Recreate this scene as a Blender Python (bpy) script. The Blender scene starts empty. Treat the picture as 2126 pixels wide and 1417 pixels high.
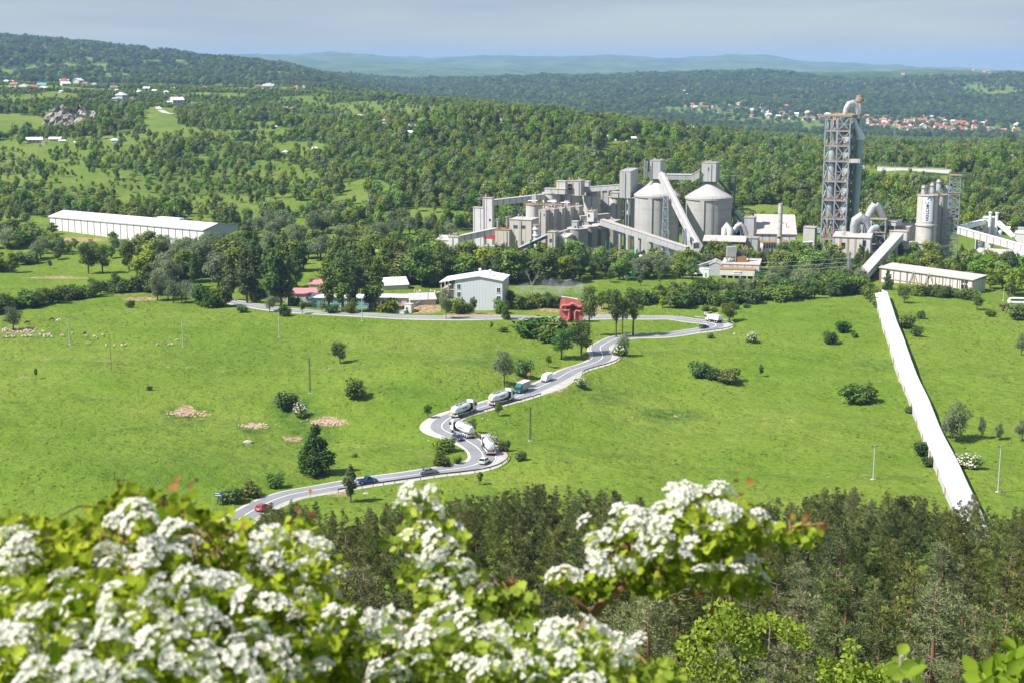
import bpy, math, random
import numpy as np
from mathutils import Vector, Matrix, Euler
R = math.radians
random.seed(7)
scene = bpy.context.scene
COL = scene.collection

# ------------------------------------------------------------------ camera model (metres, looking along +Y)
F = 2953.0; CX = 1063.0; CY = 708.5; HC = 100.0; PITCH = R(11.1)
cp, sp = math.cos(PITCH), math.sin(PITCH)

def proj(X, Y, Z):
    dz = Z - HC
    d = Y * cp - dz * sp
    v = Y * sp + dz * cp
    return CX + F * X / d, CY - F * v / d, d

def W(px, py, Y):
    t = (CY - py) / F
    dz = Y * math.tan(math.atan(t) - PITCH)
    d = Y * cp - dz * sp
    return Vector(((px - CX) * d / F, Y, HC + dz))

def ppm(Y):            # photo pixels per metre at that depth
    return F / (Y * cp + 100 * sp)

# ------------------------------------------------------------------ noise
def _hash(ix, iy, seed):
    h = (ix * 374761393 + iy * 668265263 + seed * 974634777) & 0x7fffffff
    h = ((h ^ (h >> 13)) * 1274126177) & 0x7fffffff
    h = h ^ (h >> 16)
    return (h & 0xffff) / 32767.5 - 1.0

def vnoise(x, y, seed=0):
    xi = np.floor(x).astype(np.int64); yi = np.floor(y).astype(np.int64)
    fx = x - xi; fy = y - yi
    fx = fx * fx * fx * (fx * (fx * 6 - 15) + 10); fy = fy * fy * fy * (fy * (fy * 6 - 15) + 10)
    a = _hash(xi, yi, seed); b = _hash(xi + 1, yi, seed); c = _hash(xi, yi + 1, seed); d = _hash(xi + 1, yi + 1, seed)
    return (a * (1 - fx) + b * fx) * (1 - fy) + (c * (1 - fx) + d * fx) * fy

def fbm(x, y, octv=4, seed=0, gain=0.5):
    s = 0.0; amp = 1.0; n = 0.0
    for k in range(octv):
        s = s + amp * vnoise(x * 2 ** k + 17.3 * k, y * 2 ** k - 9.1 * k, seed + k)
        n += amp; amp *= gain
    return s / n

def sstep(a, b, x):
    t = np.clip((x - a) / (b - a), 0, 1)
    return t * t * (3 - 2 * t)

# ------------------------------------------------------------------ terrain
def pchip(x, y, q):
    h = np.diff(x); d = np.diff(y, axis=0) / h[:, None]
    m = np.zeros_like(y)
    ok = d[:-1] * d[1:] > 0
    w1 = (2 * h[1:] + h[:-1])[:, None]; w2 = (h[1:] + 2 * h[:-1])[:, None]
    with np.errstate(divide='ignore', invalid='ignore'):
        hm = (w1 + w2) / (w1 / d[:-1] + w2 / d[1:])
    m[1:-1] = np.where(ok, hm, 0); m[0] = d[0]; m[-1] = d[-1]
    i = np.clip(np.searchsorted(x, q) - 1, 0, len(x) - 2)
    t = ((q - x[i]) / h[i])[:, None]; hh = h[i][:, None]
    return ((2*t**3-3*t**2+1)*y[i] + (t**3-2*t**2+t)*hh*m[i] + (-2*t**3+3*t**2)*y[i+1] + (t**3-t**2)*hh*m[i+1])

TC = np.array([-1500., 0, 300, 600, 900, 1200, 1500, 1800, 2126, 3700])
ROWS = {  # below 900 m: ground height; from 1000 m on: the photo row the ground reaches there
 -30: 99.5, 0: 98.3, 3: 96.4, 10: 90.5, 25: 80.5, 50: 64.5, 100: 41, 150: 27.5, 200: 16.5,
 250: [4, 4, 6, 8, 9, 9, 9, 9], 300: [.5, .5, 1.5, 2.5, 3, 3, 3, 3.5], 350: [-1, -1, -.5, 0, 0, 0, .5, 1], 400: [-1, -1, -1.5, 0, .5, .5, 1, 1.5],
 500: [1, 1, .5, 1.5, .5, .5, 2, 2.5], 570: [1.5, 1.2, 1, .5, 0, 0, 2.2, 2.0], 620: [-1, -.5, -.5, 0, -.5, -1, 1.0, -1.6],
 680: [-2, -2, -1.5, -1, -2, -3, -3, -2.5], 760: [0, 0, -1, -2, -4, -4, -4, -4], 850: [3, 2, 1, 0, -3, -3, -3, -3], 920: [6, 6, 5, 4, 2, 0, 0, 0],
 1000: [402, 402, 405, 392, 388, 400, 405, 400], 1150: [352, 352, 360, 316, 318, 350, 360, 355], 1300: [312, 312, 322, 264, 266, 312, 332, 330],
 1500: [272, 264, 284, 274, 276, 296, 312, 312], 1750: [228, 232, 246, 256, 260, 282, 299, 303], 2000: [193, 203, 212, 232, 250, 276, 297, 302],
 2400: [176, 187, 190, 220, 246, 280, 297, 301], 3000: [180, 186, 190, 222, 250, 284, 298, 301], 3600: [160, 168, 176, 220, 250, 262, 274, 280],
 4300: [112, 134, 154, 215, 222, 228, 238, 244], 5200: [82, 108, 142, 190, 186, 194, 200, 196], 6500: [98, 120, 150, 168, 160, 156, 164, 156],
 8000: [112, 124, 150, 170, 166, 160, 150, 152], 10000: [132, 132, 142, 156, 164, 164, 160, 162], 13000: [126, 126, 130, 140, 148, 152, 156, 160],
 17000: [117, 114, 114, 121, 122, 120, 139, 150], 24000: [140, 140, 140, 140, 140, 140, 150, 155]}
_ys = np.array(sorted(ROWS), float)
_tab = []
for yy in _ys:
    v = ROWS[int(yy)]
    v = [float(v)] * 8 if not isinstance(v, list) else [float(a) for a in v]
    if yy >= 1000:
        v = [W(0, a, yy).z for a in v]
    _tab.append([v[0]] + v + [v[-1]])
_tab = np.array(_tab)
_s = np.log(_ys + 60)
SQ = np.linspace(_s[0], _s[-1], 900); UQ = np.linspace(TC[0], TC[-1], 500)
_fine = pchip(_s, _tab, SQ)
_fine = pchip(TC, _fine.T, UQ).T
BUMPS = [  # px, py, height, radius across, radius along
    (870, 790, 5.0, 42, 40), (640, 885, -3.2, 26, 26), (380, 860, -1.6, 18, 16), (1330, 850, -2.2, 70, 55), (1000, 700, 1.6, 60, 40),
    (250, 800, 1.8, 50, 30), (1600, 800, -1.6, 60, 40), (1700, 690, 2.0, 50, 40), (520, 700, 1.6, 60, 35), (200, 980, 2.0, 40, 25), (1450, 950, 1.4, 60, 30)]
_b = []
for bx, by, bh, brx, bry in BUMPS:
    dep = PITCH - math.atan((CY - by) / F)
    Y0 = 100 / math.tan(dep); p0 = W(bx, by, Y0)
    _b.append((p0.x, Y0, bh, brx, bry))
ROAD = None

def T0(X, Y):
    X = np.asarray(X, float); Y = np.asarray(Y, float)
    u = CX + F * X / np.maximum(Y + 10, 60)
    s = np.log(np.maximum(Y, -40) + 60)
    fi = np.clip((s - SQ[0]) / (SQ[1] - SQ[0]), 0, len(SQ) - 1.001); fj = np.clip((u - UQ[0]) / (UQ[1] - UQ[0]), 0, len(UQ) - 1.001)
    i = fi.astype(int); j = fj.astype(int); a = fi - i; b = fj - j
    z = (_fine[i, j] * (1 - b) + _fine[i, j + 1] * b) * (1 - a) + (_fine[i + 1, j] * (1 - b) + _fine[i + 1, j + 1] * b) * a
    for x0, y0, bh, rx, ry in _b:
        z = z + bh * np.exp(-((X - x0) / rx) ** 2 - ((Y - y0) / ry) ** 2)
    near = sstep(20, 120, Y) * (1 - sstep(2200, 3200, Y)) * (1 - 0.75 * sstep(640, 700, Y) * (1 - sstep(840, 900, Y)))
    z = z + near * (1.15 * fbm(X / 48, Y / 40, 3, 3) + 0.9 * fbm(X / 24, Y / 15, 2, 19) + 0.30 * fbm(X / 9, Y / 7, 3, 11) * (1 - sstep(700, 800, Y)))
    hill = sstep(900, 1100, Y) * (1 - sstep(2600, 3200, Y))
    z = z + hill * (5.5 * fbm(X / 150, Y / 150, 4, 21) + 13 * fbm(X / 360, Y / 280, 2, 27))
    far = sstep(2800, 4200, Y)
    z = z + far * Y * (0.0042 * fbm(X / np.maximum(Y, 1) * 17, s * 16, 4, 31) + 0.0011 * fbm(X / np.maximum(Y, 1) * 90, s * 60, 3, 41))
    return z

def road_dist(X, Y):
    d = np.full(X.shape, 1e9); z = np.zeros(X.shape)
    P = ROAD
    sel = np.where((Y > P[:, 1].min() - 16) & (Y < P[:, 1].max() + 16) & (X > P[:, 0].min() - 16) & (X < P[:, 0].max() + 16))[0]
    for k in range(0, len(sel), 4000):
        q = sel[k:k + 4000]
        dd = (X[q][:, None] - P[None, :, 0]) ** 2 + (Y[q][:, None] - P[None, :, 1]) ** 2
        m = dd.argmin(1)
        d[q] = np.sqrt(dd[np.arange(len(q)), m]); z[q] = P[m, 2]
    return d, z

def T(X, Y):
    X = np.atleast_1d(np.asarray(X, float)); Y = np.atleast_1d(np.asarray(Y, float))
    z = T0(X, Y)
    if ROAD is not None:
        d, zr = road_dist(X.ravel(), Y.ravel())
        w = 1 - sstep(6.0, 11.5, d).reshape(X.shape)
        z = z * (1 - w) + (zr.reshape(X.shape) - 0.10) * w
    return z

def Tz(x, y):
    return float(T(x, y)[0])

_YS = np.concatenate([np.geomspace(60, 900, 500), np.geomspace(905, 23000, 500)])
def G(px, py, lo=60):
    """the point of the ground seen at that pixel of the photograph"""
    t = (CY - py) / F
    tn = math.tan(math.atan(t) - PITCH)
    Ys = _YS[_YS >= lo]
    dz = Ys * tn; d = Ys * cp - dz * sp; X = (px - CX) * d / F
    below = (HC + dz) < T(X, Ys)
    if not below.any():
        k = len(Ys) - 1; Yh = Ys[k]
    else:
        k = int(below.argmax())
        if k == 0: Yh = Ys[0]
        else:
            a, b = Ys[k - 1], Ys[k]
            for _ in range(14):
                m = (a + b) / 2; mz = m * tn; md = m * cp - mz * sp
                if HC + mz < Tz((px - CX) * md / F, m): b = m
                else: a = m
            Yh = b
    dz = Yh * tn; d = Yh * cp - dz * sp; x = (px - CX) * d / F
    return Vector((x, Yh, Tz(x, Yh)))

# ------------------------------------------------------------------ object helpers
def prop(o, label=None, cat=None, group=None, kind=None):
    if label: o['label'] = label
    if cat: o['category'] = cat
    if group: o['group'] = group
    if kind: o['kind'] = kind
    return o

def empty(name, loc, rz=0.0, label=None, cat=None, group=None):
    o = bpy.data.objects.new(name, None); COL.objects.link(o)
    o.empty_display_size = 0.5
    o.location = loc; o.rotation_euler = (0, 0, rz)
    return prop(o, label, cat, group)

def link(name, me, parent=None, loc=None):
    o = bpy.data.objects.new(name, me); COL.objects.link(o)
    if parent is not None: o.parent = parent
    if loc is not None: o.location = loc
    return o

def mesh_np(name, V, Fc, mats, smooth=False, tone=None, midx=None):
    V = np.asarray(V, np.float32); Fc = np.asarray(Fc, np.int32)
    me = bpy.data.meshes.new(name)
    n, k = Fc.shape
    me.vertices.add(len(V)); me.vertices.foreach_set('co', V.ravel())
    me.loops.add(n * k); me.loops.foreach_set('vertex_index', Fc.ravel())
    me.polygons.add(n); me.polygons.foreach_set('loop_start', np.arange(0, n * k, k, dtype=np.int32))
    if smooth: me.polygons.foreach_set('use_smooth', np.ones(n, bool))
    for m in mats: me.materials.append(m)
    if midx is not None: me.polygons.foreach_set('material_index', np.asarray(midx, np.int32))
    me.update(calc_edges=True)
    if tone is not None:
        a = me.attributes.new('tone', 'FLOAT', 'POINT'); a.data.foreach_set('value', np.asarray(tone, np.float32))
    return me

class MB:
    def __init__(s): s.v = []; s.f = []; s.m = []; s.cur = 0
    def quad(s, *p):
        n = len(s.v); s.v += [tuple(q) for q in p]; s.f.append(tuple(range(n, n + len(p)))); s.m.append(s.cur)
    def hexa(s, c):   # 8 corners: bottom 4 ccw, top 4 ccw
        n = len(s.v); s.v += [tuple(q) for q in c]
        for f in ((0, 3, 2, 1), (4, 5, 6, 7), (0, 1, 5, 4), (1, 2, 6, 5), (2, 3, 7, 6), (3, 0, 4, 7)):
            s.f.append(tuple(n + i for i in f)); s.m.append(s.cur)
    def box(s, x0, x1, y0, y1, z0, z1):
        if x0 > x1: x0, x1 = x1, x0
        if y0 > y1: y0, y1 = y1, y0
        if z0 > z1: z0, z1 = z1, z0
        s.hexa([(x0, y0, z0), (x1, y0, z0), (x1, y1, z0), (x0, y1, z0), (x0, y0, z1), (x1, y0, z1), (x1, y1, z1), (x0, y1, z1)])
    def bar(s, a, b, w, h=None):
        a = Vector(a); b = Vector(b); h = h or w
        d = (b - a)
        if d.length < 1e-6: return
        d.normalize()
        up = Vector((0, 0, 1)) if abs(d.z) < .95 else Vector((0, 1, 0))
        r = d.cross(up).normalized(); u = r.cross(d).normalized()
        r *= w / 2; u *= h / 2
        s.hexa([a - r - u, a + r - u, b + r - u, b - r - u, a - r + u, a + r + u, b + r + u, b - r + u])
    def prism(s, poly, a, b, axis='y'):
        """poly in (x,z) swept along y from a to b (axis 'y'), (y,z) along x ('x'), (x,y) along z ('z')"""
        def P(p, t): return {'y': (p[0], t, p[1]), 'x': (t, p[0], p[1]), 'z': (p[0], p[1], t)}[axis]
        n = len(s.v); k = len(poly)
        s.v += [P(p, a) for p in poly] + [P(p, b) for p in poly]
        s.f.append(tuple(range(n, n + k))); s.f.append(tuple(range(n + 2 * k - 1, n + k - 1, -1)))
        for i in range(k):
            j = (i + 1) % k; s.f.append((n + i, n + k + i, n + k + j, n + j))
        s.m += [s.cur] * (k + 2)
    def tube(s, pts, rad, n=8, cap=True):
        pts = [Vector(p) for p in pts]
        rad = rad if isinstance(rad, (list, tuple)) else [rad] * len(pts)
        base = len(s.v); prev = None
        for i, p in enumerate(pts):
            d = (pts[min(i + 1, len(pts) - 1)] - pts[max(i - 1, 0)])
            d = d.normalized() if d.length > 1e-9 else Vector((0, 0, 1))
            if prev is None:
                up = Vector((0, 0, 1)) if abs(d.z) < .9 else Vector((1, 0, 0))
                r = d.cross(up).normalized()
            else:
                r = (prev - d * prev.dot(d))
                r = r.normalized() if r.length > 1e-6 else d.orthogonal().normalized()
            prev = r; u = d.cross(r)
            for k in range(n):
                a = 2 * math.pi * k / n
                s.v.append(tuple(p + (r * math.cos(a) + u * math.sin(a)) * rad[i]))
        for i in range(len(pts) - 1):
            for k in range(n):
                a = base + i * n + k; b = base + i * n + (k + 1) % n
                s.f.append((a, b, b + n, a + n)); s.m.append(s.cur)
        if cap:
            s.f.append(tuple(base + k for k in range(n - 1, -1, -1))); s.m.append(s.cur)
            e = base + (len(pts) - 1) * n
            s.f.append(tuple(e + k for k in range(n))); s.m.append(s.cur)
    def lathe(s, prof, c=(0, 0), n=24, a0=0.0, a1=2 * math.pi, cap=True):
        full = abs(a1 - a0 - 2 * math.pi) < 1e-6
        base = len(s.v); m = n if full else n + 1
        for r, z in prof:
            for k in range(m):
                a = a0 + (a1 - a0) * k / n
                s.v.append((c[0] + r * math.cos(a), c[1] + r * math.sin(a), z))
        for i in range(len(prof) - 1):
            for k in range(n):
                a = base + i * m + k; b = base + i * m + (k + 1) % m
                s.f.append((a, b, b + m, a + m)); s.m.append(s.cur)
        if cap and full:
            if prof[0][0] > 1e-4: s.f.append(tuple(base + k for k in range(m - 1, -1, -1))); s.m.append(s.cur)
            e = base + (len(prof) - 1) * m
            if prof[-1][0] > 1e-4: s.f.append(tuple(e + k for k in range(m))); s.m.append(s.cur)
    def mesh(s, name, mats, smooth=False):
        me = bpy.data.meshes.new(name)
        me.from_pydata(s.v, [], s.f)
        for m in (mats if isinstance(mats, (list, tuple)) else [mats]): me.materials.append(m)
        if any(s.m): me.polygons.foreach_set('material_index', s.m)
        if smooth: me.polygons.foreach_set('use_smooth', [True] * len(s.f))
        me.update()
        return me
    def build(s, name, mats, parent=None, smooth=False, loc=None, sharp=True):
        me = s.mesh(name, mats, smooth)
        if smooth and sharp:
            try: me.set_sharp_from_angle(angle=R(40))
            except Exception: pass
        return link(name, me, parent, loc)

def part(name, mat, parent, fn, smooth=False, label=None):
    m = MB(); fn(m)
    o = m.build(name, mat, parent, smooth)
    if label: o['label'] = label
    return o

def children(o): return [c for c in KIDS.get(o, [])]
KIDS = {}
def copy_tree(o, parent=None):
    c = o.copy(); COL.objects.link(c)
    if parent is not None: c.parent = parent
    for ch in list(o.children): copy_tree(ch, c)
    return c

# ------------------------------------------------------------------ materials
def nodes(m):
    m.use_nodes = True
    nt = m.node_tree
    return nt, nt.nodes, nt.links
MATS = {}
def rgb(c): return (c[0], c[1], c[2], 1)
def mat(name, col, rough=.7, col2=None, scale=1.0, amount=.5, bump=0.0, bscale=None, metal=0.0, spec=0.3, detail=4, streak=None, stripe=None, bands=None, coat=0):
    """surface with two mixed tones (noise), optional vertical stain streaks, painted/rust stripes every so many metres, and level bands"""
    if any(q in name for q in ('concrete', 'cladding', 'pink_roof', 'dust_roof')):   # cooler, cement-dusted greys
        cool = lambda c: (c[0] * .98, c[1] * .995, c[2] * 1.03)
        col = cool(col); col2 = cool(col2)
    m = bpy.data.materials.new(name); nt, N, L = nodes(m)
    b = N['Principled BSDF']
    b.inputs['Roughness'].default_value = rough; b.inputs['Metallic'].default_value = metal
    b.inputs['Specular IOR Level'].default_value = spec
    if coat: b.inputs['Coat Weight'].default_value = coat
    tc = N.new('ShaderNodeTexCoord')
    cur = None
    def mixc(fac, a, bcol):
        x = N.new('ShaderNodeMix'); x.data_type = 'RGBA'
        L.new(fac, x.inputs['Factor'])
        if isinstance(a, tuple): x.inputs['A'].default_value = a
        else: L.new(a, x.inputs['A'])
        x.inputs['B'].default_value = rgb(bcol)
        return x.outputs['Result']
    def ramp(v, lo, hi):
        r = N.new('ShaderNodeMapRange'); L.new(v, r.inputs['Value'])
        r.inputs['From Min'].default_value = lo; r.inputs['From Max'].default_value = hi
        return r.outputs['Result']
    cur = rgb(col)
    if col2 is not None:
        n = N.new('ShaderNodeTexNoise'); n.inputs['Scale'].default_value = scale; n.inputs['Detail'].default_value = detail
        L.new(tc.outputs['Object'], n.inputs['Vector'])
        cur = mixc(ramp(n.outputs['Fac'], .5 - amount * .5, .5 + amount * .5), cur, col2)
    if bands is not None:
        bc, per, amt = bands
        mp = N.new('ShaderNodeMapping'); mp.inputs['Scale'].default_value = (.02, .02, 1 / per)
        L.new(tc.outputs['Object'], mp.inputs['Vector'])
        n = N.new('ShaderNodeTexNoise'); n.inputs['Scale'].default_value = 1.0; n.inputs['Detail'].default_value = 6; n.inputs['Roughness'].default_value = .7
        L.new(mp.outputs['Vector'], n.inputs['Vector'])
        f = ramp(n.outputs['Fac'], .45, .75)
        q = N.new('ShaderNodeMath'); q.operation = 'MULTIPLY'; L.new(f, q.inputs[0]); q.inputs[1].default_value = amt; q.use_clamp = True
        cur = mixc(q.outputs[0], cur, bc)
    if streak is not None:
        sc, per, amt = streak
        mp = N.new('ShaderNodeMapping'); mp.inputs['Scale'].default_value = (1 / per, 1 / per, .06 / per)
        L.new(tc.outputs['Object'], mp.inputs['Vector'])
        n = N.new('ShaderNodeTexNoise'); n.inputs['Scale'].default_value = 1.0; n.inputs['Detail'].default_value = 5
        L.new(mp.outputs['Vector'], n.inputs['Vector'])
        f = ramp(n.outputs['Fac'], .5, .8)
        q = N.new('ShaderNodeMath'); q.operation = 'MULTIPLY'; L.new(f, q.inputs[0]); q.inputs[1].default_value = amt; q.use_clamp = True
        cur = mixc(q.outputs[0], cur, sc)
    if stripe is not None:
        sc, per, wid = stripe
        sx = N.new('ShaderNodeSeparateXYZ'); L.new(tc.outputs['Object'], sx.inputs[0])
        a = N.new('ShaderNodeMath'); a.operation = 'ADD'; L.new(sx.outputs['X'], a.inputs[0]); L.new(sx.outputs['Y'], a.inputs[1])
        d = N.new('ShaderNodeMath'); d.operation = 'DIVIDE'; L.new(a.outputs[0], d.inputs[0]); d.inputs[1].default_value = per
        fr = N.new('ShaderNodeMath'); fr.operation = 'FRACT'; L.new(d.outputs[0], fr.inputs[0])
        lt = N.new('ShaderNodeMath'); lt.operation = 'LESS_THAN'; L.new(fr.outputs[0], lt.inputs[0]); lt.inputs[1].default_value = wid / per
        q = N.new('ShaderNodeMath'); q.operation = 'MULTIPLY'; L.new(lt.outputs[0], q.inputs[0]); q.inputs[1].default_value = .9
        cur = mixc(q.outputs[0], cur, sc)
    if isinstance(cur, tuple): b.inputs['Base Color'].default_value = cur
    else: L.new(cur, b.inputs['Base Color'])
    if bump:
        n = N.new('ShaderNodeTexNoise'); n.inputs['Scale'].default_value = bscale or scale * 3; n.inputs['Detail'].default_value = 5
        L.new(tc.outputs['Object'], n.inputs['Vector'])
        bp = N.new('ShaderNodeBump'); bp.inputs['Strength'].default_value = 1.0; bp.inputs['Distance'].default_value = bump
        L.new(n.outputs['Fac'], bp.inputs['Height']); L.new(bp.outputs['Normal'], b.inputs['Normal'])
    MATS[name] = m
    return m

def leaf_mat(name, dark, light, trans=.3, spread=1.0, tip=None):
    """foliage: colour runs with the clump's own tone and differs from plant to plant"""
    m = bpy.data.materials.new(name); nt, N, L = nodes(m)
    out = N['Material Output']; N.remove(N['Principled BSDF'])
    at = N.new('ShaderNodeAttribute'); at.attribute_name = 'tone'
    oi = N.new('ShaderNodeObjectInfo')
    mix = N.new('ShaderNodeMix'); mix.data_type = 'RGBA'
    mix.inputs['A'].default_value = rgb(dark); mix.inputs['B'].default_value = rgb(light)
    L.new(at.outputs['Fac'], mix.inputs['Factor'])
    hs = N.new('ShaderNodeHueSaturation'); L.new(mix.outputs['Result'], hs.inputs['Color'])
    r1 = N.new('ShaderNodeMapRange'); L.new(oi.outputs['Random'], r1.inputs['Value'])
    r1.inputs['To Min'].default_value = .5 - .035 * spread; r1.inputs['To Max'].default_value = .5 + .03 * spread
    L.new(r1.outputs['Result'], hs.inputs['Hue'])
    w = N.new('ShaderNodeTexWhiteNoise'); w.noise_dimensions = '1D'; L.new(oi.outputs['Random'], w.inputs['W'])
    r2 = N.new('ShaderNodeMapRange'); L.new(w.outputs['Value'], r2.inputs['Value'])
    r2.inputs['To Min'].default_value = 1 - .38 * spread; r2.inputs['To Max'].default_value = 1 + .42 * spread
    L.new(r2.outputs['Result'], hs.inputs['Value'])
    r3 = N.new('ShaderNodeMapRange'); L.new(w.outputs['Color'], r3.inputs['Value'])
    r3.inputs['To Min'].default_value = 1 - .25 * spread; r3.inputs['To Max'].default_value = 1.05
    L.new(r3.outputs['Result'], hs.inputs['Saturation'])
    df = N.new('ShaderNodeBsdfDiffuse'); L.new(hs.outputs['Color'], df.inputs['Color'])
    tr = N.new('ShaderNodeBsdfTranslucent'); L.new(hs.outputs['Color'], tr.inputs['Color'])
    ms = N.new('ShaderNodeMixShader'); ms.inputs['Fac'].default_value = trans
    L.new(df.outputs[0], ms.inputs[1]); L.new(tr.outputs[0], ms.inputs[2])
    L.new(ms.outputs[0], out.inputs['Surface'])
    MATS[name] = m
    return m

# lived-in surfaces
mat('concrete', (.47, .45, .41), .85, (.38, .365, .335), .25, .6, bands=((.25, .24, .22), 2.2, .55), streak=((.27, .25, .22), 1.6, .5))
mat('pale_concrete', (.58, .55, .49), .85, (.48, .455, .405), .3, .6, bands=((.36, .34, .30), 3.0, .4), streak=((.33, .30, .26), 1.2, .45))
mat('dark_concrete', (.37, .34, .30), .9, (.28, .26, .235), .35, .6, bands=((.19, .18, .16), 2.0, .6), streak=((.17, .155, .14), 1.1, .6))
mat('dome_concrete', (.50, .475, .44), .85, (.40, .385, .36), .6, .5)
mat('cladding', (.53, .51, .48), .6, (.46, .44, .415), .3, .6, streak=((.31, .27, .21), .9, .4), stripe=((.36, .25, .12), 4.2, .55))
mat('beige_cladding', (.55, .50, .42), .7, (.46, .42, .36), .3, .6, streak=((.28, .24, .18), .9, .5), stripe=((.36, .28, .16), 3.3, .4))
mat('grey_cladding', (.46, .45, .435), .6, (.39, .38, .365), .3, .6, streak=((.25, .235, .21), .9, .4), stripe=((.33, .27, .17), 4.4, .35))
mat('white_cladding', (.66, .655, .64), .55, (.52, .51, .50), .3, .6, streak=((.42, .38, .33), .9, .3), stripe=((.33, .20, .12), 3.6, .5))
mat('pink_roof', (.52, .455, .41), .8, (.42, .37, .335), .25, .7, streak=((.36, .31, .28), 1.5, .4))
mat('dust_roof', (.50, .46, .415), .85, (.40, .365, .33), .35, .7)
mat('grey_roof', (.36, .355, .35), .8, (.29, .285, .28), .4, .6)
mat('white_roof', (.78, .78, .78), .6, (.66, .66, .67), .15, .6, streak=((.54, .53, .52), 1.4, .5))
mat('hall_wall', (.74, .735, .72), .6, (.68, .67, .655), .2, .6, stripe=((.20, .12, .11), 5.55, .75))
mat('hall_end', (.47, .475, .50), .6, (.43, .435, .455), .2, .6)  # grey-blue of the hall's end wall in shade, put into the colour
mat('hall_roof', (.60, .60, .60), .65, (.50, .50, .50), .12, .6, stripe=((.44, .36, .34), 11.1, .5))
mat('blue_grey_panel', (.62, .635, .665), .5, (.58, .595, .63), .15, .5, stripe=((.37, .395, .44), 1.2, .12))
mat('cream_paint', (.56, .53, .44), .6, (.48, .45, .37), .3, .6)
mat('steel', (.34, .375, .42), .5, (.28, .305, .34), .6, .6, metal=.25)
mat('dark_steel', (.13, .15, .185), .6, (.10, .11, .13), .6, .6, metal=.2)
mat('galvanised', (.50, .51, .52), .45, (.40, .41, .42), .5, .7, metal=.35)
mat('bright_metal', (.66, .68, .70), .35, (.58, .60, .62), .5, .7, metal=.5)
mat('green_glass_pipe', (.30, .42, .40), .5, (.25, .36, .35), .4, .6)
mat('rust', (.40, .22, .09), .85, (.28, .15, .07), 1.2, .7)
mat('rust_deck', (.40, .27, .15), .85, (.25, .20, .16), .9, .7)
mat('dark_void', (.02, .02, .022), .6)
mat('window_glass', (.03, .035, .04), .12, spec=.6)
mat('white_paint', (.86, .86, .86), .4, (.80, .80, .80), .5, .6, coat=.3)
mat('white_plaster', (.68, .665, .63), .8, (.58, .56, .52), .5, .6)
mat('banner_white', (.78, .79, .82), .6)
mat('navy_ink', (.016, .018, .05), .6)
mat('logo_blue', (.03, .13, .42), .6); mat('logo_green', (.25, .52, .16), .6); mat('logo_teal', (.06, .35, .42), .6)
mat('green_mast', (.02, .23, .16), .5)
mat('asphalt', (.26, .26, .265), .85, (.19, .19, .20), .12, .5, streak=((.17, .17, .175), 1.5, .5))
mat('gravel', (.52, .49, .44), .95, (.36, .335, .29), .5, .7, bump=.05, bscale=2)
mat('road_paint', (.72, .72, .70), .6)
mat('pale_dirt', (.55, .44, .32), .95, (.36, .26, .17), .8, .6, bump=.1, bscale=3)
mat('wood_pole', (.27, .20, .135), .9, (.20, .15, .10), 2, .6)
mat('concrete_pole', (.47, .46, .43), .8, (.39, .38, .36), 1, .6)
mat('dark_rail', (.09, .085, .08), .6, (.16, .10, .07), .3, .7)
mat('rust_rail', (.42, .25, .15), .7, (.32, .18, .10), .6, .6)
mat('red_wall', (.46, .075, .075), .8, (.52, .15, .14), .25, .5, streak=((.60, .42, .38), 1.1, .35))
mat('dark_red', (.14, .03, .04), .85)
mat('red_tile', (.45, .12, .07), .85, (.33, .10, .07), .5, .6)
mat('brown_tile', (.24, .145, .115), .85, (.18, .11, .09), .5, .6)
mat('orange_tile', (.55, .22, .10), .85, (.44, .18, .09), .5, .6)
mat('teal_tin', (.16, .36, .35), .6)
mat('bright_red_tin', (.50, .05, .06), .6)
mat('pink_tin', (.55, .21, .22), .7, (.47, .19, .19), .2, .6)
mat('white_tin', (.80, .80, .81), .5)
mat('light_blue_wall', (.23, .43, .53), .8, (.20, .37, .46), .4, .6)
mat('bark', (.13, .095, .065), .95, (.075, .058, .045), 3, .6)
mat('grey_bark', (.20, .175, .14), .95, (.12, .105, .085), 3, .6)
mat('pine_bark', (.27, .135, .07), .95, (.12, .075, .05), 1.2, .7)
mat('dead_wood', (.36, .31, .26), .9, (.25, .215, .18), 2, .6)
mat('hawthorn_bark', (.34, .185, .075), .8, (.13, .085, .055), 9, .6)
mat('rock', (.45, .425, .38), .95, (.30, .28, .25), .8, .6, bump=.2, bscale=1.2)
mat('cliff_rock', (.44, .39, .33), .95, (.17, .15, .12), .12, .6, bump=1.2, bscale=.25)
mat('tyre', (.02, .02, .02), .9)
mat('rim', (.45, .45, .46), .35, metal=.6)
mat('lamp_red', (.45, .03, .02), .4); mat('lamp_clear', (.75, .76, .78), .2); mat('sign_orange', (.72, .20, .06), .5)
mat('car_silver', (.62, .64, .66), .3, coat=.5); mat('car_grey', (.24, .26, .30), .3, metal=.3, coat=.5); mat('car_blue', (.02, .07, .27), .3, coat=.5)
mat('car_navy', (.025, .03, .085), .3, coat=.5); mat('car_black', (.015, .016, .022), .25, coat=.5); mat('car_red', (.42, .03, .035), .3, coat=.5)
mat('teal_paint', (.015, .15, .135), .4, coat=.3); mat('box_grey', (.40, .40, .41), .6, (.33, .33, .34), .5, .6)
mat('wool', (.62, .53, .42), .95, (.50, .42, .33), 4, .5); mat('brown_hide', (.10, .05, .03), .7); mat('white_hide', (.70, .66, .60), .8); mat('dark_hide', (.04, .03, .025), .8)
leaf_mat('leaf_bush', (0.041, 0.077, 0.012), (0.230, 0.337, 0.048), .33)
leaf_mat('leaf_dark', (0.030, 0.060, 0.014), (0.167, 0.252, 0.046), .30)
leaf_mat('leaf_tree', (0.046, 0.087, 0.014), (0.242, 0.364, 0.054), .33)
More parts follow.
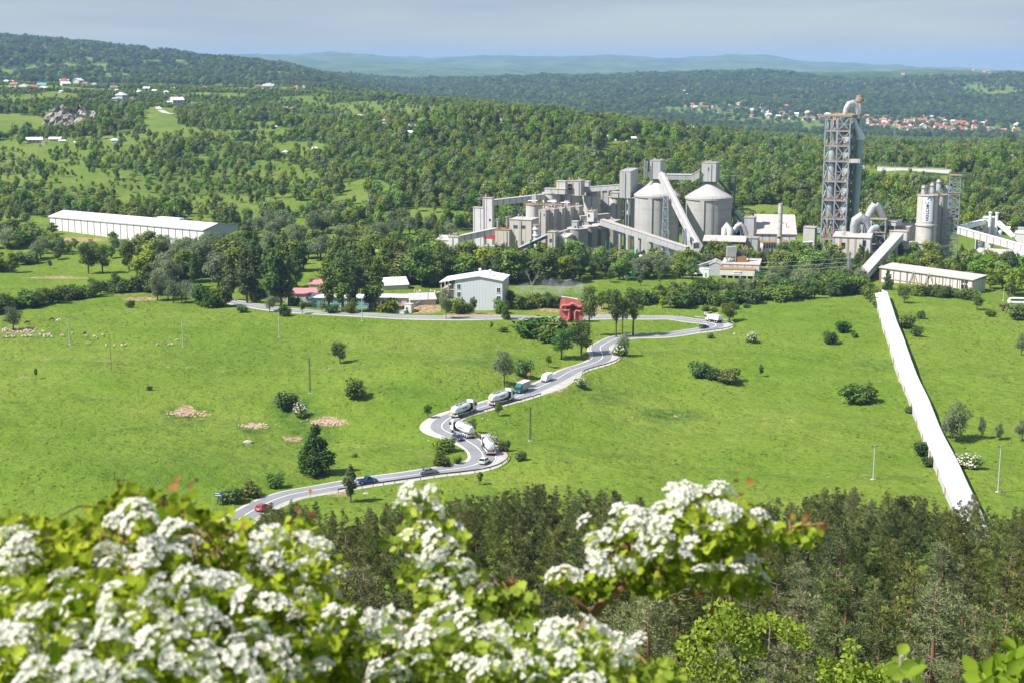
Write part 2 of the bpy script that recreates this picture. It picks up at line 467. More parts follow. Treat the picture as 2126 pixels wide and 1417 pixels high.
leaf_mat('leaf_poplar', (0.045, 0.077, 0.020), (0.205, 0.292, 0.066), .32, .8)
leaf_mat('leaf_willow', (0.110, 0.149, 0.072), (0.286, 0.341, 0.165), .33, .7)
leaf_mat('leaf_yellow', (.060, .085, .012), (.200, .240, .030), .35, .7)
leaf_mat('leaf_wood', (0.059, 0.107, 0.014), (0.321, 0.439, 0.049), .33, 1.0)
leaf_mat('needles', (0.029, 0.046, 0.012), (0.267, 0.299, 0.074), .27, 1.1)
leaf_mat('needles_pale', (.130, .150, .060), (.320, .340, .150), .3, .6)
leaf_mat('leaf_haw', (.075, .145, .010), (.430, .510, .060), .42, .3)
leaf_mat('leaf_tip', (.330, .200, .040), (.420, .160, .060), .42, .3)
leaf_mat('leaf_fresh', (.110, .180, .016), (.300, .390, .045), .42, .3)
leaf_mat('petal', (.80, .76, .66), (.90, .89, .85), .36, .1)
leaf_mat('stamen', (.50, .30, .12), (.60, .40, .22), .1, .1)
leaf_mat('grass_blade', (.150, .230, .022), (.290, .340, .050), .5, .4)

def quads_at(P, Nn, size, rs, fold=.25, aspect=.7):
    """one bent leaf-clump quad at each point, facing its direction"""
    n = len(P)
    Nn = Nn / np.maximum(np.linalg.norm(Nn, axis=1), 1e-6)[:, None]
    t = rs.normal(size=(n, 3)); t -= (t * Nn).sum(1)[:, None] * Nn; t /= np.maximum(np.linalg.norm(t, axis=1), 1e-6)[:, None]
    b = np.cross(Nn, t)
    s = (size * rs.uniform(.55, 1.35, n))[:, None]
    bend = Nn * s * fold * rs.uniform(-1, 1, n)[:, None]
    V = np.stack([P - t * s * .5 + bend, P + b * s * .5 * aspect, P + t * s * .5 + bend * .6, P - b * s * .5 * aspect], 1)
    return V.reshape(-1, 3), np.arange(4 * n).reshape(n, 4)

# ------------------------------------------------------------------ light, sky, camera
SUN_EL = R(50); SUN_DIR = Vector((-.93 * math.cos(SUN_EL), -.36 * math.cos(SUN_EL), math.sin(SUN_EL))).normalized()
sd = bpy.data.lights.new('sun', 'SUN'); sd.energy = 4.7; sd.angle = R(.53); sd.color = (1, .97, .92)
so = bpy.data.objects.new('sun', sd); COL.objects.link(so)
so.rotation_euler = SUN_DIR.to_track_quat('Z', 'Y').to_euler(); so.location = (-300, 200, 400)
w = bpy.data.worlds.new('World'); scene.world = w; w.use_nodes = True
nt = w.node_tree; bg = nt.nodes['Background']
sky = nt.nodes.new('ShaderNodeTexSky'); sky.sky_type = 'NISHITA'; sky.sun_disc = False
sky.sun_elevation = SUN_EL; sky.sun_rotation = math.atan2(SUN_DIR.x, SUN_DIR.y)
sky.altitude = 400; sky.air_density = 1.0; sky.dust_density = .8; sky.ozone_density = 1.4
# thin high cloud veils drawn out along the horizon
geo = nt.nodes.new('ShaderNodeTexCoord')
mp = nt.nodes.new('ShaderNodeMapping'); mp.inputs['Scale'].default_value = (3.0, 3.0, 26.0)
nt.links.new(geo.outputs['Generated'], mp.inputs['Vector'])
nz = nt.nodes.new('ShaderNodeTexNoise'); nz.inputs['Scale'].default_value = 1.3; nz.inputs['Detail'].default_value = 6
nt.links.new(mp.outputs['Vector'], nz.inputs['Vector'])
mr = nt.nodes.new('ShaderNodeMapRange'); mr.inputs['From Min'].default_value = .42; mr.inputs['From Max'].default_value = .78
mr.inputs['To Min'].default_value = .55; mr.inputs['To Max'].default_value = .9
nt.links.new(nz.outputs['Fac'], mr.inputs['Value'])
mx = nt.nodes.new('ShaderNodeMix'); mx.data_type = 'RGBA'
nt.links.new(mr.outputs['Result'], mx.inputs['Factor']); nt.links.new(sky.outputs['Color'], mx.inputs['A'])
mx.inputs['B'].default_value = (2.2, 2.64, 3.45, 1)
nt.links.new(mx.outputs['Result'], bg.inputs['Color']); bg.inputs['Strength'].default_value = .09

cd = bpy.data.cameras.new('camera'); cam = bpy.data.objects.new('camera', cd); COL.objects.link(cam)
cam.location = (0, 0, HC); cam.rotation_euler = (math.pi / 2 - PITCH, 0, 0)
cd.lens = 50; cd.sensor_width = 36; cd.clip_start = .05; cd.clip_end = 60000
cd.dof.use_dof = True; cd.dof.focus_distance = 330; cd.dof.aperture_fstop = 10
scene.camera = cam
vs = scene.view_settings
scene.display_settings.display_device = 'sRGB'
vs.view_transform = 'Standard'; vs.look = 'None'; vs.gamma = 1; vs.use_curve_mapping = False; vs.exposure = 0.82
cy = scene.cycles
cy.max_bounces = 6; cy.diffuse_bounces = 2; cy.glossy_bounces = 2; cy.transmission_bounces = 3; cy.transparent_max_bounces = 6; cy.volume_bounces = 0
cy.caustics_reflective = False; cy.caustics_refractive = False; cy.sample_clamp_indirect = 4
cy.use_denoising = True; cy.use_adaptive_sampling = True; cy.adaptive_threshold = .015
scene.render.film_transparent = False

# ------------------------------------------------------------------ road line
RP = [(440,1165),(462,1120),(490,1084),(530,1056),(590,1032),(660,1015),(757,1001),(830,991),(900,982),(950,974),(985,964),(1003,950),(998,935),(983,925),(965,917),(943,907),(924,898),(915,887),(922,874),(945,861),(989,848),(1030,837),(1072,824),(1106,810),(1150,789),
 (1184,772),(1210,763),(1238,753),(1251,743),(1250,733),(1245,723),(1252,714),(1269,707),(1290,702),(1330,699),(1380,695),(1430,690),(1461,684),(1481,680),(1488,674),(1477,669.5),(1454,667),(1425,664),(1390,661.5),(1350,660),(1300,659.5),(1240,660),(1150,661),(1060,661),(954,660),(856,659),(733,654),(636,648),(575,642),(513,634),(472,625),(430,617)]
ctrl = [G(*p) for p in RP]
def catmull(P, step):
    out = []
    for i in range(len(P) - 1):
        p0 = P[max(i - 1, 0)]; p1 = P[i]; p2 = P[i + 1]; p3 = P[min(i + 2, len(P) - 1)]
        n = max(2, int((p2 - p1).length / step))
        for k in range(n):
            t = k / n
            out.append(.5 * ((2 * p1) + (p2 - p0) * t + (2 * p0 - 5 * p1 + 4 * p2 - p3) * t * t + (3 * p1 - p0 - 3 * p2 + p3) * t ** 3))
    out.append(P[-1]); return out
rd = catmull(ctrl, 1.5)
RA = np.array([tuple(p) for p in rd])
def smooth(a, k):
    kk = np.ones(2 * k + 1) / (2 * k + 1)
    return np.convolve(np.pad(a, k, mode='edge'), kk, mode='valid')
RA[:, 0] = smooth(RA[:, 0], 2); RA[:, 1] = smooth(RA[:, 1], 2)
RA[:, 2] = smooth(T0(RA[:, 0], RA[:, 1]), 12) + .15
ROAD = RA
tang = np.gradient(RA[:, :2], axis=0); tang /= np.linalg.norm(tang, axis=1)[:, None]
nrm = np.stack([tang[:, 1], -tang[:, 0]], 1)      # to the right of travel away from the viewer
RPX = np.stack(proj(RA[:, 0], RA[:, 1], RA[:, 2])[:2], 1)
def road_at(px, py, lo=0, hi=None):
    d = np.hypot(RPX[:, 0] - px, (RPX[:, 1] - py) * 2.5)
    if hi is None: hi = len(d)
    return lo + int(d[lo:hi].argmin())

# ------------------------------------------------------------------ where trees grow on the hills (looked up where a point shows in the photograph)
CLEAR = [  # px, py, half width, half height, share of full wood left
 (330, 250, 40, 26, .0), (345, 270, 60, 14, .05), (20, 262, 66, 26, .0), (80, 300, 110, 12, .03), (160, 322, 190, 24, .26), (60, 348, 120, 20, .36), (380, 372, 240, 40, .36), (150, 385, 200, 26, .32), (300, 405, 300, 16, .42),
 (618, 312, 78, 19, .03), (700, 226, 48, 14, .22), (800, 232, 120, 26, .10), (880, 245, 60, 10, .12), (760, 395, 50, 22, .04), (735, 425, 40, 26, .04), (860, 448, 70, 18, .04), (940, 452, 60, 12, .03), (640, 440, 60, 10, .15), (560, 258, 55, 8, .05),
 (1150, 243, 130, 10, .02), (1080, 228, 60, 6, .2), (1290, 303, 38, 12, .06), (1180, 312, 26, 14, .2), (1255, 322, 30, 10, .25), (1590, 447, 72, 21, .0), (1450, 302, 40, 8, .2), (1640, 322, 60, 12, .25), (1850, 372, 80, 15, .04), (1960, 372, 60, 9, .15), (1950, 305, 70, 5, .0), (1880, 312, 80, 6, .1),
 (1700, 264, 40, 7, .0), (1990, 275, 170, 5, .05), (2060, 395, 40, 8, .2), (1810, 352, 170, 8, .1), (110, 270, 60, 20, .55), (140, 248, 62, 24, .12), (420, 215, 60, 8, .5),
 (240, 180, 260, 10, .5), (560, 240, 180, 10, .6), (1480, 232, 130, 14, .25), (1760, 255, 280, 16, .2), (2060, 190, 70, 14, .15), (1960, 165, 120, 12, .5), (400, 165, 40, 6, .3), (2000, 268, 200, 10, .15)]
def woodiness(px, py, X, Y):
    d = np.full(np.shape(px), .92)
    gap = fbm(np.asarray(X) / 62, np.asarray(Y) / 95, 3, 88)
    west = 1 - sstep(620, 820, px)
    d = np.where(Y > 860, d * (1 - west * .88 * sstep(.0, .2, gap)), d)
    d = np.where(Y < 1050, d * sstep(835, 880, Y), d)
    wob = 9 * vnoise(np.asarray(X) / 22, np.asarray(Y) / 40, 77)
    for cx, cy_, a, b, v in CLEAR:
        e = ((px - cx) / (a + wob)) ** 2 + ((py - cy_) / (b + wob * .35)) ** 2
        d = np.where(e < 1, np.minimum(d, v), d)
    return d

# ------------------------------------------------------------------ the ground: one sheet from behind the viewer to the far ridges
NX, NY = 780, 1150
uu = np.linspace(-.64, .64, NX)
ss = np.linspace(math.log(35), math.log(24000), NY)
YY = np.exp(ss) - 60
YY[0] = -25
Yg, Ug = np.meshgrid(YY, uu, indexing='ij')
Xg = Ug * (Yg + 75)
Zg = T(Xg, Yg)
GPX, GPY, _d = proj(Xg, np.maximum(Yg, 30), Zg)
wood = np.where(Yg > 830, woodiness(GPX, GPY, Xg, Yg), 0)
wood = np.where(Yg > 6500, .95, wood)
bare = np.zeros_like(Xg); lush = np.zeros_like(Xg); fmask = (Yg > 280) & (Yg < 1700)
for cx, cy_, a, b, v in [(386, 853, 26, 11, 1), (425, 860, 14, 6, .8), (683, 874, 38, 9, 1), (527, 882, 20, 7, .9), (607, 910, 22, 7, .8), (38, 687, 42, 5, 1), (290, 621, 40, 4, .9), (1150, 806, 30, 10, .8), (48, 782, 10, 3, .7), (1404, 862, 8, 2.5, .8), (1820, 790, 14, 3, .5), (155, 498, 70, 5, .9), (955, 470, 60, 7, 1), (120, 577, 70, 3, .8), (1560, 905, 10, 2, .6), (690, 1022, 46, 8, .8), (880, 945, 14, 3, .5), (870, 640, 50, 12, 1), (1520, 602, 50, 5, 1), (1180, 640, 80, 9, .9), (336, 228, 18, 7, 1), (980, 655, 60, 6, .9), (1250, 655, 70, 7, .8)]:
    e = ((GPX - cx) / a) ** 2 + ((GPY - cy_) / b) ** 2
    bare = np.maximum(bare, np.where(fmask, v * np.clip(1.5 - e, 0, 1), 0))
for cx, cy_, a, b, v in [(390, 862, 60, 24, .8), (610, 855, 60, 40, .8), (530, 888, 40, 16, .8), (640, 905, 70, 26, .7), (1390, 862, 80, 16, .8), (1030, 750, 90, 16, .5), (900, 960, 60, 14, .5), (1700, 885, 40, 8, .5), (560, 740, 300, 30, .25), (360, 980, 240, 40, .3), (820, 820, 80, 30, .35), (1260, 820, 60, 22, .5), (1060, 900, 50, 20, .4), (1820, 760, 60, 16, .45)]:
    e = ((GPX - cx) / a) ** 2 + ((GPY - cy_) / b) ** 2
    lush = np.maximum(lush, np.where(fmask, v * np.clip(1.3 - e, 0, 1), 0))
for ln_, v in (([(-200, 738), (250, 748), (520, 772), (880, 748), (1010, 735)], .5), ([(600, 938), (800, 926), (905, 935)], .5), ([(1060, 905), (1250, 938), (1400, 962), (1700, 990), (1950, 985)], .42), ([(1240, 822), (1500, 868), (1700, 872), (1870, 880)], .45), ([(60, 905), (330, 880), (560, 935), (700, 958)], .45), ([(1330, 725), (1600, 730), (1840, 760)], .4), ([(1900, 760), (2150, 775)], .4), ([(0, 830), (200, 822), (420, 835), (560, 805)], .4)):
    yl = np.interp(GPX, [q[0] for q in ln_], [q[1] for q in ln_]) + 5 * vnoise(GPX / 45., GPX * 0, 61)
    on = fmask & (GPX > ln_[0][0]) & (GPX < ln_[-1][0])
    bare = np.maximum(bare, np.where(on, v * np.exp(-((GPY - yl) / 1.5) ** 2), 0))
    lush = np.maximum(lush, np.where(on, .3 * np.exp(-((GPY - yl - 6) / 5) ** 2), 0))
k = np.arange(NY * NX).reshape(NY, NX)
quads = np.stack([k[:-1, :-1], k[:-1, 1:], k[1:, 1:], k[1:, :-1]], -1).reshape(-1, 4)

gm = bpy.data.materials.new('meadow_ground'); nt, N, L = nodes(gm)
b = N['Principled BSDF']; b.inputs['Roughness'].default_value = .95; b.inputs['Specular IOR Level'].default_value = .1
geo = N.new('ShaderNodeNewGeometry')
def noise(scale, detail=4, vec=None, rough=.55):
    n = N.new('ShaderNodeTexNoise'); n.inputs['Scale'].default_value = scale; n.inputs['Detail'].default_value = detail; n.inputs['Roughness'].default_value = rough
    L.new(vec if vec is not None else geo.outputs['Position'], n.inputs['Vector']); return n.outputs['Fac']
def rng(v, lo, hi, a=0., c=1.):
    r = N.new('ShaderNodeMapRange'); L.new(v, r.inputs['Value'])
    for nme, val in zip(('From Min', 'From Max', 'To Min', 'To Max'), (lo, hi, a, c)): r.inputs[nme].default_value = val
    return r.outputs['Result']
def mixc(f, A, B):
    x = N.new('ShaderNodeMix'); x.data_type = 'RGBA'; L.new(f, x.inputs['Factor'])
    for s_, v in (('A', A), ('B', B)):
        if isinstance(v, tuple): x.inputs[s_].default_value = rgb(v)
        else: L.new(v, x.inputs[s_])
    return x.outputs['Result']
def mth(op, a_, b_):
    q = N.new('ShaderNodeMath'); q.operation = op
    for i, v in enumerate((a_, b_)):
        if isinstance(v, (int, float)): q.inputs[i].default_value = v
        else: L.new(v, q.inputs[i])
    return q.outputs[0]
def attr(nm):
    a_ = N.new('ShaderNodeAttribute'); a_.attribute_name = nm; return a_.outputs['Fac']
c = mixc(rng(noise(.014, 6, rough=.62), .40, .60), (.118, .192, .016), (.182, .234, .034))
c = mixc(rng(noise(.07, 5), .42, .72), c, (.148, .222, .026))
c = mixc(rng(noise(.55, 5, rough=.65), .46, .74), c, (.090, .148, .015))
c = mixc(rng(noise(.25, 6, rough=.7), .60, .78, 0, .75), c, (.185, .205, .045))
c = mixc(mth('MULTIPLY', attr('lush'), rng(noise(.3, 5), .3, .6)), c, (.032, .085, .012))
dirt = mixc(rng(noise(.8, 5), .35, .65), (.46, .33, .20), (.22, .15, .085))
bf = rng(mth('ADD', attr('bare'), mth('MULTIPLY', mth('SUBTRACT', noise(.55, 6, rough=.7), .5), 2.6)), .42, .62)
c = mixc(bf, c, dirt)
hillg = mixc(rng(noise(.02, 4), .35, .65), (.110, .175, .022), (.165, .205, .040))
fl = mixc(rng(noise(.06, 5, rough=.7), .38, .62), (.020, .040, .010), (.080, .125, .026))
sp_ = N.new('ShaderNodeSeparateXYZ'); L.new(geo.outputs['Position'], sp_.inputs[0])
c = mixc(rng(sp_.outputs['Y'], 820, 1000), c, hillg)
far_p = mixc(rng(noise(.0022, 6, rough=.65), .40, .62), fl, (.12, .17, .04))
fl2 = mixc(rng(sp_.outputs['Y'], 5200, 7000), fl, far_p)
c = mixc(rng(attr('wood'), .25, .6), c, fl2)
L.new(c, b.inputs['Base Color'])
bp = N.new('ShaderNodeBump'); bp.inputs['Strength'].default_value = 1; bp.inputs['Distance'].default_value = .9
L.new(mth('ADD', mth('ADD', mth('MULTIPLY', noise(.45, 6, rough=.65), 1.0), mth('MULTIPLY', noise(1.7, 4), .35)), mth('MULTIPLY', noise(.09, 5, rough=.6), 3.2)), bp.inputs['Height'])
bp2 = N.new('ShaderNodeBump'); bp2.inputs['Strength'].default_value = 1; bp2.inputs['Distance'].default_value = 12
L.new(mth('MULTIPLY', noise(.05, 6, rough=.72), rng(sp_.outputs['Y'], 4000, 7000)), bp2.inputs['Height'])
L.new(bp.outputs['Normal'], bp2.inputs['Normal']); L.new(bp2.outputs['Normal'], b.inputs['Normal'])
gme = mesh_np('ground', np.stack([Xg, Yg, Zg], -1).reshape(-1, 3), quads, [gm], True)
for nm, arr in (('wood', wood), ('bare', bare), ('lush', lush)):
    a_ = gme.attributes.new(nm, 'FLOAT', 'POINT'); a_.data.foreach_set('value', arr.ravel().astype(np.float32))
ground = link('ground', gme); prop(ground, 'green meadow, valley floor and wooded hills rising to far ridges', 'ground', kind='structure')

# air
zlo = float(Zg.min()) - 1.2; zhi = float(Zg.max()) + 14
hb = MB(); hb.box(-16500, 16500, -60, 25500, zlo, zhi)
hm = bpy.data.materials.new('air'); nt, N, L = nodes(hm); N.remove(N['Principled BSDF'])
pv = N.new('ShaderNodeVolumePrincipled'); pv.inputs['Color'].default_value = (.42, .67, 1, 1); pv.inputs['Density'].default_value = HAZE = 6.0e-5; pv.inputs['Anisotropy'].default_value = 0.0
L.new(pv.outputs[0], N['Material Output'].inputs['Volume'])
if not globals().get('NOHAZE'):
    hz = hb.build('haze', hm); prop(hz, 'pale blue haze of the air over the whole valley', 'haze', kind='stuff')

sc_ = W(1135, 602, 612); sm_ = MB(); sm_.tube([(-17, 0, -1.5), (-14, 0, -1), (-5, 1, 0), (6, 0, .6), (15, 0, .3), (19, 0, 0)], [.6, 2.5, 4.5, 4.6, 3.2, .8], 12)
smm = bpy.data.materials.new('smoke_air'); nt, N, L = nodes(smm); N.remove(N['Principled BSDF']); pv = N.new('ShaderNodeVolumePrincipled'); pv.inputs['Color'].default_value = (.93, .94, .96, 1)
tc = N.new('ShaderNodeTexCoord'); nz = N.new('ShaderNodeTexNoise'); nz.inputs['Scale'].default_value = .22; nz.inputs['Detail'].default_value = 3; L.new(tc.outputs['Object'], nz.inputs['Vector'])
mr = N.new('ShaderNodeMapRange'); L.new(nz.outputs['Fac'], mr.inputs['Value']); mr.inputs['From Min'].default_value = .42; mr.inputs['From Max'].default_value = .7; mr.inputs['To Max'].default_value = .085; L.new(mr.outputs['Result'], pv.inputs['Density'])
L.new(pv.outputs[0], N['Material Output'].inputs['Volume'])
smo = sm_.build('smoke', smm, None, False, sc_); prop(smo, 'thin wisp of pale smoke drifting right of the white building', 'smoke', kind='stuff')
# ------------------------------------------------------------------ the road
def strip(name, off0, off1, lift0, lift1, m, i0=0, i1=None, tile=None):
    i1 = i1 or len(RA); A = RA[i0:i1]; n = nrm[i0:i1]
    o0 = off0[i0:i1] if isinstance(off0, np.ndarray) else np.full(len(A), off0); o1 = off1[i0:i1] if isinstance(off1, np.ndarray) else np.full(len(A), off1)
    l = np.column_stack([A[:, :2] + n * o0[:, None], A[:, 2] + lift0]); r = np.column_stack([A[:, :2] + n * o1[:, None], A[:, 2] + lift1])
    return l, r
def ribbon(name, cols, m, kind=None, label=None, cat=None, closed=False):
    V = np.concatenate(cols); n = len(cols[0]); q = []
    for c_ in range(len(cols) - 1):
        a_ = np.arange(n - 1) + c_ * n
        q.append(np.stack([a_, a_ + n, a_ + n + 1, a_ + 1], -1))
    return link(name, mesh_np(name, V, np.concatenate(q), [m], True))
def off(o, lift): 
    o = o if isinstance(o, np.ndarray) else np.full(len(RA), float(o))
    return np.column_stack([RA[:, :2] + nrm * o[:, None], RA[:, 2] + lift])
idx = np.arange(len(RA))
def bumpat(px, py, wdt, amt):
    i = road_at(px, py); return amt * np.exp(-((idx - i) / wdt) ** 2)
iA = road_at(1500, 676)
wl = 4.2 + .35 * vnoise(idx / 9., idx * 0., 5) + bumpat(905, 884, 9, 1.9) + bumpat(1254, 730, 6, .3) + bumpat(985, 924, 8, -.4)
wr = 4.35 + .35 * vnoise(idx / 9., idx * 0., 6) + bumpat(1010, 945, 9, 2.2) + bumpat(1262, 742, 9, 1.6) + bumpat(1490, 675, 8, 2.0) + bumpat(1140, 800, 10, 2.2)
road = ribbon('road', [off(-3.55, .030), off(0, .07), off(3.55, .030)], MATS['asphalt'])
prop(road, 'grey asphalt road winding through the meadow in hairpins', 'road', kind='structure')
vg = ribbon('road_verge', [off(-wl - 1.2, -.5), off(-wl, -.02), off(-3.4, .012), off(3.4, .012), off(wr, -.02), off(wr + 1.2, -.5)], MATS['gravel'])
prop(vg, 'pale gravel verge on both sides of the winding road', 'verge', kind='structure')
ln = ribbon('road_line', [off(-.13, .0785), off(.13, .0785)], MATS['road_paint']); prop(ln, 'white centre line painted on the road', 'road line', kind='structure')
for sgn in (-1, 1):
    e = ribbon('road_line', [off(sgn * 3.32 - .09, .044), off(sgn * 3.32 + .09, .044)], MATS['road_paint'])
    prop(e, 'white edge line painted along the %s side of the road' % ('uphill' if sgn < 0 else 'downhill'), 'road line', kind='structure')

# guard rails: rail, posts
def rail_run(label, p0, p1, side, dist, rmat, lo=0, hi=None):
    i0 = road_at(*p0, lo=lo, hi=hi); i1 = road_at(*p1, lo=lo, hi=hi)
    if i0 > i1: i0, i1 = i1, i0
    w_ = (wr if side > 0 else wl)
    pts = [Vector((RA[i, 0] + nrm[i, 0] * side * (w_[i] + dist), RA[i, 1] + nrm[i, 1] * side * (w_[i] + dist), RA[i, 2])) for i in range(i0, i1 + 1)]
    c0 = pts[0]
    root = empty('guard_rail', c0, 0, label, 'guard rail')
    m = MB()
    for a, b_ in zip(pts[:-1], pts[1:]):
        a = a - c0; b_ = b_ - c0
        m.bar(a + Vector((0, 0, .72)), b_ + Vector((0, 0, .72)), .07, .34)
    m.build('rail', rmat, root)
    base = None
    for j in range(0, len(pts), 2):
        p = pts[j] - c0
        if base is None:
            mm = MB(); mm.box(-.07, .07, -.07, .07, -.7, .88); base = mm.mesh('post', [MATS['dark_rail']])
        if j < 200: link('post', base, root, p)
H1 = road_at(1460, 684)
rail_run('dark guard rail along the lower bend and outside of the second hairpin', (690, 1012), (1040, 945), 1, .25, MATS['dark_rail'], 0, road_at(998, 935))
rail_run('rusty guard rail on the outer side between the two lower hairpins', (1000, 936), (950, 908), 1, .2, MATS['rust_rail'])
rail_run('dark guard rail on the inner side above the left hairpin behind the tankers', (917, 880), (1090, 818), 1, .2, MATS['dark_rail'])
rail_run('dark guard rail below the straight stretch with the warning sign', (1180, 774), (1252, 743), 1, .3, MATS['dark_rail'])
rail_run('short pale guard rail beside the flowering roadside bush', (1252, 740), (1262, 711), 1, .35, MATS['galvanised'])
rail_run('guard rail round the outside of the farthest hairpin', (1440, 688), (1425, 664), 1, .3, MATS['galvanised'], road_at(1380, 695) , len(RA))
EXCL = []
PG = -4.5
M_ = MATS
def excl(root, x, y, r):
    p = Matrix.Rotation(root.rotation_euler.z, 3, 'Z') @ Vector((x, y, 0)) + root.location
    EXCL.append((p.x, p.y, r))
def corner(px, Y, theta, zb):
    p = W(px, 500, Y); return Vector((p.x, Y, zb)), R(theta), (px - CX) / F
def dims(pxL, pxM, pxR, Y, th, k, d):
    s = ppm(Y); w = (pxM - pxL) / s / (math.cos(th) + math.sin(th) * k)
    if d is None: d = (pxR - pxM) / s / max(.12, math.sin(th) - math.cos(th) * k)
    return w, d
def pane(root, x0, x1, z0, z1, face='front', at=0., glass='window_glass', fr='steel', bars=1, name='window'):
    m = MB()
    def bx(a, b_, c, e, lo, hi):
        if face == 'front': m.box(a, b_, at + lo, at + hi, c, e)
        else: m.box(at - hi, at - lo, a, b_, c, e)
    m.cur = 1; bx(x0, x1, z0, z1, -.04, .1)
    m.cur = 0; t = .12
    bx(x0 - t, x1 + t, z1, z1 + t, -.10, .1); bx(x0 - t, x1 + t, z0 - t, z0, -.14, .1); bx(x0 - t, x0, z0, z1, -.10, .1); bx(x1, x1 + t, z0, z1, -.10, .1)
    for i in range(bars):
        c = x0 + (x1 - x0) * (i + 1) / (bars + 1); bx(c - .04, c + .04, z0, z1, -.07, .1)
    return m.build(name, [M_[fr], M_[glass]], root)
def block(name, label, cat, pxL, pxM, pxR, pyT, pyB, Y, wall, roof, theta=22, d=None, win=(), swin=(), group=None, slope=0., over=.25, legs=False, ridge=0.):
    zb = W(pxM, pyB, Y).z if pyB else PG
    loc, th, k = corner(pxM, Y, theta, zb); w, d = dims(pxL, pxM, pxR, Y, th, k, d)
    h = W(pxM, pyT, Y).z - zb
    root = empty(name, loc, -th, label, cat, group)
    m = MB()
    if ridge:     # gabled front
        m.prism([(-w, 0), (0, 0), (0, h), (-w * .5, h + ridge), (-w, h)], 0, d)
        m.build('wall', M_[wall], root)
        m = MB(); m.prism([(-w - over, h - .05 + .02), (-w * .5, h + ridge + .02), (over, h - .05 + .02), (over, h + .3), (-w * .5, h + ridge + .35), (-w - over, h + .3)], -over, d + over)
        m.build('roof', M_[roof], root)
    else:
        m.hexa([(-w, 0, 0), (0, 0, 0), (0, d, 0), (-w, d, 0), (-w, 0, h), (0, 0, h), (0, d, h + slope), (-w, d, h + slope)])
        m.build('wall', M_[wall], root)
        o = over; e = slope * o / max(d, .1)
        m = MB(); m.hexa([(-w - o, -o, h - e + .02), (o, -o, h - e + .02), (o, d + o, h + slope + e + .02), (-w - o, d + o, h + slope + e + .02), (-w - o, -o, h - e + .32), (o, -o, h - e + .32), (o, d + o, h + slope + e + .32), (-w - o, d + o, h + slope + e + .32)])
        m.build('roof', M_[roof], root)
    if not ridge and w > 3.2 and h > 5:
        rq = random.Random(name + label); zt = h + slope * .5 + .3
        for _ in range(rq.randrange(1, 4)):
            x, y = -w * rq.uniform(.12, .88), d * rq.uniform(.2, .8); m = MB(); q = rq.uniform(.25, .6)
            if rq.random() < .5: m.box(x - q, x + q, y - q, y + q, zt - 1, zt + rq.uniform(.5, 1.3))
            else: m.lathe([(q * .5, zt - 1), (q * .5, zt + 1.2), (q * .8, zt + 1.3), (.05, zt + 1.7)], (x, y), 10)
            m.build('roof_vent', M_['galvanised'], root)
        if not slope:
            m = MB()
            for a_, b2 in (((-w, 0), (0, 0)), ((0, 0), (0, d)), ((-w, 0), (-w, d))):
                for zz_ in (.75, 1.25): m.bar((*a_, h + zz_), (*b2, h + zz_), .06)
                for t in np.linspace(0, 1, 6): m.bar((a_[0] + (b2[0] - a_[0]) * t, a_[1] + (b2[1] - a_[1]) * t, h + .3), (a_[0] + (b2[0] - a_[0]) * t, a_[1] + (b2[1] - a_[1]) * t, h + 1.25), .06)
            m.build('railing', M_['rust'], root)
        if rq.random() < .6:
            m = MB(); x = -w * rq.uniform(.1, .9); m.tube([(x, -.25, .2), (x, -.25, h - .4)], .16, 6); m.build('down_pipe', M_['galvanised'], root)
    for fx, fz, ww, wh in win: pane(root, -w + fx * w - ww / 2, -w + fx * w + ww / 2, fz * h - wh / 2, fz * h + wh / 2)
    for fy, fz, ww, wh in swin: pane(root, fy * d - ww / 2, fy * d + ww / 2, fz * h - wh / 2, fz * h + wh / 2, 'side')
    if legs:
        zl = PG - zb
        for x in (-w + .5, -w * .5, -.5):
            for y in (.5, d - .5):
                mm = MB(); mm.box(x - .3, x + .3, y - .3, y + .3, zl, 0); mm.build('support_leg', M_['dark_steel'], root)
    if zb < 4 or legs: excl(root, -w / 2, d / 2, max(w, d) / 2 + 2.5)
    root['w'] = w; root['d'] = d; root['h'] = h
    return root, w, d, h
